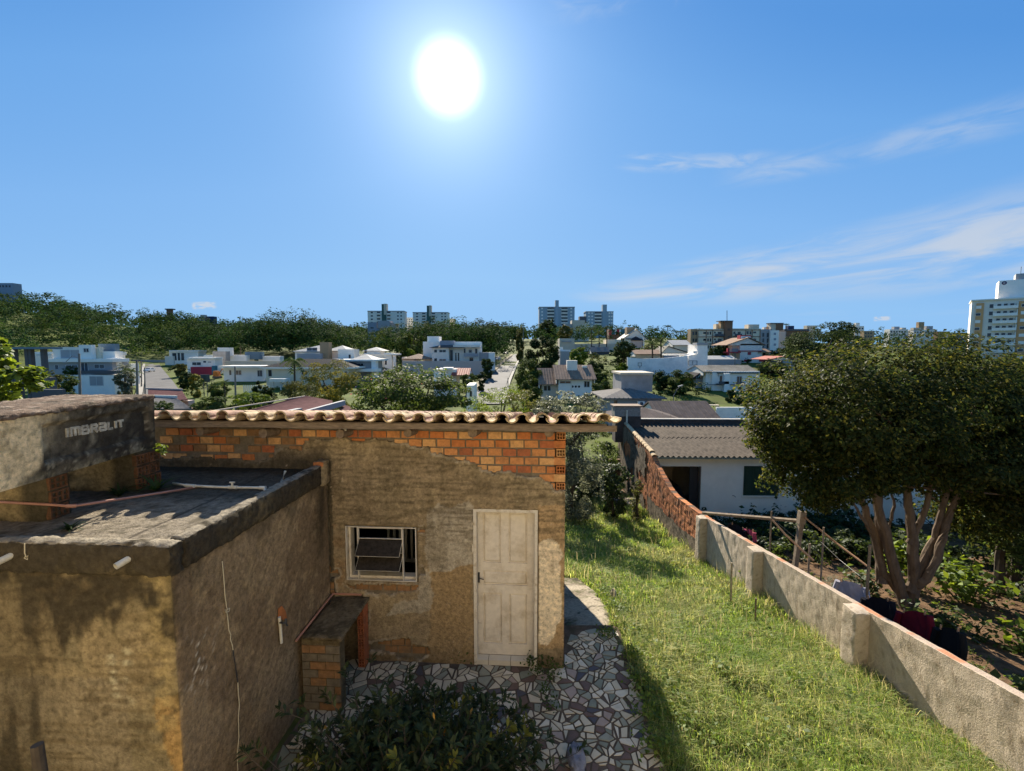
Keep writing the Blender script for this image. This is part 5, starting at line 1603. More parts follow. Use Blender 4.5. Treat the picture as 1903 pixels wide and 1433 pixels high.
LP = [at(1492, 975, 11.3), at(1560, 1040, 9.9), at(1600, 1072, 9.2), at(1665, 1110, 8.2), at(1740, 1140, 7.45), at(1800, 1180, 6.8), at(1950, 1290, 5.8)]
MB().tube(LP, .004, 5).build('wire', M['metal_dark'], ln)
a_ = at(1617, 1012, 8.9); MB().tube([a_, (a_[0], a_[1], float(z_garden(8.9)) - .1)], .028, 8).build('line_prop', M['wood_grey'], ln)
MB().tube([at(1445, 972, 11.2), at(1540, 1050, 9.7), at(1600, 1086, 9.2)], .003, 5).build('wire', M['metal_dark'], ln)
def garment(name, label, cat, px0, px1, pyt, Y, drop, col, seed, slope=.0, mark=None):
    """a shirt pegged by its hem/shoulders, cloth with folds"""
    a_, c_ = at(px0, pyt, Y + .25), at(px1, pyt + slope, Y - .25)
    n, m = 22, 18
    A = np.zeros((m, n, 3))
    for i in range(m):
        t = i / (m - 1)
        for j in range(n):
            s = j / (n - 1)
            w = .78 + .22 * min(1, t * 4) if 0 else 1
            sh_ = (abs(s - .5) * 2) ** 3 * .10 * (1 - t)
            ins = .5 + (s - .5) * (1 - .12 * max(0, t - .3))
            p = a_ + (c_ - a_) * ins
            A[i, j] = p + np.array((0, 0, -t * drop - sh_))
    P = A.reshape(-1, 3)
    ax = (c_ - a_) / np.linalg.norm(c_ - a_); nn = np.array((-ax[1], ax[0], 0))
    f = (fbm(P3(P @ ax, 0, P[:, 2] * .25), 7, 3, seed) - .5) * .11
    P = P + nn * f[:, None]
    idx = np.arange(n * m).reshape(m, n)
    F = np.stack([idx[:-1, :-1], idx[:-1, 1:], idx[1:, 1:], idx[1:, :-1]], -1).reshape(-1, 4)
    V = np.concatenate([P, P + nn * .006]); F = np.concatenate([F, F[:, ::-1] + n * m])
    t = thing(name, label, cat, (a_ + c_) / 2)
    mesh_obj('cloth', V, F, mat('fabric_' + cat.replace(' ', '_'), col, .9, .12, 12, .002, 200, spec=.1), t, smooth=True)
    for s in (.15, .85):
        p = a_ + (c_ - a_) * s
        MB().box(p[0] - .008, p[0] + .008, p[1] - .012, p[1] + .012, p[2] - .05, p[2] + .03).build('peg', M['bamboo'], t)
    # sleeves hanging at the sides
    for e, sg in ((a_, -1), (c_, 1)):
        q = MB(); top = e + np.array((0, 0, -.05)); q.tube([top, top + ax * sg * .05 + np.array((0, 0, -.25)), top + ax * sg * .03 + np.array((0, 0, -drop * .75))], [.05, .06, .05], 8)
        q.build('sleeve', t.children[0].data.materials[0], t)
    return t, a_, c_, nn
garment('shirt', 'pale lilac grey shirt on the washing line, nearest the drying frame', 'shirt', 1557, 1609, 1075, 9.2, .75, (.40, .38, .42), 1, 14)
garment('shirt', 'black shirt hanging on the line between the pale shirt and the maroon one', 'shirt', 1606, 1658, 1108, 8.4, .75, (.012, .012, .016), 2, 6)
garment('shirt', 'dark maroon shirt hanging on the washing line behind the wall', 'shirt', 1672, 1728, 1133, 7.6, .8, (.095, .008, .018), 3, 6)
t_, a_, c_, nn = garment('jersey', 'black jersey with a yellow green chest outline on the washing line', 'jersey', 1742, 1788, 1163, 6.95, .8, (.010, .011, .012), 4, 8)
mid = (a_ + c_) / 2; ax = (c_ - a_) / np.linalg.norm(c_ - a_); nn2 = -nn if nn[1] > 0 else nn
out = [(-.07, -.16), (-.11, -.22), (-.085, -.30), (-.09, -.46), (-.10, -.50)]
pts = [mid + ax * x + np.array((0, 0, z)) + nn2 * .10 for x, z in out]
pts2 = [mid - ax * x + np.array((0, 0, z)) + nn2 * .10 for x, z in out]
MB().tube(pts[::-1] + [mid + np.array((0, 0, -.19)) + nn2 * .10] + pts2, .009, 5).build('chest_outline', mat('lime_print', (.5, .58, .08), .8, .1), t_)
garment('trousers', 'black clothes hanging under the cross beam of the drying frame', 'clothes', 1357, 1385, 970, 12.6, .6, (.012, .012, .015), 6, 14)
garment('cloth_strip', 'small pink and red cloth hanging on the drying frame', 'cloth', 1385, 1402, 981, 12.2, .16, (.35, .06, .10), 7, 6)
# ------------------------------------------------------------------ roads
M['asphalt'] = mat('worn_asphalt', (.105, .10, .095), .85, .25, .4, .01, 6, dirt_or_pits=(.16, .15, .14), dirt_or_pits_scale=.25, dirt_or_pits_amt=.7, spec=.1)
M['kerb'] = mat('pale_kerb', (.24, .22, .185), .9, .15, .8)
M['verge'] = mat('dry_verge', (.20, .16, .085), .95, .3, .5)
def ribbon(name, Lp, Rp, m_, dz, kind='structure', nsub=10, thick=0.0):
    L3 = np.array([onto(*p, 40) for p in Lp]); R3 = np.array([onto(*p, 40) for p in Rp])
    t = np.linspace(0, len(Lp) - 1, (len(Lp) - 1) * nsub + 1)
    def ip(Q): return np.stack([np.interp(t, np.arange(len(Q)), Q[:, k]) for k in range(3)], 1)
    L3, R3 = ip(L3), ip(R3)
    A = np.zeros((len(t), 5, 3))
    for j, s in enumerate(np.linspace(0, 1, 5)): A[:, j] = L3 * (1 - s) + R3 * s
    P = A.reshape(-1, 3); P[:, 2] = np.maximum(T(P[:, 0], P[:, 1]), np.repeat((L3[:, 2] + R3[:, 2]) / 2, 5) - .2) + dz
    b = MB(); b.grid(P.reshape(len(t), 5, 3))
    return b.build(name, m_, None, smooth=True, kind=kind)
cL = [(868, 752), (885, 730), (900, 712), (915, 697), (930, 682), (945, 668), (955, 659)]
cR = [(928, 752), (937, 730), (942, 712), (948, 697), (955, 682), (962, 668), (968, 659)]
ribbon('road', cL, cR, M['asphalt'], .12)
ribbon('pavement_strip', [(x + 1.2, y) for x, y in cR], [(x + 8 - i * .7, y) for i, (x, y) in enumerate(cR)], M['kerb'], .26)
ribbon('verge_strip', [(x - 16 + i * 1.8, y) for i, (x, y) in enumerate(cL)], [(x - 1.2, y) for x, y in cL], M['verge'], .22)
lL = [(264, 745), (267, 727), (269, 710), (269, 695), (270, 684), (271, 677)]
lR = [(346, 745), (334, 727), (322, 710), (311, 697), (302, 686), (296, 677)]
ribbon('road', lL, lR, M['asphalt'], .12)
ribbon('pavement_strip', [(x - 15 + i * 2, y) for i, (x, y) in enumerate(lL)], [(x - 1, y) for x, y in lL], M['kerb'], .24)

# ------------------------------------------------------------------ building kit
def wallmat(name, c, var=.07, dirt_or_pits=None): return mat(name, c, .85, var, .5, dirt_or_pits=dirt_or_pits, dirt_or_pits_scale=.35, dirt_or_pits_amt=.5, spec=.2)
W_ = {
 'white': wallmat('white_wall', (.86, .80, .70)), 'offwhite': wallmat('off_white_wall', (.76, .70, .59)), 'grey': wallmat('grey_wall', (.34, .33, .32)),
 'dgrey': wallmat('dark_grey_wall', (.10, .10, .105)), 'bluegrey': wallmat('blue_grey_wall', (.13, .19, .23)), 'slate': wallmat('slate_wall', (.27, .29, .32)),
 'beige': wallmat('beige_wall', (.56, .48, .36)), 'tan': wallmat('tan_wall', (.36, .25, .14)), 'brown': wallmat('brown_wall', (.22, .12, .07)), 'red': wallmat('red_wall', (.40, .045, .06)),
 'cream': wallmat('cream_wall', (.70, .60, .43)), 'teal': wallmat('teal_wall', (.05, .16, .20)), 'blue': wallmat('blue_tower_wall', (.30, .375, .41)), 'pgreen': wallmat('dark_green_band', (.06, .12, .10)),
 'pink': wallmat('pinkish_wall', (.52, .42, .36)), 'stained': wallmat('stained_white_wall', (.84, .79, .71), .12, (.48, .48, .47)), 'blockwork': wallmat('bare_blockwork', (.33, .31, .29), .2, (.17, .16, .15)),
 'tanbrick': wallmat('tan_cladding', (.62, .33, .14)), 'orange': wallmat('orange_panel', (.45, .15, .03)), 'navy': wallmat('navy_panel', (.03, .05, .10))}
RF_ = {
 'grey': mat('grey_roof_tile', (.17, .155, .14), .95, .25, 1.5, spec=.06), 'dark': mat('dark_roof_tile', (.035, .033, .035), .95, .25, 1.5, spec=.06), 'brown': mat('grey_brown_roof_tile', (.115, .09, .078), .95, .3, 1.2, spec=.06),
 'tan': mat('tan_roof_tile', (.27, .175, .12), .85, .3, .9, dirt_or_pits=(.2, .13, .09), dirt_or_pits_scale=.6, dirt_or_pits_amt=.6, spec=.06), 'purple': mat('purple_brown_roof_tile', (.12, .052, .05), .95, .3, 2.2, spec=.04), 'red': mat('red_roof_tile', (.33, .08, .05), .8, .25, 1.2),
 'fibro': mat('old_fibre_roof', (.21, .19, .155), .95, .35, .7, spec=.06, dirt_or_pits=(.10, .09, .07), dirt_or_pits_scale=.5, dirt_or_pits_amt=.6), 'pale': mat('pale_roof_tile', (.38, .36, .32), .85, .2, 1.0)}
DARKWIN = mat('dark_window', (.022, .025, .03), .12, .0, spec=.5)
FRAMEW = wallmat('window_frame_paint', (.55, .55, .53))
class Bld:
    def __init__(s, name, label, cat, d, x0, x1, yb=None, group=None):
        s.d = d
        c = at((x0 + x1) / 2, yb or 700, d)
        zz = float(T(c[0], d)[0])
        s.t = thing(name, label, cat, (c[0], d, zz), group)
        s.zg = min(float(T(at(x, 700, d)[0], d)[0]) for x in (x0, x1))
    def blk(s, x0, x1, yt, yb, m_, depth=7, dd=0.0, name='wall'):
        """block whose front spans (x0..x1, yt..yb) of the picture at this distance; yb None = down to the ground"""
        Y = s.d + dd
        a, c = at(x0, yt, Y), at(x1, yt, Y)
        zb = s.zg - 1.5 if yb is None else at(x0, yb, Y)[2]
        off = min(abs(x0 - CX), abs(x1 - CX))
        if off > 120 and depth > 1:      # keep the far end of the block behind its front as seen in the photograph
            sh_ = .22 * (x1 - x0) + 3
            depth = max(1.0, min(depth, Y * sh_ / max(off - sh_, 1)))
        return MB().box(a[0], c[0], Y, Y + depth, zb, a[2]).build(name, m_, s.t)
    def win(s, x0, x1, yt, yb, dd=0.0, m_=None, frame=True, parent=None, name='window'):
        Y = s.d + dd
        a, c = at(x0, yt, Y), at(x1, yb, Y)
        w = c[0] - a[0]; h = a[2] - c[2]
        if frame and (x1 - x0) > 5:
            f = min(.09, w * .08)
            b = MB(); rect_frame(b, a[0], c[0], c[2], a[2], Y - .07, Y - .001, f)
            if x1 - x0 > 9: b.box((a[0] + c[0]) / 2 - f / 2, (a[0] + c[0]) / 2 + f / 2, Y - .065, Y - .001, c[2] + f, a[2] - f)
            o = b.build(name, FRAMEW, s.t)
            MB().box(a[0] + f, c[0] - f, Y - .03, Y - .002, c[2] + f, a[2] - f).build('pane', m_ or DARKWIN, o)
        else:
            o = MB().box(a[0], c[0], Y - .06, Y - .002, c[2], a[2]).build(name, m_ or DARKWIN, s.t)
        return o
    def slab(s, x0, x1, yt, yb, m_, depth=7, dd=-.6, name='roof_slab'):
        return s.blk(x0, x1, yt, yb, m_, depth, dd, name)
    def roof(s, x0, x1, ye, yr, depth, m_, kind='hip', dd=0.0, inset=None, ribs=True, xr0=None, xr1=None, name='roof', th=.14):
        """eave line x0..x1 at ye (front), ridge at yr half way back"""
        Y0, Y1 = s.d + dd - .5, s.d + dd + depth + .5
        Ym = (Y0 + Y1) / 2
        a, c = at(x0, ye, Y0), at(x1, ye, Y0)
        X0, X1, z0 = a[0], c[0], a[2]
        zr = at((x0 + x1) / 2, yr, Ym)[2]
        b = MB()
        if kind == 'hip':
            ins = min((X1 - X0) / 2 * .999, (Y1 - Y0) / 2) if inset is None else inset
            r0, r1 = (X0 + ins, Ym, zr), (X1 - ins, Ym, zr)
            E = [(X0, Y0, z0), (X1, Y0, z0), (X1, Y1, z0), (X0, Y1, z0)]
            b.add(E + [(x, y, z - th) for x, y, z in E] + [r0, r1], [(0, 1, 9, 8), (1, 2, 9), (2, 3, 8, 9), (3, 0, 8), (4, 7, 6, 5), (0, 4, 5, 1), (1, 5, 6, 2), (2, 6, 7, 3), (3, 7, 4, 0)])
        elif kind == 'gx':       # ridge runs across, slope towards us
            E = [(X0, Y0, z0), (X1, Y0, z0), (X1, Ym, zr), (X0, Ym, zr), (X1, Y1, z0), (X0, Y1, z0)]
            b.add(E + [(x, y, z - th) for x, y, z in E], [(0, 1, 2, 3), (3, 2, 4, 5), (6, 9, 8, 7), (9, 11, 10, 8), (0, 6, 7, 1), (1, 7, 8, 2), (2, 8, 10, 4), (3, 9, 6, 0), (5, 11, 9, 3), (4, 10, 11, 5)])
            g = MB(); gi = (X1 - X0) * .03
            for xx, w in ((X0 + gi, .15), (X1 - gi - .15, .15)):
                g = MB()
                g.add([(xx, Y0 + .5, z0 - .8), (xx, Y1 - .5, z0 - .8), (xx, Y1 - .5, z0 - .02), (xx, Ym, zr - .16), (xx, Y0 + .5, z0 - .02)] + [(xx + w, Y0 + .5, z0 - .8), (xx + w, Y1 - .5, z0 - .8), (xx + w, Y1 - .5, z0 - .02), (xx + w, Ym, zr - .16), (xx + w, Y0 + .5, z0 - .02)],
                      [(0, 1, 2, 3, 4), (9, 8, 7, 6, 5), (0, 5, 6, 1), (1, 6, 7, 2), (2, 7, 8, 3), (3, 8, 9, 4), (4, 9, 5, 0)])
                g.build('gable', W_['offwhite'], s.t)
        elif kind == 'gy':       # gable faces us
            xm = (X0 + X1) / 2 if xr0 is None else at(xr0, ye, Y0)[0]
            E = [(X0, Y0, z0), (xm, Y0, zr), (X1, Y0, z0), (X0, Y1, z0), (xm, Y1, zr), (X1, Y1, z0)]
            b.add(E + [(x, y, z - th) for x, y, z in E], [(0, 1, 4, 3), (1, 2, 5, 4), (6, 9, 10, 7), (7, 10, 11, 8), (0, 6, 7, 1), (1, 7, 8, 2), (3, 4, 10, 9), (4, 5, 11, 10), (0, 3, 9, 6), (2, 8, 11, 5)])
            MB().prism([(X0 + .4, z0 - .14), (X1 - .4, z0 - .14), (xm, zr - .30)], Y0 + .5, Y0 + .62).build('gable', W_['offwhite'], s.t)
        o = b.build(name, m_, s.t)
        if ribs and (x1 - x0) > 14:
            # courses of tiles as low ribs on the slope that faces the viewer
            n = int(min(90, max(8, (X1 - X0) / .5)))
            q = MB()
            for k in range(n):
                x = X0 + (X1 - X0) * (k + .5) / n
                if kind == 'hip':
                    lim = min(1.0, min(x - X0, X1 - x) / max(ins, 1e-3))
                elif kind == 'gx': lim = 1
                else: continue
                yT, zT = Y0 + (Ym - Y0) * lim * .98, z0 + (zr - z0) * lim * .98
                w = .09
                q.add([(x - w, Y0 + .02, z0 + .004), (x + w, Y0 + .02, z0 + .004), (x, Y0, z0 + .07), (x - w, yT, zT + .004), (x + w, yT, zT + .004), (x, yT, zT + .07)], [(0, 1, 2), (0, 2, 5, 3), (2, 1, 4, 5), (3, 5, 4)])
            if q.V:
                r_ = q.build('tile_ribs', m_, o); r_['kind'] = 'stuff'
        return o
    def rail(s, x0, x1, yt, yb, dd=-1.0, m_=None, name='balcony'):
        Y = s.d + dd
        a, c = at(x0, yt, Y), at(x1, yb, Y)
        b = MB(); b.box(a[0], c[0], Y, Y + .06, c[2], a[2]); b.box(a[0], c[0], Y + .061, s.d - .002, c[2] - .12, c[2] + .02)
        return b.build(name, m_ or W_['white'], s.t)
    def pipe(s, x, yt, yb, r=.06, dd=0, m_=None, name='antenna'):
        Y = s.d + dd
        return MB().tube([at(x, yb, Y), at(x, yt, Y)], r, 5).build(name, m_ or M['metal_dark'], s.t)

# ---- left side
B = Bld('modern_house', 'two storey white modern house with flat slabs and grey shuttered upper front', 'house', 95, 96, 213)
B.blk(97, 149, 645, 672, W_['offwhite'], 9, 1); B.win(112, 150, 650, 666, 1, W_['grey']); B.blk(146, 169, 641, 672, W_['white'], 8, .4); B.win(155, 166, 647, 655, .4)
B.blk(169, 184, 645, 672, W_['cream'], 7, 1.5); B.blk(182, 212, 639, 658, W_['bluegrey'], 6, 4); B.blk(157, 213, 653, 674, W_['white'], 8, 2.2)
B.blk(80, 208, 673, None, W_['grey'], 12, 0); B.slab(80, 209, 667, 673, W_['white'], 12.5, -.7); B.win(102, 110, 678, 690); B.win(122, 146, 678, 690); B.win(175, 195, 677, 685); B.win(150, 165, 674, 690, 0, W_['dgrey'])
B.blk(208, 218, 665, None, W_['white'], 8, 1); B.slab(150, 215, 689, 694.5, W_['dgrey'], 3, -2.6, 'canopy'); B.rail(95, 148, 686, 695, -1.5, W_['grey']); B.blk(120, 212, 697, None, W_['white'], 3, -2.4, 'porch_wall'); B.win(166, 193, 699, 717, -2.4, W_['grey'], name='door')
B = Bld('house', 'pale stepped white house half hidden behind dark pergola columns at the left edge', 'house', 100, 55, 96)
B.blk(62, 97, 655, None, W_['white'], 9, 0); B.blk(57, 96, 661, None, W_['offwhite'], 4, -1); B.slab(60, 97, 654, 658, W_['white'], 10, -.5)
B = Bld('pergola_house', 'dark steel framed building with a blue grey roof edge at the left edge', 'building', 44, -40, 78)
for x0, x1 in ((21, 25), (44, 50), (51, 56), (74, 80)): B.blk(x0, x1, 648, None, W_['dgrey'], .4, 0, 'column')
B.slab(-60, 82, 645, 649, W_['bluegrey'], 5, -.5); B.blk(-60, 22, 690, None, W_['dgrey'], 6, .6); B.blk(50, 86, 702, None, W_['dgrey'], 3, .6)
B.blk(58, 114, 724, None, W_['dgrey'], .4, -1.5, 'low_wall')
B = Bld('small_house', 'narrow flat roofed white house behind the palms by the left road', 'house', 120, 213, 228)
B.blk(211, 226, 655, None, W_['white'], 8); B.slab(209, 228, 654, 660, W_['offwhite'], 9); B.blk(226, 252, 676, None, W_['white'], 1, -4, 'garden_wall')
# houses across the left road
B = Bld('white_house', 'white box house with tall dark windows below the forest past the left road', 'house', 205, 306, 368)
B.blk(314, 368, 653, None, W_['white'], 12); B.blk(306, 322, 662, None, W_['offwhite'], 8, -1)
for x0, x1 in ((320, 329), (336, 343), (330, 335)): B.win(x0, x1, 656, 670)
B.slab(314, 369, 651, 653.5, W_['white'], 13)
B = Bld('garden_wall', 'long low grey garden wall at the foot of the forest', 'wall', 215, 220, 320); B.blk(228, 320, 669, None, W_['grey'], .5)
B = Bld('white_house', 'white house with a red ground floor wall', 'house', 150, 347, 400)
B.blk(347, 399, 665, None, W_['white'], 10); B.blk(354, 393, 682, None, W_['red'], 1, -1.2, 'red_wall'); B.win(357, 374, 673, 679); B.win(378, 383, 671, 674); B.win(386, 393, 672, 674); B.slab(347, 400, 664, 667, W_['white'], 11); B.blk(393, 400, 680, None, W_['teal'], 1, -1.2)
B = Bld('concrete_house', 'tall grey concrete block with a white box and long white wall behind it', 'house', 160, 394, 500)
B.blk(395, 419, 653, None, W_['blockwork'], 8); B.blk(404, 426, 646, 662, W_['white'], 7, 8); B.blk(378, 458, 660, None, W_['white'], 5, 10); B.blk(455, 482, 654, 668, W_['bluegrey'], 8, 12); B.blk(480, 520, 662, None, W_['white'], 3, 14)
B.blk(418, 520, 671, None, W_['beige'], .6, -6, 'hedge_wall')
B = Bld('bungalow', 'low white bungalow with a thin flat roof slab and dark windows behind the lawn', 'house', 125, 407, 500)
B.blk(415, 492, 684, None, W_['white'], 9); B.slab(406, 496, 680, 684.5, W_['offwhite'], 11, -1.5); B.win(426, 430, 688, 697); B.win(438, 449, 688, 697); B.blk(490, 494, 684, 703, W_['white'], .6, -1, 'column'); B.win(478, 488, 688, 700, 0, W_['dgrey'])
B = Bld('house', 'white house with a wide dark hipped roof behind the palm tree', 'house', 110, 487, 655)
B.blk(494, 648, 684, None, W_['cream'], 12, 0); B.roof(484, 656, 682, 667, 12, RF_['dark'], 'hip'); B.slab(483, 657, 682.5, 686, W_['offwhite'], 13, -.8, 'fascia'); B.win(560, 572, 688, 697); B.win(498, 506, 687, 700); B.win(640, 646, 690, 706)
B.blk(500, 530, 704, 710, W_['offwhite'], 4, -6, 'porch_roof'); B.blk(506, 508, 710, None, W_['offwhite'], .3, -5, 'column'); B.blk(520, 522, 710, None, W_['offwhite'], .3, -5, 'column')
B = Bld('large_house', 'large grey house with pale hipped roofs and a tan chimney tower', 'house', 128, 540, 660)
B.blk(548, 606, 652, None, W_['offwhite'], 9, 4); B.roof(544, 612, 653, 642, 10, RF_['pale'], 'hip', 4); B.blk(594, 610, 636, None, W_['tan'], 3, 1, 'chimney_tower'); B.blk(552, 598, 657, None, W_['grey'], 5, 0); B.win(570, 590, 646, 652, 4, W_['dgrey'])
B.blk(605, 640, 651, None, W_['white'], 9, 5); B.roof(604, 646, 652, 642, 9, RF_['pale'], 'hip', 5); B.blk(628, 658, 649, None, W_['offwhite'], 9, 0); B.win(648, 652, 659, 668)
B = Bld('house', 'white and grey house with a pale low hipped roof and small square window', 'house', 118, 640, 700)
B.blk(622, 692, 672, None, W_['grey'], 9, 0); B.slab(598, 700, 668, 671.5, W_['white'], 11, -1.2); B.roof(650, 692, 668, 658, 8, RF_['pale'], 'hip', 1); B.win(664, 676, 675, 681, 0); B.blk(654, 700, 686, 691, W_['white'], 4, -3, 'porch_roof'); B.blk(690, 698, 671, None, W_['white'], 6, -1)
B = Bld('house', 'white house with a tan tile roof and an open grey frame beside the wooded slope', 'house', 140, 672, 738)
B.blk(676, 706, 651, None, W_['white'], 8, 3); B.roof(673, 710, 652, 645, 8, RF_['pale'], 'hip', 3); B.blk(668, 718, 658, None, W_['offwhite'], 9, 0); B.win(677, 682, 650, 656, 3); B.blk(714, 728, 656, None, W_['white'], 5, -1); B.win(715, 719, 665, 678, -1); B.blk(730, 735, 658, None, W_['white'], .6, -1, 'column'); B.slab(716, 738, 657, 660, W_['white'], 6, -1.4)
# centre white modern house
B = Bld('modern_house', 'white modern house with thin brown eaves above a long grey compound wall', 'house', 135, 745, 918)
B.blk(794, 815, 625, 640, W_['white'], 6, 5); B.blk(786, 893, 635, None, W_['white'], 7, 4); B.blk(803, 834, 645, None, W_['offwhite'], 9, 0); B.blk(834, 890, 646, None, W_['offwhite'], 8, 1.5)
B.blk(818, 843, 633, 647, W_['slate'], 4, 2.5); B.roof(798, 862, 645.5, 640, 8, RF_['brown'], 'hip', -.2, ribs=False); B.slab(842, 892, 641, 645.5, W_['offwhite'], 8, -.3)
B.win(807, 812, 650, 655); B.win(816, 829, 650, 655); B.win(807, 812, 666, 671); B.win(816, 829, 667, 671, 0, W_['brown']); B.win(836, 842, 650, 671, 1.5); B.win(862, 865, 648, 656, 1.5); B.win(871, 877, 650, 656, 1.5); B.win(883, 887, 648, 658, 1.5); B.win(846, 848.5, 656, 672, 1.5, frame=False); B.win(851, 853.5, 656, 672, 1.5, frame=False); B.win(872, 880, 664, 672, 1.5)
B.rail(862, 889, 657, 662, 0.3, W_['grey']); B.blk(748, 897, 671, None, W_['pink'], .6, -7, 'compound_wall'); B.blk(888, 910, 655, None, W_['grey'], 4, 2); B.blk(908, 919, 655, None, W_['white'], 4, 1); B.blk(895, 908, 668, 676, W_['pgreen'], .3, -7.2, 'green_gate')
B.blk(747, 770, 664, None, W_['pink'], 6, 0); B.roof(745, 798, 667, 657.5, 9, RF_['tan'], 'hip', -1)
B = Bld('small_house', 'small white house with an orange tile roof edge peeping over the flowering tree', 'house', 92, 805, 870)
B.blk(806, 848, 686, None, W_['white'], 6, 1); B.roof(838, 872, 697, 684, 7, RF_['red'], 'gx', 0)
B.blk(822, 840, 683.5, 687, W_['white'], 3, .2)
B = Bld('white_wall_house', 'narrow white gable end beside the central road behind the flowering tree', 'house', 62, 868, 882)
B.blk(867, 881, 716, None, W_['white'], 5); B.win(873, 877, 727, 737, frame=False)
# tan tiled house
B = Bld('tile_house', 'white house with tan tile roofs and a white chimney, right of the central road', 'house', 84, 1003, 1108)
B.blk(1038, 1100, 706, None, W_['white'], 8); B.blk(1007, 1038, 714, None, W_['beige'], 8, 1); B.roof(1001, 1041, 714, 684, 10, RF_['tan'], 'gx', .6); B.roof(1032, 1109, 705, 678, 10, RF_['tan'], 'gx', -.3)
B.blk(1054, 1073, 670, 690, W_['offwhite'], 1.6, 2.5, 'chimney'); B.blk(1082, 1091, 680, 690, W_['offwhite'], 1.0, 3.5, 'vent_box')
B.win(1040, 1061, 708, 713, 0, W_['brown']); B.win(1085, 1096, 708, 720); B.win(1010, 1024, 716, 727, 1); B.blk(1061, 1063, 706, None, W_['offwhite'], .3, -.15, 'pilaster')
for x in (1064, 1070, 1076):
    p = at(x, 718.5, 84); MB().disc((p[0], 83.99, p[2]), .22, -1, 12, .03).build('round_window', DARKWIN, B.t)
# white block towers on the ridge
def tower(label, x0, x1, yt, yb, d, sx0, sx1, syt, bal, wm, sm, floors, group='apartment towers on the ridge', wcols=(), side=None):
    B = Bld('apartment_tower', label, 'tower', d, x0, x1, None, group)
    B.blk(x0, x1, yt, None, wm, 14)
    B.blk(sx0, sx1, syt, None, sm, 6, -1.0, 'lift_shaft')
    B.slab(x0 - .5, x1 + .5, yt - 1, yt + .5, W_['grey'], 14.6, -.3, 'roof_edge')
    h = (yb - yt) / floors
    for k in range(floors):
        y = yt + h * k
        for (a_, c_) in bal: B.rail(a_, c_, y + h * .55, y + h * .9, -1.3, W_['offwhite'])
        for (a_, c_) in bal: B.win(a_ + .4, c_ - .4, y + h * .12, y + h * .55, 0, frame=False)
        for (a_, c_) in wcols: B.win(a_, c_, y + h * .2, y + h * .62, 0, W_['white'] if wm is W_['blue'] else None, frame=False)
    return B
B = tower('white apartment tower with a dark green shaft, leftmost of the ridge towers', 683, 750, 578.5, 628, 470, 709, 717, 565, ((700, 707), (719, 726)), W_['offwhite'], W_['pgreen'], 8, wcols=((689, 693), (738, 741), (744, 747)))
B.blk(713, 718, 564.5, 585, W_['beige'], 6, -1.5, 'shaft_top')
B = tower('white apartment tower with a dark green shaft, second of the ridge towers from the left', 767, 832, 581, 618, 485, 793, 800, 568, ((784, 791), (802, 809)), W_['offwhite'], W_['pgreen'], 7, wcols=((773, 777), (820, 823), (826, 829)))
B.blk(797, 801, 567.5, 588, W_['beige'], 6, -1.5, 'shaft_top')
B = Bld('apartment_block', 'small pale block standing between the two white towers', 'building', 540, 752, 767); B.blk(751, 768, 590, None, W_['offwhite'], 10)
for k in range(3):
    for x in (755, 760, 764): B.win(x, x + 2, 593 + k * 4, 595 + k * 4, frame=False)
B = Bld('apartment_block', 'small pale block right of the second white tower', 'building', 540, 832, 845); B.blk(832, 845, 592, None, W_['cream'], 10)
for k in range(3):
    for x in (838, 842): B.win(x, x + 2, 596 + k * 4, 598 + k * 4, frame=False)
B = Bld('modern_house', 'grey modern house of stacked boxes on the wooded ridge in front of the white tower', 'house', 300, 683, 738)
B.blk(683, 700, 599, None, W_['slate'], 9, 2); B.blk(702, 724, 596, 610, W_['grey'], 9, 0); B.blk(700, 726, 610, None, W_['slate'], 8, 1); B.blk(724, 736, 600, None, W_['pink'], 8, 2); B.win(688, 695, 608, 611, 2); B.win(706, 716, 612, 617, 1); B.slab(732, 748, 599, 601.5, W_['offwhite'], 8)
# blue towers
tower('blue grey apartment tower with central tall shaft, left of the two', 1002, 1068, 571, 614, 440, 1032, 1038.5, 558, ((1017, 1030), (1043, 1055)), W_['blue'], W_['blue'], 7, 'blue apartment towers', wcols=((1006, 1009), (1060, 1063)))
tower('blue grey apartment tower with off centre shaft, right of the two', 1089, 1140, 579.5, 616, 440, 1120, 1128, 566, ((1105, 1118),), W_['blue'], W_['blue'], 6, 'blue apartment towers', wcols=((1093, 1096), (1099, 1102), (1131, 1134), (1135.5, 1138.5)))
B = Bld('building', 'plain tan grey building with a dark rooftop box between the blue towers', 'building', 330, 1063, 1088); B.blk(1063, 1087, 595, None, W_['beige'], 10); B.blk(1050, 1064, 602, None, W_['grey'], 8); B.blk(1077, 1090, 588, 600, W_['dgrey'], 6, 3); B.blk(1084, 1095, 597, None, W_['white'], 6, 6); B.win(1072, 1080, 619, 624)
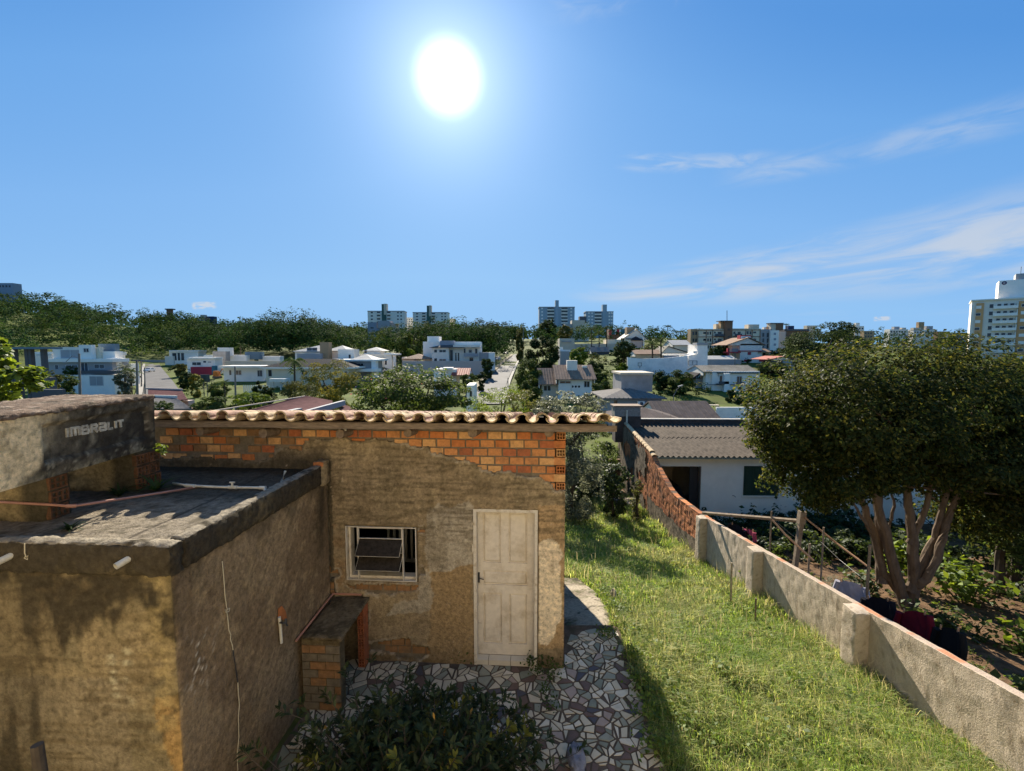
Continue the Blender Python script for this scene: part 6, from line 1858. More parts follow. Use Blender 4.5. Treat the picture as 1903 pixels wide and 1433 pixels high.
# right hand slope houses
B = Bld('striped_building', 'building with dark teal, red and white upright stripes below the right blue tower', 'building', 260, 1130, 1168)
B.blk(1132, 1168, 612, None, W_['brown'], 8)
for k, (x0, x1, m_) in enumerate(((1132, 1137, 'red'), (1137, 1143, 'teal'), (1143, 1146, 'white'), (1146, 1151, 'red'), (1151, 1154, 'white'), (1154, 1162, 'teal'), (1162, 1164, 'white'))): B.blk(x0, x1 - .1, 612.5, 622, W_[m_], .3, -.4, 'stripe_panel')
B = Bld('gable_house', 'white gabled house with a brick chimney box on the right slope', 'house', 225, 1150, 1205)
B.blk(1162, 1198, 629, None, W_['white'], 12); B.roof(1155, 1205, 631, 612, 12, RF_['pale'], 'gy', xr0=1183); B.blk(1165, 1180, 608, 625, W_['tan'], 4, 3, 'chimney_box'); B.roof(1173, 1196, 632, 625, 5, RF_['dark'], 'hip', -5); B.blk(1173, 1195, 633, None, W_['pink'], 6, -5); B.win(1176, 1180, 640, 646, -5); B.blk(1194, 1197, 626, None, W_['white'], .6, -5, 'column')
B = Bld('house', 'long low cream house on the slope above the dark round tree', 'house', 190, 1040, 1170)
B.blk(1040, 1068, 629, None, W_['beige'], 8); B.blk(1060, 1172, 639, None, W_['beige'], 9, 4); B.blk(1128, 1172, 631, None, W_['cream'], 8, 8); B.blk(1044, 1062, 633, 636, W_['grey'], 1, -.5, 'canopy'); B.roof(1098, 1134, 654, 645, 6, RF_['grey'], 'gx', -12); B.blk(1100, 1132, 654, None, W_['dgrey'], 5, -12)
B.win(1074, 1082, 644, 649, 4); B.win(1100, 1106, 643, 648, 4)
B = Bld('house', 'small white and grey house with a pool slide corner right of the dark round tree', 'house', 140, 1040, 1062); B.blk(1041, 1058, 653, None, W_['grey'], 6); B.blk(1040, 1046, 645, 654, W_['white'], 4, 2); B.blk(1046, 1060, 650, 654, W_['white'], 4, 1)
# white warehouse wall
B = Bld('white_hall', 'large white hall with stained side wall, stepped top and a square tower end', 'building', 108, 1164, 1316)
def poly_wall(B, pts, Y, depth, m_, name='wall'):
    q = [at(x, y, Y) for x, y in pts]
    return MB().prism([(p[0], p[2]) for p in q], Y, Y + depth).build(name, m_, B.t)
poly_wall(B, [(1166, 664), (1195, 667), (1242, 665), (1278, 661), (1279, 700), (1166, 705)], 108, .5, W_['stained'])
poly_wall(B, [(1279.2, 661), (1296, 657), (1296, 640), (1315, 640), (1315, 690), (1279.2, 690)], 109, 6, W_['stained'])
poly_wall(B, [(1279.2, 680), (1310, 685), (1310, 700), (1279.2, 712)], 108.3, .5, W_['stained'])
B.blk(1295, 1316, 637, 641.5, W_['grey'], 6.4, .8, 'coping'); B.slab(1238, 1296, 657.5, 660.5, W_['white'], 3, 3)
p0 = at(1189, 677, 108); b = MB(); rect_frame(b, p0[0] - .45, p0[0] + .45, p0[2] - .45, p0[2] + .4, 107.9, 107.99, .08); b.box(p0[0] - .04, p0[0] + .04, 107.9, 107.99, p0[2] - 1.0, p0[2] - .45); b.build('meter_frame', W_['dgrey'], B.t)
p0 = at(1287, 674, 109); b = MB(); rect_frame(b, p0[0] - 1.0, p0[0] + 1.1, p0[2] - .6, p0[2] + .5, 108.9, 108.99, .08); b.box(p0[0] + .0, p0[0] + .08, 108.9, 108.99, p0[2] - .5, p0[2] + .4); b.build('window_grille', W_['dgrey'], B.t)
p0 = at(1291, 655, 108.5); b = MB(); b.box(p0[0] - .4, p0[0] + .4, 108.1, 108.6, p0[2] - .3, p0[2] + .3); b.build('air_conditioner', W_['white'], B.t)
B = Bld('gable_house', 'house with a wide blue grey gable wall behind the white hall', 'house', 135, 1232, 1285)
B.blk(1234, 1284, 656, None, W_['slate'], 8); B.roof(1228, 1288, 657, 643, 8, RF_['fibro'], 'gy', xr0=1242); B.blk(1182, 1234, 659, None, W_['beige'], 6, 1); B.roof(1180, 1236, 658, 650, 8, RF_['tan'], 'gx', .5)
B = Bld('cream_house', 'cream house with a pale flat roof below the beige apartment block', 'house', 150, 1250, 1284); B.blk(1253, 1284, 641, None, W_['cream'], 8); B.roof(1250, 1286, 641, 632, 9, RF_['pale'], 'gx', 0, ribs=False)
# two storey white house
B = Bld('white_house', 'two storey white house with shuttered balcony doors above the bright lawn', 'house', 93, 1308, 1413)
B.blk(1324, 1412, 690, None, W_['white'], 8); B.blk(1312, 1324, 688, None, W_['white'], 7, .8); B.blk(1347, 1357, 694, None, W_['white'], 1.5, -1.2); B.roof(1307, 1352, 691, 679, 8, RF_['fibro'], 'gx', .5); B.roof(1334, 1413, 693, 678.5, 9, RF_['fibro'], 'gx', 0)
B.win(1337, 1347, 698, 712, 0, W_['brown'], name='balcony_door'); B.win(1369, 1378.5, 699, 713, 0, W_['brown'], name='balcony_door'); B.rail(1336, 1355, 709, 714, -1.2, W_['dgrey']); B.rail(1368, 1384, 710, 715, -1.2, W_['dgrey']); B.win(1349, 1353, 717, 729, 0, frame=False, name='door'); B.win(1372, 1377, 719, 723); B.win(1387, 1399, 718, 731, name='garage_opening', frame=False)
B.slab(1311, 1412, 714.5, 715.5, W_['dgrey'], .2, -.22, 'string_course'); poly_wall(B, [(1286, 703), (1310, 687), (1310, 692), (1287, 705)], 95, 5, RF_['dark'], 'lean_to_roof'); B.blk(1293, 1308, 704, None, W_['grey'], 3, 3)
# grey house with blockwork tank tower
B = Bld('grey_house', 'slate blue house with dark hipped roofs and a big bare blockwork tank tower', 'house', 50, 1120, 1240)
B.blk(1155, 1213, 696, 728, W_['blockwork'], 4.5, 3, 'tank_tower'); B.slab(1153, 1215, 692.5, 696, W_['beige'], 5, 2.7, 'tower_coping')
B.blk(1132, 1230, 741, None, W_['slate'], 7, 0); B.roof(1121, 1240, 740, 720, 7, RF_['grey'], 'hip', 0); B.win(1229, 1233, 752, 760, -0.02, frame=False); B.win(1141, 1147, 744, 758, 0, frame=False)
p0 = at(1190, 749.5, 50); ac = MB().box(p0[0] - .38, p0[0] + .38, 49.6, 49.99, p0[2] - .26, p0[2] + .26).build('air_conditioner', W_['white'], B.t); MB().disc((p0[0] + .02, 49.59, p0[2]), .2, -1, 14, .008).build('fan_grille', W_['dgrey'], ac)
B = Bld('low_house', 'low house whose dark brown ribbed roof fills the space behind the corrugated roof', 'house', 40, 1180, 1335)
B.roof(1228, 1346, 784, 745, 7, RF_['brown'], 'gx', 1.5, name='roof'); B.blk(1236, 1336, 783, None, W_['slate'], 6, 2); B.roof(1150, 1285, 786, 757, 6, RF_['brown'], 'hip', -2.5)
B = Bld('white_wall', 'white garden wall with a stained top below the bright lawn', 'wall', 55, 1330, 1400); B.blk(1332, 1410, 757, None, W_['stained'], .3); B.blk(1312, 1336, 752, 754, W_['beige'], .3, 1, 'coping')
# beige apartments
B = Bld('apartment_block', 'beige four storey apartment block with a brown stair tower and dark string lines', 'building', 180, 1284, 1414)
B.blk(1297, 1349, 611.5, None, W_['cream'], 14); B.blk(1284, 1297, 611.5, None, W_['tan'], 14, .6); B.blk(1361, 1414, 610.5, None, W_['cream'], 14, 1); B.blk(1348, 1362, 597, None, W_['brown'], 6, -1, 'stair_tower'); B.blk(1340, 1349, 598, 620, W_['tan'], 6, .4, 'stair_tower'); B.slab(1339, 1363, 595.8, 597.2, W_['dgrey'], 8, -1.4, 'tower_roof'); B.blk(1331, 1342, 602, 613, W_['beige'], 4, 3, 'tank_box'); B.blk(1391, 1411, 603, 612, W_['beige'], 4, 4, 'tank_box')
for y in (613, 625.5, 638.5):
    B.blk(1296.5, 1348, y, y + 1.2, W_['brown'], .2, -.22, 'string_course'); B.blk(1362.5, 1414, y - .6, y + .6, W_['brown'], .2, .78, 'string_course')
for x in (1297, 1312.5, 1324.5): B.blk(x, x + 1, 614.5, 650, W_['brown'], .2, -.23, 'pilaster')
for x in (1386, 1398, 1412.8): B.blk(x, x + 1, 614, 648, W_['brown'], .2, .77, 'pilaster')
for k in range(3):
    y = 615.5 + 12.8 * k
    B.win(1307, 1312, y + 1.5, y + 5, frame=False); B.win(1314.5, 1317, y + .8, y + 6.5, frame=False); B.win(1319, 1321.5, y + .8, y + 6.5, frame=False); B.win(1327, 1330, y + 1, y + 4, frame=False); B.win(1334, 1341, y + 1, y + 6, frame=False); B.rail(1329, 1346, y + 5, y + 9, -1.1, W_['dgrey'])
    B.win(1363, 1367, y + 1, y + 5, 1, frame=False); B.win(1371, 1376, y + 1, y + 6, 1, frame=False); B.rail(1366, 1379, y + 5, y + 9, -.3, W_['dgrey']); B.win(1388, 1391, y, y + 6, 1, frame=False); B.win(1393, 1396, y, y + 6, 1, frame=False); B.win(1400, 1405, y + 1, y + 4, 1, frame=False)
    for x in (1352.5, 1355.5): B.win(x, x + 1.4, y - 5 + k * .8, y - 1 + k * .8, -1, frame=False)
    for x in (1287, 1292): B.win(x, x + 3, y + 1, y + 7, .6, frame=False)
B.pipe(1351, 577, 597, .12, 2)
B = Bld('apartment_block', 'grey and white apartment block with a brown tank house, right of the beige block', 'building', 185, 1413, 1460)
B.blk(1414, 1434, 612, None, W_['grey'], 10); B.blk(1432, 1448, 614, None, W_['white'], 10, -1); B.blk(1433, 1456, 600.5, 614, W_['beige'], 6, 0); B.blk(1443, 1456, 600.6, 614, W_['brown'], 6, -.3); B.slab(1432, 1457, 600, 601.4, W_['dgrey'], 7, -.6); B.blk(1427, 1433, 607, 613, W_['brown'], 4, 2); B.blk(1420, 1424, 608, 613, W_['offwhite'], 4, 2)
for k in range(3): B.win(1438, 1442, 618.5 + k * 10, 622.5 + k * 10, -1, m_=W_['slate'], frame=False); B.win(1417, 1420, 619 + k * 10, 626 + k * 10, 0, frame=False); B.win(1425, 1428, 619 + k * 10, 627 + k * 10, 0, frame=False)
B = Bld('apartment_block', 'low tan building with a dark navy flat top above the trees', 'building', 200, 1448, 1505); B.blk(1447, 1462, 616, None, W_['pink'], 8); B.blk(1458, 1503, 612, 640, W_['brown'], 10, 3); B.slab(1458, 1504, 611.5, 615, W_['dgrey'], 11, 2.5); B.blk(1465, 1476, 605.5, 612, W_['navy'], 5, 4)
B = Bld('white_house', 'white two storey house with red trim, red balcony post and a low gable roof', 'house', 142, 1345, 1428)
B.blk(1376, 1417, 639, None, W_['white'], 10); B.roof(1350, 1424, 641, 627.5, 10, RF_['tan'], 'gy', xr0=1391); B.blk(1376, 1396, 623, 634, W_['red'], 2, 2, 'chimney'); B.blk(1377, 1395, 625, 634, W_['white'], 2, 1.9, 'chimney_face'); B.blk(1360, 1377, 640, None, W_['offwhite'], 8, 2); B.slab(1340, 1377, 654, 656, W_['red'], 6, -1.5, 'porch_roof'); B.blk(1352.5, 1356, 647, None, W_['red'], .8, -1.8, 'red_post')
B.slab(1372, 1416, 651.5, 653.2, W_['red'], .2, -.22, 'string_course'); B.win(1389, 1396, 654, 660, m_=W_['red']); B.win(1371, 1375.5, 640, 651, 2, frame=False); B.win(1417, 1423, 655, 665, 1); B.roof(1410, 1434, 654, 648, 6, RF_['tan'], 'gx', 0, ribs=False); B.rail(1361, 1372, 648, 653, 1, W_['grey']); B.blk(1383, 1393, 668, 672, W_['red'], .1, -.13, 'red_vent'); B.blk(1411, 1421, 668, 672, W_['red'], .1, -.13, 'red_vent')
B.blk(1315, 1378, 668, None, W_['grey'], .5, -12, 'garden_wall'); B.roof(1314, 1370, 667.5, 661, 6, RF_['pale'], 'gx', -10, ribs=False)
B = Bld('small_house', 'small blue grey shed house with a red tile roof at the edge of the lawn', 'house', 118, 1430, 1480); B.blk(1455, 1478, 668, None, W_['slate'], 6); B.roof(1429, 1482, 668, 661.5, 8, RF_['red'], 'gy', xr0=1457); B.blk(1433, 1455, 671, None, W_['dgrey'], 6, .5)
# right tower
RB = thing('apartment_tower', 'tall white and tan apartment tower with white balconies and a round dark emblem', 'tower', at(1855, 650, 185))
ta, tb = at(1807, 553, 178), at(1960, 545, 166)
TFx = Frame((ta[0], ta[1], 0), -43.5)
def tpx(px, py, y=0.0): return TFx.on_front(px, py, y)
xa, zt = tpx(1807, 560); xe = tpx(1975, 545)[0]; zg = -3
b = MB(TFx); b.box(0, xe, 0, 16, zg, zt); b.build('wall', W_['offwhite'], RB)
for (p0, p1) in ((1812, 1826), (1890, 1915)):
    x0, x1 = tpx(p0, 600)[0], tpx(p1, 600)[0]
    MB(TFx).box(x0, x1, -.5, -.002, zg, zt - .9).build('tan_panel', W_['tanbrick'], RB)
MB(TFx).box(-.3, xe, -.8, 16.2, zt + .001, zt + .5).build('roof_edge', W_['offwhite'], RB)
x0, z1 = tpx(1857, 522, 2); MB(TFx).box(x0, xe, 2, 14, zt + .501, z1).build('penthouse', W_['white'], RB)
x1, z2 = tpx(1888, 512, 3); MB(TFx).box(x1, x1 + 9, 3, 10, z1 + .001, z2 + .6).build('tank_house', W_['grey'], RB)
x1b, z2b = tpx(1884, 510, 2.5)
p = tpx(1866.5, 526, 2); em = MB(TFx).disc((p[0], 1.999, p[1]), .68, -1, 18, .05).build('round_emblem', mat('emblem_purple', (.045, .015, .07), .5, .1), RB)
MB(TFx).disc((p[0], 1.94, p[1]), .26, -1, 12, .03).build('emblem_ring', W_['white'], em); MB(TFx).disc((p[0], 1.905, p[1]), .14, -1, 10, .02).build('emblem_centre', mat('emblem_purple', (.045, .015, .07), .5, .1), em)
p = tpx(1897, 508, 5); MB(TFx).tube([(p[0], 5, z2 + .5), (p[0], 5, z2 + 3.4)], .08, 5).build('antenna', M['metal_dark'], RB)
bx0, bx1 = tpx(1835, 600)[0], tpx(1889, 600)[0]
fh = abs(tpx(1860, 570)[1] - tpx(1860, 583.6)[1])
zz = zt - 1.2
k = 0
while zz > zg + 2:
    MB(TFx).box(bx0 + 1.2, bx1, -1.5, -1.42, zz - fh * .78, zz - fh * .42).build('balcony', W_['white'], RB)
    MB(TFx).box(bx0 + 1.2, bx1, -1.419, -.01, zz - fh * .82, zz - fh * .77).build('balcony_floor', W_['white'], RB)
    MB(TFx).box(bx1 - .3, bx1 - .002, -1.419, -.01, zz - fh * .768, zz - .02).build('balcony_side', W_['offwhite'], RB)
    for f in (.03, .30, .52, .74): MB(TFx).box(bx0 + (bx1 - bx0) * f, bx0 + (bx1 - bx0) * (f + .13), -.06, -.003, zz - fh * .62, zz - fh * .12).build('window', DARKWIN, RB)
    for (pp, wmat_) in ((1816, W_['white'] if k % 2 == 0 else DARKWIN), (1900, W_['white'] if k % 3 else DARKWIN)):
        x = tpx(pp, 600)[0]; fr2 = MB(TFx).box(x - .7, x + .8, -.58, -.501, zz - fh * .68, zz - fh * .25).build('window', W_['offwhite'], RB)
        MB(TFx).box(x - .6, x + .7, -.62, -.581, zz - fh * .64, zz - fh * .30).build('pane', wmat_, fr2)
    zz -= fh; k += 1
# skyline over the big tree
for (x0, x1, yt, d, m_, lab) in ((1500, 1516, 605, 240, 'beige', 'small beige block just right of the dark clump of trees on the skyline'), (1590, 1606, 606, 300, 'offwhite', 'stepped white building peeping out behind the far tree clump on the skyline'),
                            (1606, 1625, 615, 280, 'tan', 'low tan block behind the big tree top'), (1654, 1688, 612, 330, 'offwhite', 'pale block with rooftop boxes above the middle of the big tree'),
                            (1698, 1742, 613, 330, 'offwhite', 'white block with a tall tan tank house above the big tree'), (1743, 1766, 616, 300, 'brown', 'red brown block with an orange panel on the skyline'), (1762, 1796, 620, 280, 'slate', 'dark roofed long building left of the tan tower')):
    B = Bld('skyline_building', lab, 'building', d, x0, x1); B.blk(x0, x1, yt, None, W_[m_], 10)
    for k in range(int((x1 - x0) // 5)): B.win(x0 + 1.5 + k * 5, x0 + 4 + k * 5, yt + 3, yt + 6, frame=False); B.win(x0 + 1.5 + k * 5, x0 + 4 + k * 5, yt + 9, yt + 12, frame=False)
    if x0 == 1654: B.blk(1662, 1672, 607, 613, W_['grey'], 4, 2, 'tank_box'); B.blk(1676, 1684, 609, 613, W_['beige'], 4, 2, 'tank_box')
    if x0 == 1698: B.blk(1708, 1718, 598.5, 614, W_['tan'], 4, 1, 'tank_house'); B.blk(1698, 1712, 609, 614, W_['beige'], 4, 0, 'tank_house'); B.blk(1722, 1734, 606, 614, W_['grey'], 4, 2, 'tank_house')
    if x0 == 1743: B.blk(1753, 1764, 618, 623, W_['orange'], .3, -.4, 'orange_panel')
    if x0 == 1762: B.slab(1778, 1798, 618.5, 621, W_['dgrey'], 8)
    if x0 == 1590: B.blk(1591, 1598, 600, 607, W_['offwhite'], 5, 1, 'upper_floor')
B = Bld('ridge_building', 'grey building corner above the forest at the top left edge', 'building', 330, -40, 23); B.blk(-40, 23, 526, None, W_['slate'], 14)
for k in range(4): B.win(-2 + k * 6, 2 + k * 6, 530, 534, frame=False)
B = Bld('ridge_house', 'tiny dark house with a blue roof poking out of the forest ridge', 'house', 400, 370, 398); B.blk(372, 380, 585, None, W_['pink'], 6); B.blk(383, 397, 588, None, W_['navy'], 6, 1)
B = Bld('ridge_hut', 'small hut roof on the forest skyline left of the little cloud', 'house', 390, 300, 322); B.blk(309, 317, 575, None, W_['brown'], 5); B.slab(306, 320, 573.5, 575.5, W_['dgrey'], 6)
# ---- near roofs left of the shed roof line
B = Bld('tile_roof_house', 'house with a broad purple brown tile roof just beyond the shed', 'house', 30, 375, 660)
def slope_roof(B, pts, m_, name='roof', n=60, th=.12, rib=.035):
    """pts: near-left, near-right, far-right, far-left as (px,py,Y)"""
    a, b_, c, d = [at(*p) for p in pts]
    A = np.zeros((8, n * 4, 3))
    for i, t in enumerate(np.linspace(0, 1, 8)):
        l, r = a + (d - a) * t, b_ + (c - b_) * t
        s = np.linspace(0, 1, n * 4)
        A[i] = l + (r - l) * s[:, None]
        A[i, :, 2] += rib * np.abs(np.sin(np.pi * s * n)) - (i % 2) * .0
    B_ = A.copy(); B_[..., 2] -= th
    q = MB(); q.grid(A); q.grid(B_[:, ::-1]); q.grid(np.stack([A[0], B_[0]])[:, ::-1]); q.grid(np.stack([A[-1], B_[-1]]))
    q.grid(np.stack([A[:, 0], B_[:, 0]])); q.grid(np.stack([A[:, -1], B_[:, -1]])[:, ::-1])
    return q.build(name, m_, B.t)
slope_roof(B, [(376, 785, 24), (600, 800, 24), (618, 745, 33), (566, 735.5, 33)], RF_['purple'], n=34)
slope_roof(B, [(590, 800, 22), (668, 800, 22), (664, 762, 28), (640, 752, 28)], RF_['purple'], n=14)
def plank(B, p, q, h, th, m_, name):
    a, c = at(*p), at(*q); d = c - a
    n = np.array((-d[1], d[0], 0)); n = n / (np.linalg.norm(n) + 1e-9) * th; u = np.array((0, 0, h))
    MB().hexa([a, c, c + n, a + n], [a + u, c + u, c + n + u, a + n + u]).build(name, m_, B.t)
plank(B, (376, 768, 24.0), (568, 737, 32.9), .06, .08, W_['beige'], 'verge_board')
plank(B, (510, 775, 22), (562, 763, 25), .14, .3, W_['grey'], 'fascia'); plank(B, (566, 776, 21.5), (642, 753, 27.5), .30, .2, W_['grey'], 'parapet')
plank(B, (410, 778, 23), (430, 770, 23.6), .1, .1, W_['grey'], 'fascia'); plank(B, (420, 775, 22.5), (455, 768.5, 23.8), .12, .5, W_['offwhite'], 'porch_gable'); plank(B, (455, 768.5, 23.8), (470, 775, 22.5), .12, .5, W_['offwhite'], 'porch_gable')
B.blk(392, 630, 790, None, W_['offwhite'], 6, -4)
B = Bld('tile_roof_house', 'small house with stepped dark red and grey tiled roofs right of the water tank', 'house', 50, 276, 360)
slope_roof(B, [(275, 745, 50), (349, 743, 50), (338, 726, 55), (275, 723, 55)], RF_['purple'], n=30); slope_roof(B, [(270, 760, 44), (358, 760, 44), (328, 740, 49), (270, 737, 49)], RF_['grey'], n=34); plank(B, (270, 738, 48.9), (328, 739.5, 48.9), .25, .15, W_['offwhite'], 'ridge_cap'); plank(B, (270, 723.5, 54.9), (338, 725.5, 54.9), .2, .15, W_['pink'], 'ridge_cap')
B.blk(280, 350, 761, None, W_['brown'], 4, -1); B.blk(338, 350, 745, None, W_['pink'], 3, 1)

# ------------------------------------------------------------------ street furniture and vehicles
M['pole'] = mat('concrete_pole', (.17, .155, .14), .9, .15, 2)
def pole(label, px, yt, yb, d, r=.14, arms=(), lamp=None, lean=0.0):
    b_ = at(px, yb, d); zg = float(T(b_[0], d)[0]); tp_ = at(px + lean, yt, d)
    t = thing('utility_pole', label, 'pole', (b_[0], d, zg), 'utility poles')
    MB().tube([(b_[0], d, min(zg, b_[2]) - .3), tuple(tp_)], [r * 1.25, r * .8], 8).build('post', M['pole'], t)
    for (dy, w) in arms:
        z = tp_[2] - dy; MB().box(tp_[0] - w, tp_[0] + w, d - .06 - r, d - r, z - .06, z + .06).build('cross_arm', M['metal_dark'], t)
        for s in (-.8, 0, .8): MB().tube([(tp_[0] + s * w, d - .1 - r * .5, z + .06), (tp_[0] + s * w, d - .1 - r * .5, z + .24)], .05, 6).build('insulator', W_['brown'], t)
    if lamp:
        (lx, ly) = lamp; e = at(lx, ly, d - 1); MB().tube([tuple(tp_ - (0, 0, .9)), tuple((tp_ + e) / 2 + (0, 0, .35)), tuple(e)], .05, 6).build('lamp_arm', M['pole'], t)
        MB().hexa([e + (-.35, -.12, -.08), e + (.1, -.12, -.06), e + (.1, .12, -.06), e + (-.35, .12, -.08)], [e + (-.3, -.08, .06), e + (.1, -.08, .06), e + (.1, .08, .06), e + (-.3, .08, .06)]).build('lamp_head', W_['grey'], t)
    return t
pole('utility pole with a street lamp arm in front of the white modern house', 147.5, 657, 728, 80, .19, lamp=(122, 673), lean=-.5)
pole('thick utility pole with cross arm at the left kerb of the left road', 254, 669, 728, 75, .17, ((.15, .8),))
pole('thin utility pole behind the thick one along the left road', 262.5, 672, 715, 110, .14, ((.15, .7),))
pole('dark slim pole nearest the left road surface', 268.5, 683, 727, 78, .10)
pole('leaning utility pole standing among the shrubs left of the palm', 437.5, 681, 745, 70, .13, lean=-1)
pole('utility pole beside the columnar tree on the central road', 972.5, 600, 662, 175, .16, ((.3, .9),))
pole('short pole at the right pavement of the central road', 944, 702, 722, 100, .10)
pole('thin utility pole rising in front of the white red trimmed house', 1366, 655, 690, 115, .12, ((.2, .7),))
lm = thing('street_lamp', 'curved street lamp leaning over the dark brown roof', 'street lamp', at(1252, 748, 52), None)
MB().tube([at(1251, 752, 52), at(1252, 735, 52), at(1258, 724, 52), at(1264, 718, 51.6)], .05, 6).build('arm', M['pole'], lm); e = at(1265, 717.5, 51.5); MB().hexa([e + (-.3, -.1, -.1), e + (.2, -.1, .02), e + (.2, .1, .02), e + (-.3, .1, -.1)], [e + (-.3, -.1, 0), e + (.2, -.1, .14), e + (.2, .1, .14), e + (-.3, .1, 0)]).build('lamp_head', W_['grey'], lm)
bbx = thing('billboard', 'dark roadside billboard on posts among the shrubs', 'billboard', onto(380, 722, 60)); p0 = at(372, 696, 92); p1 = at(389, 710, 92)
MB().box(p0[0], p1[0], 92, 92.2, p1[2], p0[2]).build('panel', W_['dgrey'], bbx); MB().box(p0[0] + .15, p1[0] - .15, 91.96, 91.999, p1[2] + .15, p0[2] - .15).build('face', mat('faded_board_face', (.07, .09, .08), .6, .5, 1.0), bbx)
for s in (.3, .7): MB().tube([(p0[0] + (p1[0] - p0[0]) * s, 92.1, float(T(p0[0], 92)[0]) - .3), (p0[0] + (p1[0] - p0[0]) * s, 92.1, p1[2])], .09, 6).build('post', M['pole'], bbx)
silver = mat('white_car_paint', (.55, .55, .55), .3, .03, 2, spec=.5); dkred = mat('dark_car_paint', (.03, .03, .035), .3, .03, 2, spec=.5); silv2 = mat('silver_car_paint', (.3, .31, .33), .3, .03, 2, spec=.5)
p = onto(278, 692, 60); car('parked_car', 'white car standing on the left road', Frame((p[0], p[1], p[2] + .12), 12), 4.3, 1.8, silver)
p = onto(934, 671, 60); car('parked_car', 'silver car parked under the trees near the top of the central road', Frame((p[0] - 2.0, p[1], p[2] + .2), -14), 4.2, 1.7, silv2)
p = onto(946, 661, 60); car('parked_car', 'dark car at the very top of the central road', Frame((p[0] - 1.5, p[1] - 3, p[2] + .4), -14), 4.2, 1.7, dkred)
for (px, py, lab, m_) in ((462, 703, 'silver car parked in front of the low white bungalow', silv2), (480, 704, 'dark car parked beside the bungalow porch', dkred), (440, 703, 'white car parked at the left of the bungalow', silver)):
    p = onto(px, py, 60); car('parked_car', lab, Frame((p[0], p[1], p[2] + .05), 82), 4.2, 1.7, m_)
p = onto(404, 703, 60); ek = thing('excavator', 'small orange digger beside the red walled house', 'excavator', p)
MB().box(p[0] - 1.0, p[0] + 1.0, p[1] - .8, p[1] + .8, p[2], p[2] + .6).build('tracks', M['metal_dark'], ek); MB().hexa([(p[0] - .9, p[1] - .7, p[2] + .61), (p[0] + .8, p[1] - .7, p[2] + .61), (p[0] + .8, p[1] + .7, p[2] + .61), (p[0] - .9, p[1] + .7, p[2] + .61)], [(p[0] - .8, p[1] - .6, p[2] + 2.2), (p[0] + .3, p[1] - .6, p[2] + 2.2), (p[0] + .3, p[1] + .6, p[2] + 2.2), (p[0] - .8, p[1] + .6, p[2] + 2.2)]).build('cab', W_['orange'], ek)
MB().tube([(p[0] + .5, p[1], p[2] + 1.2), (p[0] + 1.6, p[1], p[2] + 2.9), (p[0] + 2.5, p[1], p[2] + 1.6), (p[0] + 2.4, p[1], p[2] + .7)], .16, 6).build('arm', W_['orange'], ek)
fn = thing('garden_fence', 'low white picket fence beside the dark cypress shrubs', 'fence', onto(470, 728, 60))
for k in range(14):
    q = at(452 + k * 3.6, 716, 84); q2 = at(452 + k * 3.6 + 2.4, 729, 84); MB().box(q[0], q2[0], 84, 84.08, q2[2] - 1, q[2]).build('picket', W_['white'], fn)
# ------------------------------------------------------------------ foliage
def leaf_quads(C, size, rg, up=.35, asp=.5, out=None, ow=1.1):
    """rhombic leaves centred on C"""
    n = len(C)
    nv = rg.normal(size=(n, 3)); nv[:, 2] = np.abs(nv[:, 2]) + up
    if out is not None: nv += out * ow
    nv /= np.linalg.norm(nv, axis=1)[:, None]
    t = rg.normal(size=(n, 3)); t -= (t * nv).sum(1)[:, None] * nv; t /= np.linalg.norm(t, axis=1)[:, None]
    s = np.cross(nv, t)
    L = (size * rg.uniform(.6, 1.35, n))[:, None]
    bend = nv * L * .12
    V = np.stack([C - t * L * .5 - bend, C + s * L * asp * .5, C + t * L * .5 - bend, C - s * L * asp * .5], 1).reshape(-1, 3)
    F = np.arange(n * 4).reshape(n, 4)
    return V, F
def leaf_cols(n, cols, rg, P=None, scale=.6, seed=0):
    cols = np.array(cols, float)
    k = rg.integers(0, len(cols), n)
    c = cols[k] * rg.uniform(.75, 1.3, n)[:, None]
    return np.repeat(c, 4, 0)
def crown_pts(c, r, n, rg, nclump=28, tight=.36, lump=.28, bottom=-.75, shell=.62):
    c, r = np.array(c, float), np.array(r, float)
    d = rg.normal(size=(nclump * 3, 3)); d /= np.linalg.norm(d, axis=1)[:, None]
    d = d[d[:, 2] > bottom][:nclump]
    k = len(d)
    rad = shell + (1 - shell) * rg.uniform(0, 1, k) ** .6
    rad *= 1 + (fbm(d * 1.0, 1.6, 2, int(rg.integers(0, 999))) - .5) * lump * 2
    cc = d * rad[:, None]
    w = rg.uniform(.6, 1.3, k)
    idx = rg.choice(k, n, p=w / w.sum())
    o = rg.normal(size=(n, 3)); o /= np.linalg.norm(o, axis=1)[:, None]
    o *= (rg.uniform(.35, 1, n) ** .5)[:, None] * tight * w[idx][:, None] * .9
    o[:, 2] *= .7
    P = cc[idx] + o
    out = P / (np.linalg.norm(P, axis=1)[:, None] + 1e-6)
    return c + P * r, out
GREENS = {
 'dark': [(.028, .048, .014), (.036, .058, .018), (.045, .066, .02), (.022, .038, .014)],
 'mid': [(.045, .075, .018), (.06, .09, .022), (.05, .07, .02)],
 'bright': [(.09, .14, .02), (.12, .17, .025), (.075, .12, .02)],
 'olive': [(.075, .085, .025), (.095, .10, .03), (.06, .07, .02)],
 'silver': [(.12, .135, .085), (.15, .16, .105), (.09, .105, .06)],
 'yellow': [(.16, .15, .03), (.20, .19, .035), (.10, .11, .025)],
 'big': [(.024, .040, .010), (.032, .048, .012), (.038, .046, .012), (.085, .088, .018)],
 'bush': [(.026, .040, .014), (.034, .052, .018), (.045, .062, .022), (.10, .12, .02)]}
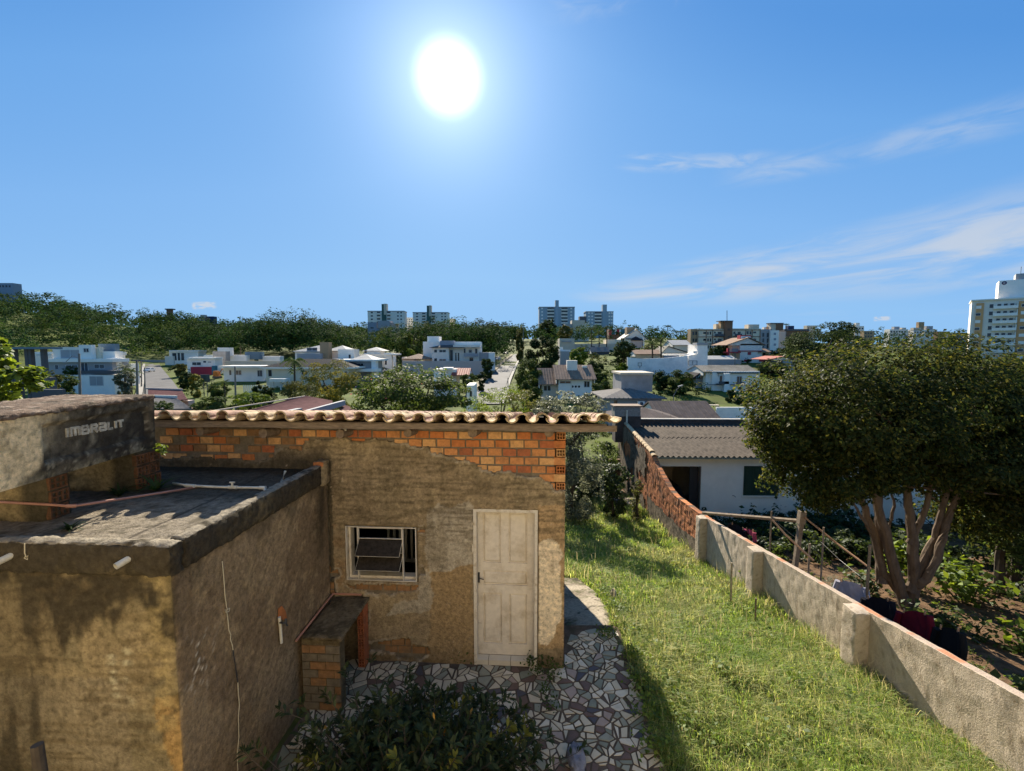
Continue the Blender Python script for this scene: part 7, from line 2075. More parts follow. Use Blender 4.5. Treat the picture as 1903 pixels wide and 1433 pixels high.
def limb(b, p, q, r0, r1, rg, wob=.12, n=5, sides=7):
    p, q = np.array(p, float), np.array(q, float)
    L = np.linalg.norm(q - p)
    pts = [p + (q - p) * t + (rg.normal(size=3) * wob * L * .3 * math.sin(math.pi * t)) for t in np.linspace(0, 1, n)]
    b.tube(pts, np.linspace(r0, r1, n), sides)
    return pts
SEED = [100]
def tree(name, label, base, crowns, n, size, greens, cat='tree', trunk_r=.15, bark=None, group=None, mat_=None, asp=.5, nclump=28, tight=.36, up=.35, trunk=True, lump=.28, shell=.62, bottom=-.75):
    SEED[0] += 1
    rg = np.random.default_rng(SEED[0])
    t = thing(name, label, cat, base, group)
    Ps, Os = [], []
    vol = np.array([c[3] * c[4] * c[5] for c in crowns]) ** .67
    for c, w in zip(crowns, vol / vol.sum()):
        P, O = crown_pts(c[:3], c[3:6], int(n * w), rg, nclump, tight, lump, bottom, shell); Ps.append(P); Os.append(O)
    P = np.concatenate(Ps); O = np.concatenate(Os)
    V, F = leaf_quads(P, size, rg, up, asp, O)
    mesh_obj('crown', V, F, mat_ or M['leaf_far'], t, col=leaf_cols(len(P), GREENS[greens], rg))
    if trunk:
        b = MB(); base = np.array(base, float)
        for c in crowns[:3]:
            ctr = np.array(c[:3])
            fork = base * .45 + ctr * .55; fork[2] = base[2] + (c[2] - c[5] * .6 - base[2]) * .8 if c[2] - c[5] * .6 > base[2] else base[2] + .2
            limb(b, base - (0, 0, .3), fork, trunk_r, trunk_r * .7, rg)
            for k in range(4):
                d = rg.normal(size=3); d[2] = abs(d[2]); d /= np.linalg.norm(d)
                limb(b, fork, ctr + d * np.array(c[3:6]) * .75, trunk_r * .55, trunk_r * .12, rg)
        b.build('trunk', bark or M['bark_dark'], t)
    return t
def tree_px(name, label, x0, x1, yt, yb, d, n, greens, size=None, depth=None, base=None, cat='tree', stem=None, fill=True, **k):
    """one crown filling (x0..x1, yt..yb) of the picture at distance d"""
    a, c = at(x0, yt, d), at(x1, yb, d)
    rx, rz = (c[0] - a[0]) / 2, (a[2] - c[2]) / 2
    cx, cz = (a[0] + c[0]) / 2, (a[2] + c[2]) / 2
    k.setdefault('bottom', -1.1)
    ry = depth or rx
    gz = float(T(cx, d)[0])
    size = size or max(.10, 3.7 * d / FPX)
    n = int(n * (1.6 if d > 30 else 1.35))
    cs = [(cx, d, cz, rx * .88, ry * .88, rz * .9)]
    bz = cz - rz * .55
    if d > 18.5 and bz - gz > .3 and fill:
        hz = (bz - gz) / 2 + rz * .1
        cs.append((cx, d, gz + hz * .95, rx * .72, ry * .72, hz))
        n = int(n * 1.35)
    return tree(name, label, (cx, d, min(gz, cz - rz * .9)), cs, n, size, greens, cat=cat, trunk_r=max(.06, rx * .06), **k)

# ---- forest on the hills: one mass of crowns
def forest():
    rg = np.random.default_rng(77)
    Vs, Fs, Cs, nv = [], [], [], 0
    C = []
    def scatter(px0, px1, d0, d1, count, rmin, rmax, cond=None):
        for _ in range(int(count * .75)):
            px = rg.uniform(px0, px1); d = math.sqrt(rg.uniform(d0 ** 2, d1 ** 2))
            x = (px - CX) / FPX * d
            if cond and not cond(px, d): continue
            C.append((x, d, float(T(x, d)[0]), rg.uniform(rmin, rmax)))
    scatter(-420, 300, 185, 400, 560, 3.8, 7.5, lambda p, d: d > 190 or p < 180)
    scatter(-420, 40, 150, 200, 60, 3.5, 6)
    scatter(280, 700, 232, 400, 420, 3.5, 7, lambda p, d: not (p > 660 and d < 310))
    scatter(380, 640, 212, 240, 70, 4, 7.5)
    scatter(470, 590, 215, 270, 30, 6.5, 9.5)
    scatter(590, 780, 180, 290, 130, 3.5, 6, lambda p, d: not (672 < p < 750 and d > 215))
    scatter(700, 780, 165, 230, 30, 3.5, 6)
    scatter(640, 1010, 310, 430, 230, 3.5, 6.5, lambda p, d: d > 320 and not (745 < p < 848))
    scatter(780, 945, 175, 310, 190, 3.5, 6.5, lambda p, d: p < 930)
    scatter(850, 935, 160, 200, 18, 4, 6)
    scatter(1000, 1180, 240, 400, 90, 3, 5.5, lambda p, d: not (1040 < p < 1095 and d > 300))
    scatter(1200, 1300, 200, 320, 36, 2.5, 4.5)
    scatter(1480, 2300, 210, 420, 170, 2.5, 5, lambda p, d: d > 260 or p > 1500)
    scatter(-420, 950, 430, 640, 170, 4, 7)
    for (x, d, z, r) in C:
        n = int(np.clip(88 * (r * FPX / d / 9) ** 1.5, 110, 480))
        h = r * rg.uniform(1.1, 1.5)
        r *= 1.25; h *= 1.1
        P, O = crown_pts((x, d, z + h * .9), (r, r, h * .8), n, rg, 22, .27, .22, -.45, .78)
        sz = max(.7, 2.9 * d / FPX) * 1.15
        V, F = leaf_quads(P, sz, rg, .45, .62, O, 1.7)
        tone = GREENS[('dark', 'mid', 'olive', 'dark')[rg.integers(0, 4)]]
        c = leaf_cols(n, tone, rg) * rg.uniform(.65, 1.25) * np.array((.72, .98, .95))
        Vs.append(V); Fs.append(F + nv); Cs.append(c); nv += len(V)
    o = mesh_obj('forest', np.concatenate(Vs), np.concatenate(Fs), M['leaf_forest'], None, col=np.concatenate(Cs), kind='stuff')
    o['label'] = 'dense dark green forest covering the hills behind the houses'
    print('forest', len(C), nv // 4)
forest()

# ---- the big garden tree behind the boundary wall
def big_tree():
    rg = np.random.default_rng(5)
    Y = 11.0
    base = at(1692, 1128, Y); base[2] = float(z_garden(Y))
    t = thing('garden_tree', 'big dark leafy tree with several pale trunks in the garden behind the boundary wall', 'tree', base)
    crowns = []
    def cr(x0, x1, yt, yb, Yc, ry):
        a, c = at(x0, yt, Yc), at(x1, yb, Yc); crowns.append(((a[0] + c[0]) / 2, Yc, (a[2] + c[2]) / 2, (c[0] - a[0]) / 2, ry, (a[2] - c[2]) / 2))
    cr(1410, 1720, 640, 905, 10.6, 2.1); cr(1500, 1830, 622, 880, 11.2, 2.3); cr(1660, 2010, 640, 930, 11.4, 2.2); cr(1440, 1640, 760, 955, 10.4, 1.5); cr(1590, 1850, 740, 912, 10.8, 1.8); cr(1740, 1960, 820, 1005, 10.9, 1.3); cr(1760, 2020, 655, 800, 11.2, 1.8); cr(1780, 2080, 720, 990, 10.8, 1.8); cr(1398, 1510, 715, 860, 10.6, 1.2)
    Ps, Os = [], []
    vol = np.array([c[3] * c[4] * c[5] for c in crowns]) ** .67
    for c, w in zip(crowns, vol / vol.sum()):
        P, O = crown_pts(c[:3], np.array(c[3:6]) * .92, int(195000 * w), rg, 150, .28, .30, -1.0, .52); Ps.append(P); Os.append(O)
    P, O = np.concatenate(Ps), np.concatenate(Os)
    V, F = leaf_quads(P, .092, rg, .3, .52, O)
    top = sstep(fbm(P, .5, 3, 9), .45, .65)
    c = leaf_cols(len(P), GREENS['big'], rg)
    mesh_obj('crown', V, F, M['leaf_big'], t, col=c)
    b = MB()
    def stem(pts, r0, r1):
        q = [at(x, y, yy) for x, y, yy in pts]
        m = np.linspace(0, 1, len(q)); tt = np.linspace(0, 1, len(q) * 3)
        Q = np.stack([np.interp(tt, m, np.array(q)[:, k]) for k in range(3)], 1) + rg.normal(size=(len(tt), 3)) * .012
        b.tube(Q, np.linspace(r0, r1, len(tt)), 9)
    B0 = (1690, 1150, 11.0)
    stem([B0, (1672, 1090, 11.0), (1655, 1030, 11.0), (1636, 960, 10.9), (1622, 900, 10.9), (1600, 800, 10.9)], .15, .07)
    stem([(1672, 1100, 11.1), (1640, 1060, 11.2), (1626, 1000, 11.2), (1606, 940, 11.1), (1580, 900, 11.0), (1550, 840, 11.0)], .12, .05)
    stem([(1640, 1085, 11.2), (1634, 1040, 11.3), (1632, 960, 11.3), (1640, 860, 11.3)], .12, .06)
    stem([B0, (1700, 1080, 10.9), (1696, 1010, 10.8), (1690, 950, 10.8), (1683, 900, 10.9), (1675, 800, 11)], .15, .06)
    stem([(1692, 1100, 10.9), (1712, 1050, 10.9), (1738, 1000, 10.9), (1750, 950, 10.9), (1770, 880, 11)], .13, .05)
    stem([(1700, 1090, 10.9), (1722, 1075, 10.7), (1748, 1020, 10.7), (1762, 960, 10.8), (1790, 900, 11), (1830, 830, 11)], .12, .05)
    stem([(1690, 1010, 10.8), (1716, 960, 10.7), (1730, 900, 10.7), (1745, 820, 10.8)], .08, .04)
    stem([(1626, 1000, 11.2), (1600, 960, 11), (1583, 930, 10.8)], .05, .02)
    stem([(1650, 990, 11.4), (1662, 940, 11.5), (1655, 900, 11.5)], .05, .02)
    for k in range(26):
        c_ = crowns[rg.integers(0, len(crowns))]; d = rg.normal(size=3); d /= np.linalg.norm(d); e = np.array(c_[:3]) + d * np.array(c_[3:6]) * .7
        s = at(rg.uniform(1600, 1800), rg.uniform(840, 900), 11); limb(b, s, e, .045, .012, rg)
    b.build('trunk', M['bark'], t)
big_tree()
tree_px('garden_shrub', 'dark broad shrub under the big tree at the right edge', 1795, 1990, 860, 1050, 12.5, 9000, 'mid', .10, mat_=M['leaf'])
tree_px('garden_shrub', 'dark leafy tree filling the right edge below the big crown', 1760, 1960, 890, 1010, 15, 5000, 'mid', .11, mat_=M['leaf'])
def stem_plant(name, label, px, py, Y, h, w, n, leaf, greens, cat='plant', asp=.7, up=.9, m_=None):
    SEED[0] += 1; rg = np.random.default_rng(SEED[0])
    p = at(px, py, Y); p[2] = float(near_z(p[0], Y)) if Y < 26 else float(T(p[0], Y)[0])
    t = thing(name, label, cat, p)
    b = MB(); Cc, Oo = [], []
    n = int(n * 1.5)
    ns = max(3, int(n / 40))
    for k in range(ns):
        a = rg.uniform(0, 2 * math.pi); r = w * math.sqrt(rg.uniform(0, 1))
        tip = p + np.array((math.cos(a) * r, math.sin(a) * r, h * rg.uniform(.55, 1.05)))
        pts = limb(b, p + np.array((math.cos(a), math.sin(a), 0)) * r * .3, tip, .012 + .01 * h, .004, rg, n=4, sides=5)
        m = n // ns
        tt = rg.uniform(.3, 1.05, m)
        q = p + (tip - p) * tt[:, None] + rg.normal(size=(m, 3)) * leaf * .9
        Cc.append(q)
    C = np.concatenate(Cc)
    V, F = leaf_quads(C, leaf, rg, up, asp)
    mesh_obj('foliage', V, F, m_ or M['leaf'], t, col=leaf_cols(len(C), GREENS[greens], rg)); b.build('stems', M['bark_dark'], t)
    return t
for a in (('leafy_plant', 'broad leaved bright plant beside the drying frame post', 1440, 1010, 11.2, 1.0, .45, 90, .22, 'bright'), ('leafy_plant', 'bright green bush between the trunks and the house wall', 1800, 1075, 11.5, 1.1, .9, 260, .20, 'bright'),
          ('leafy_plant', 'green bush just left of the tree trunks', 1610, 1050, 12, .8, .5, 160, .16, 'mid'), ('leafy_plant', 'bright bush seen behind the middle of the tree trunks', 1668, 1055, 12.5, 1.3, .5, 160, .20, 'bright'),
          ('leafy_plant', 'low green weeds at the foot of the tree trunk', 1730, 1115, 10, .5, .6, 130, .15, 'mid'), ('leafy_plant', 'green plants on the bare soil right of the tree', 1800, 1150, 9.5, .35, .9, 160, .13, 'mid'),
          ('leafy_plant', 'bright leaves at the right edge of the bare soil', 1905, 1180, 9, .55, .35, 70, .17, 'bright'), ('leafy_plant', 'big leaved dark plants below the jersey', 1880, 1270, 6.9, .6, .8, 160, .2, 'mid'),
          ('leafy_plant', 'low dark green plants along the cream house wall, left of the trunks', 1540, 975, 18.0, .9, 1.6, 500, .2, 'dark'), ('leafy_plant', 'low dark green plants at the foot of the wall under the shutters', 1430, 975, 18.4, .8, 1.4, 350, .2, 'dark'),
          ('leafy_plant', 'dark plants behind the right hand trunks', 1780, 985, 17.5, 1.1, 2.0, 500, .2, 'dark')):
    stem_plant(*a)
p = at(1568, 1060, 11); tree('rosemary_bush', 'grey green needle leaved bush behind the boundary wall', (p[0], 11, float(z_garden(11))), [(p[0], 11, float(z_garden(11)) + .38, .52, .45, .42)], 2600, .075, 'silver', cat='bush', trunk_r=.03, asp=.16, mat_=M['leaf'], up=1.2)
# bare trunk and shrubs at the right
p = at(1860, 1060, 12); b = MB(); limb(b, (p[0], 12, float(z_garden(12)) - .2), at(1872, 960, 12.2), .13, .09, rng); limb(b, (p[0] + .35, 12, float(z_garden(12)) - .2), at(1900, 950, 12.2), .12, .09, rng); limb(b, (p[0] + .6, 12.1, float(z_garden(12)) - .2), at(1925, 960, 12.2), .12, .09, rng)
tag(b.build('bare_trunks', M['bark_dark'], None), 'cluster of dark leaning trunks at the right edge of the garden', 'tree')

# ---- bush in front of the annex
def front_bush():
    rg = np.random.default_rng(31)
    base = np.array((-.95, 3.55, 0.0))
    t = thing('garden_bush', 'dark glossy leaved bush spreading over the pavement in the foreground', 'bush', base)
    b = MB(); C, O, twc = [], [], []
    def tip_ok(p): return True
    tips = []
    for k in range(560):
        # targets spread through a low dome, a few long shoots
        x = rg.normal(-.85, .72); y = rg.uniform(2.6, 4.75); dome = 1.12 * (1 - ((x + .85) / 1.75) ** 2) * (1 - ((y - 3.4) / 2.2) ** 2)
        if dome < .08: continue
        z = dome * rg.uniform(.35, 1.05)
        tips.append((x, y, z))
    for px, py, z in ((640, 1240, .95), (605, 1290, .92), (690, 1225, .98), (760, 1245, .8), (555, 1300, .95), (520, 1320, .95), (470, 1385, .85), (450, 1395, .8), (880, 1310, .55), (960, 1345, .45), (1000, 1400, .35), (990, 1420, .4), (820, 1300, .65), (720, 1265, .85), (900, 1370, .6), (570, 1345, .95), (660, 1300, .95), (700, 1290, .9), (840, 1350, .75), (930, 1400, .5)):
        q = at_z(px, py, z); tips.append(tuple(q))
    for tp_ in tips:
        tp_ = np.array(tp_)
        s = base + np.array((rg.normal() * .15, rg.normal() * .15, .05))
        mid = (s + tp_) / 2 + np.array((0, 0, .12)) + rg.normal(size=3) * .08
        tt = np.linspace(0, 1, 7)[:, None]
        pts = (1 - tt) ** 2 * s + 2 * tt * (1 - tt) * mid + tt ** 2 * tp_
        b.tube(pts, np.linspace(.009, .0028, 7), 4, cap=False)
        # leaves in whorls along the last part and at the tip
        d = pts[-1] - pts[-2]; d /= np.linalg.norm(d)
        m = rg.integers(22, 36)
        f = rg.uniform(.62, 1.0, m); f[: m // 3] = rg.uniform(.95, 1.02, m // 3)
        P = np.stack([np.interp(f, tt[:, 0], pts[:, k]) for k in range(3)], 1)
        u = np.cross(d, (0.1, .2, 1.0)); u /= np.linalg.norm(u); w = np.cross(d, u)
        a = rg.uniform(0, 2 * math.pi, m)
        rad = (np.cos(a)[:, None] * u + np.sin(a)[:, None] * w)
        dirn = rad * .8 + d * .55 + rg.normal(size=(m, 3)) * .15; dirn /= np.linalg.norm(dirn, axis=1)[:, None]
        C.append(P); O.append(dirn)
        twc.append(np.full(m, rg.random() < .09))
    C, D = np.concatenate(C), np.concatenate(O); yel = np.concatenate(twc)
    n = len(C)
    L = rg.uniform(.06, .11, n)[:, None]
    side_ = np.cross(D, rg.normal(size=(n, 3)) * .35 + np.array((0, 0, 1.0))); side_ /= np.linalg.norm(side_, axis=1)[:, None]
    nv = np.cross(side_, D)
    V = np.stack([C, C + D * L * .55 + side_ * L * .17 + nv * L * .05, C + D * L - nv * L * .08, C + D * L * .55 - side_ * L * .17 + nv * L * .05], 1).reshape(-1, 3)
    F = np.arange(n * 4).reshape(n, 4)
    c = leaf_cols(n, GREENS['bush'][:3], rg)
    c = np.where(np.repeat(yel, 4)[:, None], np.array((.15, .15, .022)), c)
    dead = rg.random(n) < .006; c = np.where(np.repeat(dead, 4)[:, None], np.array((.40, .22, .03)), c)
    mesh_obj('foliage', V, F, M['leaf_gloss'], t, col=c)
    b.build('stems', M['bark_dark'], t)
front_bush()
sb = at_z(520, 1400, .1); b = MB(); b.tube([(-2.15, 4.0, -.05), (-1.6, 4.35, -.0)], .06, 6); tag(b.build('dry_branch', M['wood_grey'], None), 'dry fallen branch on the ground under the bush', 'branch')

# ---- grass of the yard
def in_yard(x, y):
    wx = wall_x(y) - .04
    left = np.where(y < 6.9, pav_right(y) - .02, np.interp(y, (6.9, 7.56, 8.4, 9.4, 10.4, 11.5, 30), (1.62, 1.78, 1.84, 1.80, 1.62, .95, .95)))
    return (x > left) & (x < wx)
def grass():
    rg = np.random.default_rng(3)
    N = 690000
    y = rg.uniform(0, 1, N) ** 1.9 * 22 + 2.2; x = rg.uniform(.8, 6.4, N)
    # a few blades creep over the pavement edge
    k = in_yard(x + rg.normal(size=N) * .035, y)
    x, y = x[k], y[k]
    P = P3(x, y, 0)
    n1 = fbm(P, .55, 4, 201); n2 = fbm(P, 2.4, 3, 202)
    dens = .25 + .75 * sstep(n2, .3, .6)
    dens *= np.clip(4.2 / y, .18, 1)
    k = rg.random(len(x)) < dens
    x, y, n1, n2, P = x[k], y[k], n1[k], n2[k], P[k]
    n = len(x)
    z = near_z(x, y) - .03
    edge = np.exp(-(wall_x(y) - x) / .35)
    tall = rg.random(n) < .007 + edge * .04
    h = (.055 + .10 * n2 + .05 * sstep(n1, .4, .6)) * rg.uniform(.5, 1.5, n) * (1 + .9 * edge)
    h = np.where(tall, rg.uniform(.25, .55, n), h) * np.clip(y / 6, 1, 1.35)
    w = np.where(tall, .0028, .0064) * rg.uniform(.7, 1.4, n) * np.clip(y / 4.5, 1, 3)
    a = rg.uniform(0, 2 * math.pi, n)
    lean = rg.uniform(.25, 1.3, n)
    d = np.stack([np.cos(a), np.sin(a), 0 * a], 1); s = np.stack([-np.sin(a), np.cos(a), 0 * a], 1)
    B = np.stack([x, y, z], 1)
    up = np.array((0, 0, 1.0))
    m = B + up * (h * .6)[:, None] + d * (h * lean * .25)[:, None]
    tip = B + up * (h * (1 - .25 * lean))[:, None] + d * (h * lean * .9)[:, None]
    V = np.stack([B - s * w[:, None] * .5, B + s * w[:, None] * .5, m + s * w[:, None] * .4, tip, m - s * w[:, None] * .4], 1).reshape(-1, 3)
    o = np.arange(n)[:, None] * 5
    F = [None]
    Q = np.concatenate([o + np.array([[0, 1, 2, 4]])], 1)
    Tt = np.concatenate([o + np.array([[4, 2, 3, 3]])], 1)
    # colour: fresh green, straw, clover patches
    g = np.array((.20, .29, .058)); st = np.array((.37, .36, .145)); dk = np.array((.12, .21, .042))
    t_ = sstep(n1 + rg.normal(size=n) * .09, .43, .60)
    c = g * (1 - t_[:, None] * .72) + st * t_[:, None] * .72
    r = rg.random(n)
    c = np.where((r < .13)[:, None], st * rg.uniform(.7, 1.2, n)[:, None], c); c = np.where((r > .80)[:, None], dk, c)
    c = np.where(tall[:, None], np.array((.34, .30, .15)), c) * rg.uniform(.55, 1.4, n)[:, None]
    col = np.repeat(c, 5, 0)
    # triangles only, one mesh
    T1 = o + np.array([[0, 1, 2]]); T2 = o + np.array([[0, 2, 4]]); T3_ = o + np.array([[4, 2, 3]])
    Fa = np.concatenate([T1, T2, T3_])
    ob = mesh_obj('grass', V, Fa, M['grassblade'], None, col=col, kind='stuff')
    ob['label'] = 'long uneven sunlit grass covering the sloping yard'
    print('blades', n)
grass()
# broad leaved weeds in the grass
def weeds(name, label, spots, leaf, n_each, greens, seed):
    rg = np.random.default_rng(seed)
    C = []
    for (px, py, r) in spots:
        p = onto(px, py, 3.2)
        m = n_each
        q = np.stack([p[0] + rg.normal(size=m) * r, p[1] + rg.normal(size=m) * r, np.zeros(m)], 1)
        q[:, 2] = near_z(q[:, 0], q[:, 1]) + rg.uniform(.05, .20, m)
        C.append(q)
    C = np.concatenate(C)
    V, F = leaf_quads(C, leaf, rg, 1.5, .75)
    o = mesh_obj(name, V, F, M['leaf'], None, col=leaf_cols(len(C), GREENS[greens], rg), kind='stuff'); o['label'] = label
weeds('clover', 'fresh bright clover and weeds along the edge of the pavement', [(1150, 1140, .12), (1165, 1180, .10), (1180, 1230, .10), (1190, 1280, .10), (1135, 1110, .15), (1128, 1190, .08), (1205, 1330, .12), (1225, 1400, .12), (1240, 1290, .15), (1260, 1350, .2), (1170, 1145, .2), (1215, 1200, .2)], .045, 170, 'bright', 41)
weeds('ground_cover', 'pale leaved creeping weeds in the grass by the wall', [(1650, 1255, .15), (1560, 1290, .15), (1480, 1275, .15), (1700, 1310, .15), (1770, 1365, .15), (1800, 1410, .2), (1470, 1340, .2), (1330, 1245, .12), (1560, 1325, .15), (1620, 1260, .15), (1450, 1400, .25), (1540, 1180, .25), (1400, 1150, .25), (1430, 1190, .2), (1290, 1180, .3)], .07, 26, 'bright', 42)
weeds('moss_tufts', 'small green weeds growing at the foot of the shed wall and in the tile joints', [(1005, 1246, .05), (1020, 1250, .06), (1035, 1256, .07), (985, 1243, .04), (860, 1232, .06), (1000, 1262, .06), (1022, 1325, .05), (1012, 1300, .03), (1020, 1275, .05)], .035, 60, 'mid', 43)
# ferns at the far pier, moss on roof
def fern(label, px, py, z, n, L, greens, seed):
    rg = np.random.default_rng(seed); p = at_z(px, py, z)
    t = thing('fern', label, 'fern', p)
    V, F, Cc = [], [], []
    for k in range(n):
        a = rg.uniform(0, 2 * math.pi); l = L * rg.uniform(.6, 1.2); el_ = rg.uniform(.5, 1.2)
        d = np.array((math.cos(a) * math.cos(el_), math.sin(a) * math.cos(el_), math.sin(el_)))
        s = np.cross(d, (0, 0, 1)); s /= np.linalg.norm(s)
        prev = None
        for i in range(6):
            f = i / 5; q = p + d * l * f - np.array((0, 0, l * .45 * f * f)); w = .014 * (1 - f) + .003
            V += [q - s * w, q + s * w]
            if i: F.append((len(V) - 4, len(V) - 3, len(V) - 1, len(V) - 2))
    mesh_obj('fronds', V, F, M['leaf'], t, col=np.tile(np.array(GREENS[greens][0]) * 1.2, (len(V), 1)))
fern('strap leaved fern growing at the foot of the far tank pier', 290, 912, RZ, 26, .42, 'mid', 51)
fern('small dark fern on the annex roof left of the far pier', 222, 922, RZ, 18, .3, 'dark', 52)
fern('tuft of weeds at the foot of the near tank pier', 130, 985, RZ, 26, .16, 'dark', 53)
p = at(298, 835, 5.15); tree('small_weed', 'small bright weed sprouting on top of the far tank pier', p - (0, 0, .05), [(p[0], p[1], p[2], .07, .07, .08)], 60, .05, 'bright', cat='plant', trunk=False, mat_=M['leaf'])

# ---- trees just beyond the shed
tree_px('flowering_tree', 'dense dark green tree speckled with pinkish buds, behind the shed roof', 640, 884, 678, 800, 20, 17000, 'mid', .14, 2.6, mat_=M['leaf_big'], nclump=70, tight=.28)
def blossoms():
    rg = np.random.default_rng(8); a, c = at(650, 690, 20), at(875, 780, 20)
    t = [o for o in bpy.data.objects if o.name == 'flowering_tree'][0]
    P, O = crown_pts(((a[0] + c[0]) / 2, 20, (a[2] + c[2]) / 2 + .1), ((c[0] - a[0]) / 2, 2.5, (a[2] - c[2]) / 2 + .1), 120, rg, 60, .25, .2, -.8, .8)
    V, F = leaf_quads(P, .065, rg, .3, .8, O)
    cols = np.array([(.30, .10, .08), (.30, .16, .12), (.18, .1, .22), (.25, .2, .15)])[rg.integers(0, 4, len(P))]
    mesh_obj('blossom', V, F, M['leaf'], t, col=np.repeat(cols, 4, 0), kind='stuff')
blossoms()
tree_px('light_shrub', 'light yellow green feathery shrub behind the middle of the shed roof', 868, 985, 712, 800, 22, 6500, 'bright', .13, 1.4, cat='shrub', mat_=M['leaf'], asp=.25, nclump=45, lump=.45)
tree_px('light_shrub', 'pale green willowy shrub just right of the feathery one', 935, 1020, 725, 800, 20, 3500, 'olive', .12, 1.2, cat='shrub', mat_=M['leaf'], asp=.3, nclump=35)
tree_px('silver_tree', 'silvery grey leaved tree behind the right end of the shed roof', 985, 1136, 722, 815, 19, 8500, 'silver', .12, 1.6, mat_=M['leaf'], nclump=55, tight=.28)
tree_px('dark_tree', 'dark tree in the shade beyond the right corner of the shed', 1040, 1146, 790, 905, 24.3, 7000, 'mid', .14, 1.2, mat_=M['leaf'], nclump=45)
tree_px('dark_shrub', 'dark shrub over the planter box at the end of the yard', 1110, 1170, 860, 925, 19.5, 2200, 'dark', .12, .7, cat='shrub', mat_=M['leaf'])
tree_px('dark_shrub', 'shaded undergrowth in the far left corner of the yard', 1030, 1100, 870, 930, 22, 2500, 'dark', .13, 1.0, cat='shrub', mat_=M['leaf'])
tree_px('red_leaf_shrub', 'small reddish climbing shrub at the foot of the brick gable', 1172, 1196, 890, 925, 19, 500, 'olive', .10, .3, cat='shrub', mat_=M['leaf'])
# left foreground tree
def left_tree():
    rg = np.random.default_rng(14)
    Y = 9.0
    base = np.array((-11.4, Y, float(near_z(-11.4, Y))))
    t = thing('broadleaf_tree', 'tree with large bright sunlit leaves at the left edge above the water tank', 'tree', base)
    crowns = []
    for (x0, x1, yt, yb) in ((-70, 60, 670, 760), (-60, 22, 622, 690), (-200, 20, 600, 760), (10, 88, 680, 735)):
        a, c = at(x0, yt, Y), at(x1, yb, Y); crowns.append(((a[0] + c[0]) / 2, Y, (a[2] + c[2]) / 2, (c[0] - a[0]) / 2, .5, (a[2] - c[2]) / 2))
    P, O = zip(*[crown_pts(c[:3], np.array(c[3:6]) * .85, 420 if i != 2 else 700, rg, 16, .35, .3, -.9, .5) for i, c in enumerate(crowns)])
    P, O = np.concatenate(P), np.concatenate(O)
    V, F = leaf_quads(P, .19, rg, .9, .5, O)
    mesh_obj('crown', V, F, M['leaf'], t, col=leaf_cols(len(P), [(.10, .15, .022), (.13, .18, .028), (.06, .10, .018)], rg))
    b = MB(); limb(b, base - (0, 0, .3), crowns[2][:3], .14, .08, rg)
    for c in crowns: limb(b, crowns[2][:3], np.array(c[:3]) + (c[3] * .6, 0, 0), .05, .012, rg)
    b.build('trunk', M['bark_dark'], t)
left_tree()
# ---- mid distance
def palm(label, px, yt, yb, d, fr, n=14, greens='mid', trunk_r=.16, drop=.55, group=None):
    SEED[0] += 1; rg = np.random.default_rng(SEED[0])
    b_ = at(px, yb, d); zg = min(float(T(b_[0], d)[0]), b_[2]); top = at(px, yt, d)
    t = thing('palm_tree', label, 'palm', (b_[0], d, zg), group)
    MB().tube([(b_[0], d, zg - .3), (b_[0] + .1, d, (zg + top[2]) / 2), tuple(top)], [trunk_r * 1.2, trunk_r, trunk_r * .8], 8).build('trunk', M['bark_dark'], t)
    V, F = [], []
    for k in range(n):
        a = 2 * math.pi * k / n + rg.uniform(-.2, .2); el_ = rg.uniform(-.1, 1.2); L = fr * rg.uniform(.8, 1.1)
        d0 = np.array((math.cos(a) * math.cos(el_), math.sin(a) * math.cos(el_), math.sin(el_)))
        s = np.array((-math.sin(a), math.cos(a), 0))
        m = 9
        P = [top + d0 * L * f - np.array((0, 0, L * drop * f * f)) for f in np.linspace(0, 1, m)]
        for i in range(m - 1):
            q, q2 = P[i], P[i + 1]; w = L * .26 * math.sin(math.pi * (.12 + .85 * i / m)); ax = (q2 - q)
            for sg in (-1, 1):
                e = q + s * sg * w + ax * .9 - np.array((0, 0, w * .5)); bq = len(V)
                V += [q, q + ax * .55, e]; F.append((bq, bq + 1, bq + 2))
            bq = len(V); h = np.array((0, 0, .02 * L)); V += [q - h, q2 - h, q2 + h, q + h]; F.append((bq, bq + 1, bq + 2, bq + 3))
    mesh_obj('fronds', V, F, M['leaf_far'], t, col=np.tile(np.array(GREENS[greens][1]), (len(V), 1)) * 1.0)
palm('tall palm with drooping fronds rising beside the yellowish tree', 547, 672, 735, 62, 2.2, 16, 'mid', .14, .8)
palm('palm behind the low white bungalow at the forest edge', 447, 642, 665, 175, 3.2, 14, 'dark', .2)
palm('bushy palm in front of the white house at the start of the left road', 232, 684, 712, 92, 2.6, 16, 'silver', .2, .6)
palm('second bushy palm beside the thick utility pole', 243, 690, 716, 88, 2.2, 16, 'mid', .2, .6)
palm('small garden palm between the shrubs left of the leaning pole', 417, 712, 728, 75, 1.7, 14, 'mid', .1)
palm('low bright palm in front of the purple tiled roof', 461, 735, 748, 52, 1.6, 16, 'bright', .1, .7)
palm('palm on the right slope, leftmost of three below the blue towers', 1099, 612, 640, 190, 3.0, 14, 'dark', .2)
palm('palm on the right slope, middle of three below the blue towers', 1113, 618, 642, 188, 2.6, 14, 'mid', .2)
palm('palm on the right slope, right one of three below the blue tower', 1127, 610, 642, 192, 3.0, 14, 'dark', .2)
palm('palm on the skyline beside a white house roof left of the beige block', 1241, 608, 640, 230, 3.6, 14, 'dark', .2)
palm('second skyline palm just left of the beige apartment block', 1264, 617, 640, 225, 3.2, 14, 'dark', .2)
palm('broad palm in front of the blue grey gable house', 1212, 640, 668, 125, 3.4, 16, 'mid', .22)
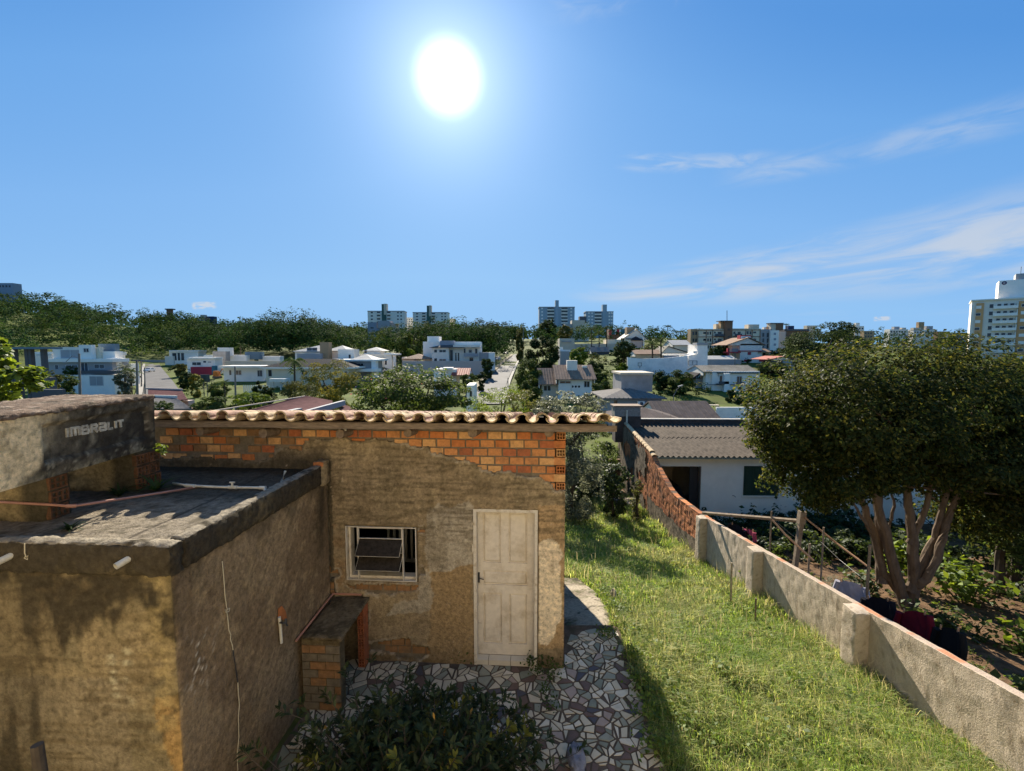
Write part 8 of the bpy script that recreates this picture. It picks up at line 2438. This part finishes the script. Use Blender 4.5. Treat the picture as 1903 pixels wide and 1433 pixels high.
palm('palm beside the broad one on the right slope', 1228, 633, 665, 128, 3.0, 16, 'dark', .22)
palm('small palm on the roofline right of the brown tank house', 1461, 604, 616, 190, 2.2, 12, 'dark', .15)
palm('small palm among the houses above the tan roofed house', 1085, 646, 668, 135, 2.2, 14, 'dark', .15)
TR = [
 ('yellowish tree with a sparse spreading crown behind the palm', 560, 668, 668, 758, 58, 5200, 'yellow', dict(lump=.45)),
 ('loose green tree at the foot of the yellowish one', 520, 600, 705, 760, 50, 3000, 'olive', {}),
 ('green shrub mass left of the purple tiled roof', 360, 440, 735, 775, 45, 3600, 'mid', {}),
 ('bright low shrub in front of the leaning pole', 428, 500, 728, 760, 48, 2600, 'bright', {}),
 ('dark evergreen cone shrub behind the picket fence', 466, 486, 706, 738, 82, 900, 'dark', dict(nclump=20)),
 ('low dark hedge shrub right of the evergreen cone', 484, 512, 716, 735, 82, 700, 'dark', {}),
 ('yellow leaved bush beside the billboard', 352, 375, 695, 722, 90, 700, 'yellow', {}),
 ('dark bush beside the left road below the red walled house', 332, 362, 690, 722, 105, 900, 'dark', {}),
 ('round green bush right of the billboard', 386, 425, 712, 735, 80, 1100, 'mid', {}),
 ('dark shrub in front of the white modern house at the left', 92, 140, 694, 728, 72, 1600, 'mid', {}),
 ('shrub on the balcony of the white modern house', 118, 146, 680, 697, 93, 500, 'mid', {}),
 ('small tree beside the dark pergola columns', 84, 112, 690, 724, 66, 1200, 'olive', {}),
 ('leafy trees right of the stepped roofs by the water tank', 278, 322, 742, 775, 40, 1800, 'mid', {}),
 ('dark grey green tree mass behind the thick utility pole', 215, 250, 688, 722, 85, 1100, 'silver', {}),
 ('big dark round tree hung with creeper right of the central road', 975, 1042, 620, 700, 120, 5200, 'dark', dict(nclump=45, tight=.3)),
 ('slope of dark shrubs along the right pavement of the central road', 958, 1008, 662, 735, 88, 3600, 'mid', dict(nclump=40)),
 ('lower shrubs between the road and the tan roofed house', 965, 1008, 695, 745, 70, 2600, 'mid', {}),
 ('slim columnar poplar at the top of the central road', 958, 974, 606, 668, 165, 900, 'olive', dict(nclump=24, tight=.4)),
 ('bright green tree above the tan roofed house', 1058, 1092, 643, 680, 118, 1500, 'bright', {}),
 ('rounded tree left of the tan grey building on the slope', 1035, 1066, 605, 632, 230, 900, 'olive', {}),
 ('round dark tree in front of the left blue tower', 1002, 1038, 592, 622, 280, 1100, 'dark', {}),
 ('conical dark tree with a rounded top on the right slope', 1140, 1178, 628, 668, 120, 2000, 'dark', dict(nclump=40)),
 ('bright yellow green bush at the left end of the white hall', 1143, 1168, 672, 697, 104, 900, 'bright', {}),
 ('dark hedge trees between the tan roofed house and the lawn', 1090, 1122, 668, 705, 100, 1500, 'dark', {}),
 ('bush beside the tan roofed house on its right', 1100, 1135, 705, 740, 72, 1600, 'mid', {}),
 ('dark shrubs below the white hall wall, left part', 1212, 1245, 690, 722, 92, 1500, 'dark', {}),
 ('dark shrubs below the white hall wall, right part', 1240, 1290, 690, 730, 88, 1900, 'mid', {}),
 ('small round tree on the bright lawn in front of the white house', 1348, 1372, 724, 752, 82, 1000, 'dark', {}),
 ('dark low bush right of the small lawn tree', 1368, 1395, 736, 754, 80, 800, 'dark', {}),
 ('broad dark tree clump left of the big garden tree, on the skyline', 1462, 1600, 612, 668, 125, 6500, 'dark', dict(nclump=60, lump=.4)),
 ('tall tree on the skyline in the dark clump', 1520, 1592, 598, 650, 135, 2600, 'dark', dict(nclump=36, lump=.45)),
 ('dark tree below the beige apartment block', 1316, 1342, 640, 668, 140, 1100, 'dark', {}),
 ('dark tree between the beige block and the white red trimmed house', 1338, 1360, 640, 662, 150, 900, 'dark', {}),
 ('dark hedge behind the small red roofed house', 1398, 1470, 672, 690, 112, 1800, 'dark', {}),
 ('round dark shrub at the left kerb of the central road', 886, 905, 690, 712, 98, 700, 'dark', {}),
 ('leafy shrub beside the small white orange roofed house', 858, 890, 690, 722, 88, 1100, 'mid', {}),
 ('dark tree beside the white modern house at the central road', 894, 918, 664, 690, 118, 800, 'dark', {}),
 ('green tree over the compound wall left of the central house', 736, 790, 612, 668, 160, 2600, 'mid', dict(nclump=40)),
 ('small bright bush at the end of the compound wall', 752, 772, 648, 662, 150, 400, 'bright', {}),
 ('hedge bush on the bungalow lawn', 322, 346, 674, 690, 140, 600, 'olive', {}),
 ('low green bush at the left of the white hall lawn', 1095, 1130, 690, 715, 95, 900, 'mid', {}),
]
for lab, x0, x1, yt, yb, d, n, g, k in TR:
    tree_px('garden_tree' if 'tree' in lab or 'poplar' in lab else 'shrub', lab, x0, x1, yt, yb, d, int(n * 1.15), g, cat='tree' if ('tree' in lab or 'poplar' in lab) else 'shrub', **k)

# ---- undergrowth between the far houses, and the dark planting at the foot of the neighbour's wall: masses nobody could count
def mass(name, label, spots, n, size, tones, seed, shade=1.0, mat_=None):
    rg = np.random.default_rng(seed)
    Vs, Fs, Cs, nv = [], [], [], 0
    for (x, y, z, r, h) in spots:
        k = int(n * rg.uniform(.7, 1.3))
        P, O = crown_pts((x, y, z + h * .45), (r, r, h * .6), k, rg, 10, .38, .35, -.8, .6)
        V, F = leaf_quads(P, size if size else max(.3, 3.0 * y / FPX), rg, .5, .6, O)
        Vs.append(V); Fs.append(F + nv); nv += len(V)
        Cs.append(leaf_cols(k, GREENS[tones[rg.integers(0, len(tones))]], rg) * shade)
    o = mesh_obj(name, np.concatenate(Vs), np.concatenate(Fs), mat_ or M['leaf_far'], None, col=np.concatenate(Cs), kind='stuff')
    o['label'] = label
rg_ = np.random.default_rng(91)
sp_ = []
while len(sp_) < 520:
    px, d = rg_.uniform(250, 1500) if len(sp_) < 300 else rg_.uniform(985, 1500), rg_.uniform(48, 235)
    if px < 950 and d > 185: continue
    road_c = np.interp(d, (60, 100, 130, 190, 230), (880, 918, 932, 955, 965)); road_l = np.interp(d, (60, 75, 107, 200, 260), (310, 306, 300, 282, 280))
    if abs(px - road_c) < 60 * 70 / d + 8 or abs(px - road_l) < 50 * 80 / d + 8: continue
    if d < 100 and (1335 < px < 1420 and d > 62): continue          # the bright lawn
    if 385 < px < 490 and 85 < d < 130: continue
    if d > 90 and 1395 < px < 1475 and d < 118: continue
    if px < 500 and rg_.random() < .45: continue
    x = (px - CX) / FPX * d
    r = rg_.uniform(.8, 2.2)
    sp_.append((x, d, float(T(x, d)[0]), r, r * rg_.uniform(.7, 1.3)))
mass('undergrowth', 'shrubs and hedges filling the gaps between the houses on the far slopes', sp_, 150, None, ('dark', 'mid', 'dark', 'olive'), 92)
sp_ = [(rg_.uniform(7.2, 15.5), rg_.uniform(14.5, 19.6), 0, rg_.uniform(.3, .65), rg_.uniform(.4, .95)) for _ in range(90)] + [(rg_.uniform(13.0, 19), rg_.uniform(9.5, 15), 0, rg_.uniform(.35, .8), rg_.uniform(.5, 1.1)) for _ in range(36)]
sp_ = [(x, y, float(z_garden(y)) , r, h) for x, y, z, r, h in sp_]
mass('planting', 'dark leafy planting along the foot of the cream house wall', sp_, 260, .13, ('dark', 'mid', 'dark'), 93, .8, M['leaf'])
sp_ = [(rg_.uniform(7.0, 14.0), rg_.uniform(6.0, 13.5), 0, rg_.uniform(.12, .3), rg_.uniform(.10, .28)) for _ in range(110)]
sp_ = [(x, y, float(z_garden(y)), r, h) for x, y, z, r, h in sp_]
mass('garden_weeds', 'low weeds scattered over the bare garden soil', sp_, 60, .06, ('mid', 'bright', 'olive'), 94, 1.0, M['leaf'])
sp_ = [(rg_.uniform(1.3, 3.2), rg_.uniform(19.5, 24.5), 0, rg_.uniform(.4, .8), rg_.uniform(.7, 1.7)) for _ in range(36)]
sp_ = [(x, y, float(near_z(x, y)), r, h) for x, y, z, r, h in sp_]
mass('shaded_undergrowth', 'shaded undergrowth filling the dark corner behind the shed', sp_, 240, .12, ('dark', 'mid'), 95, .8, M['leaf'])
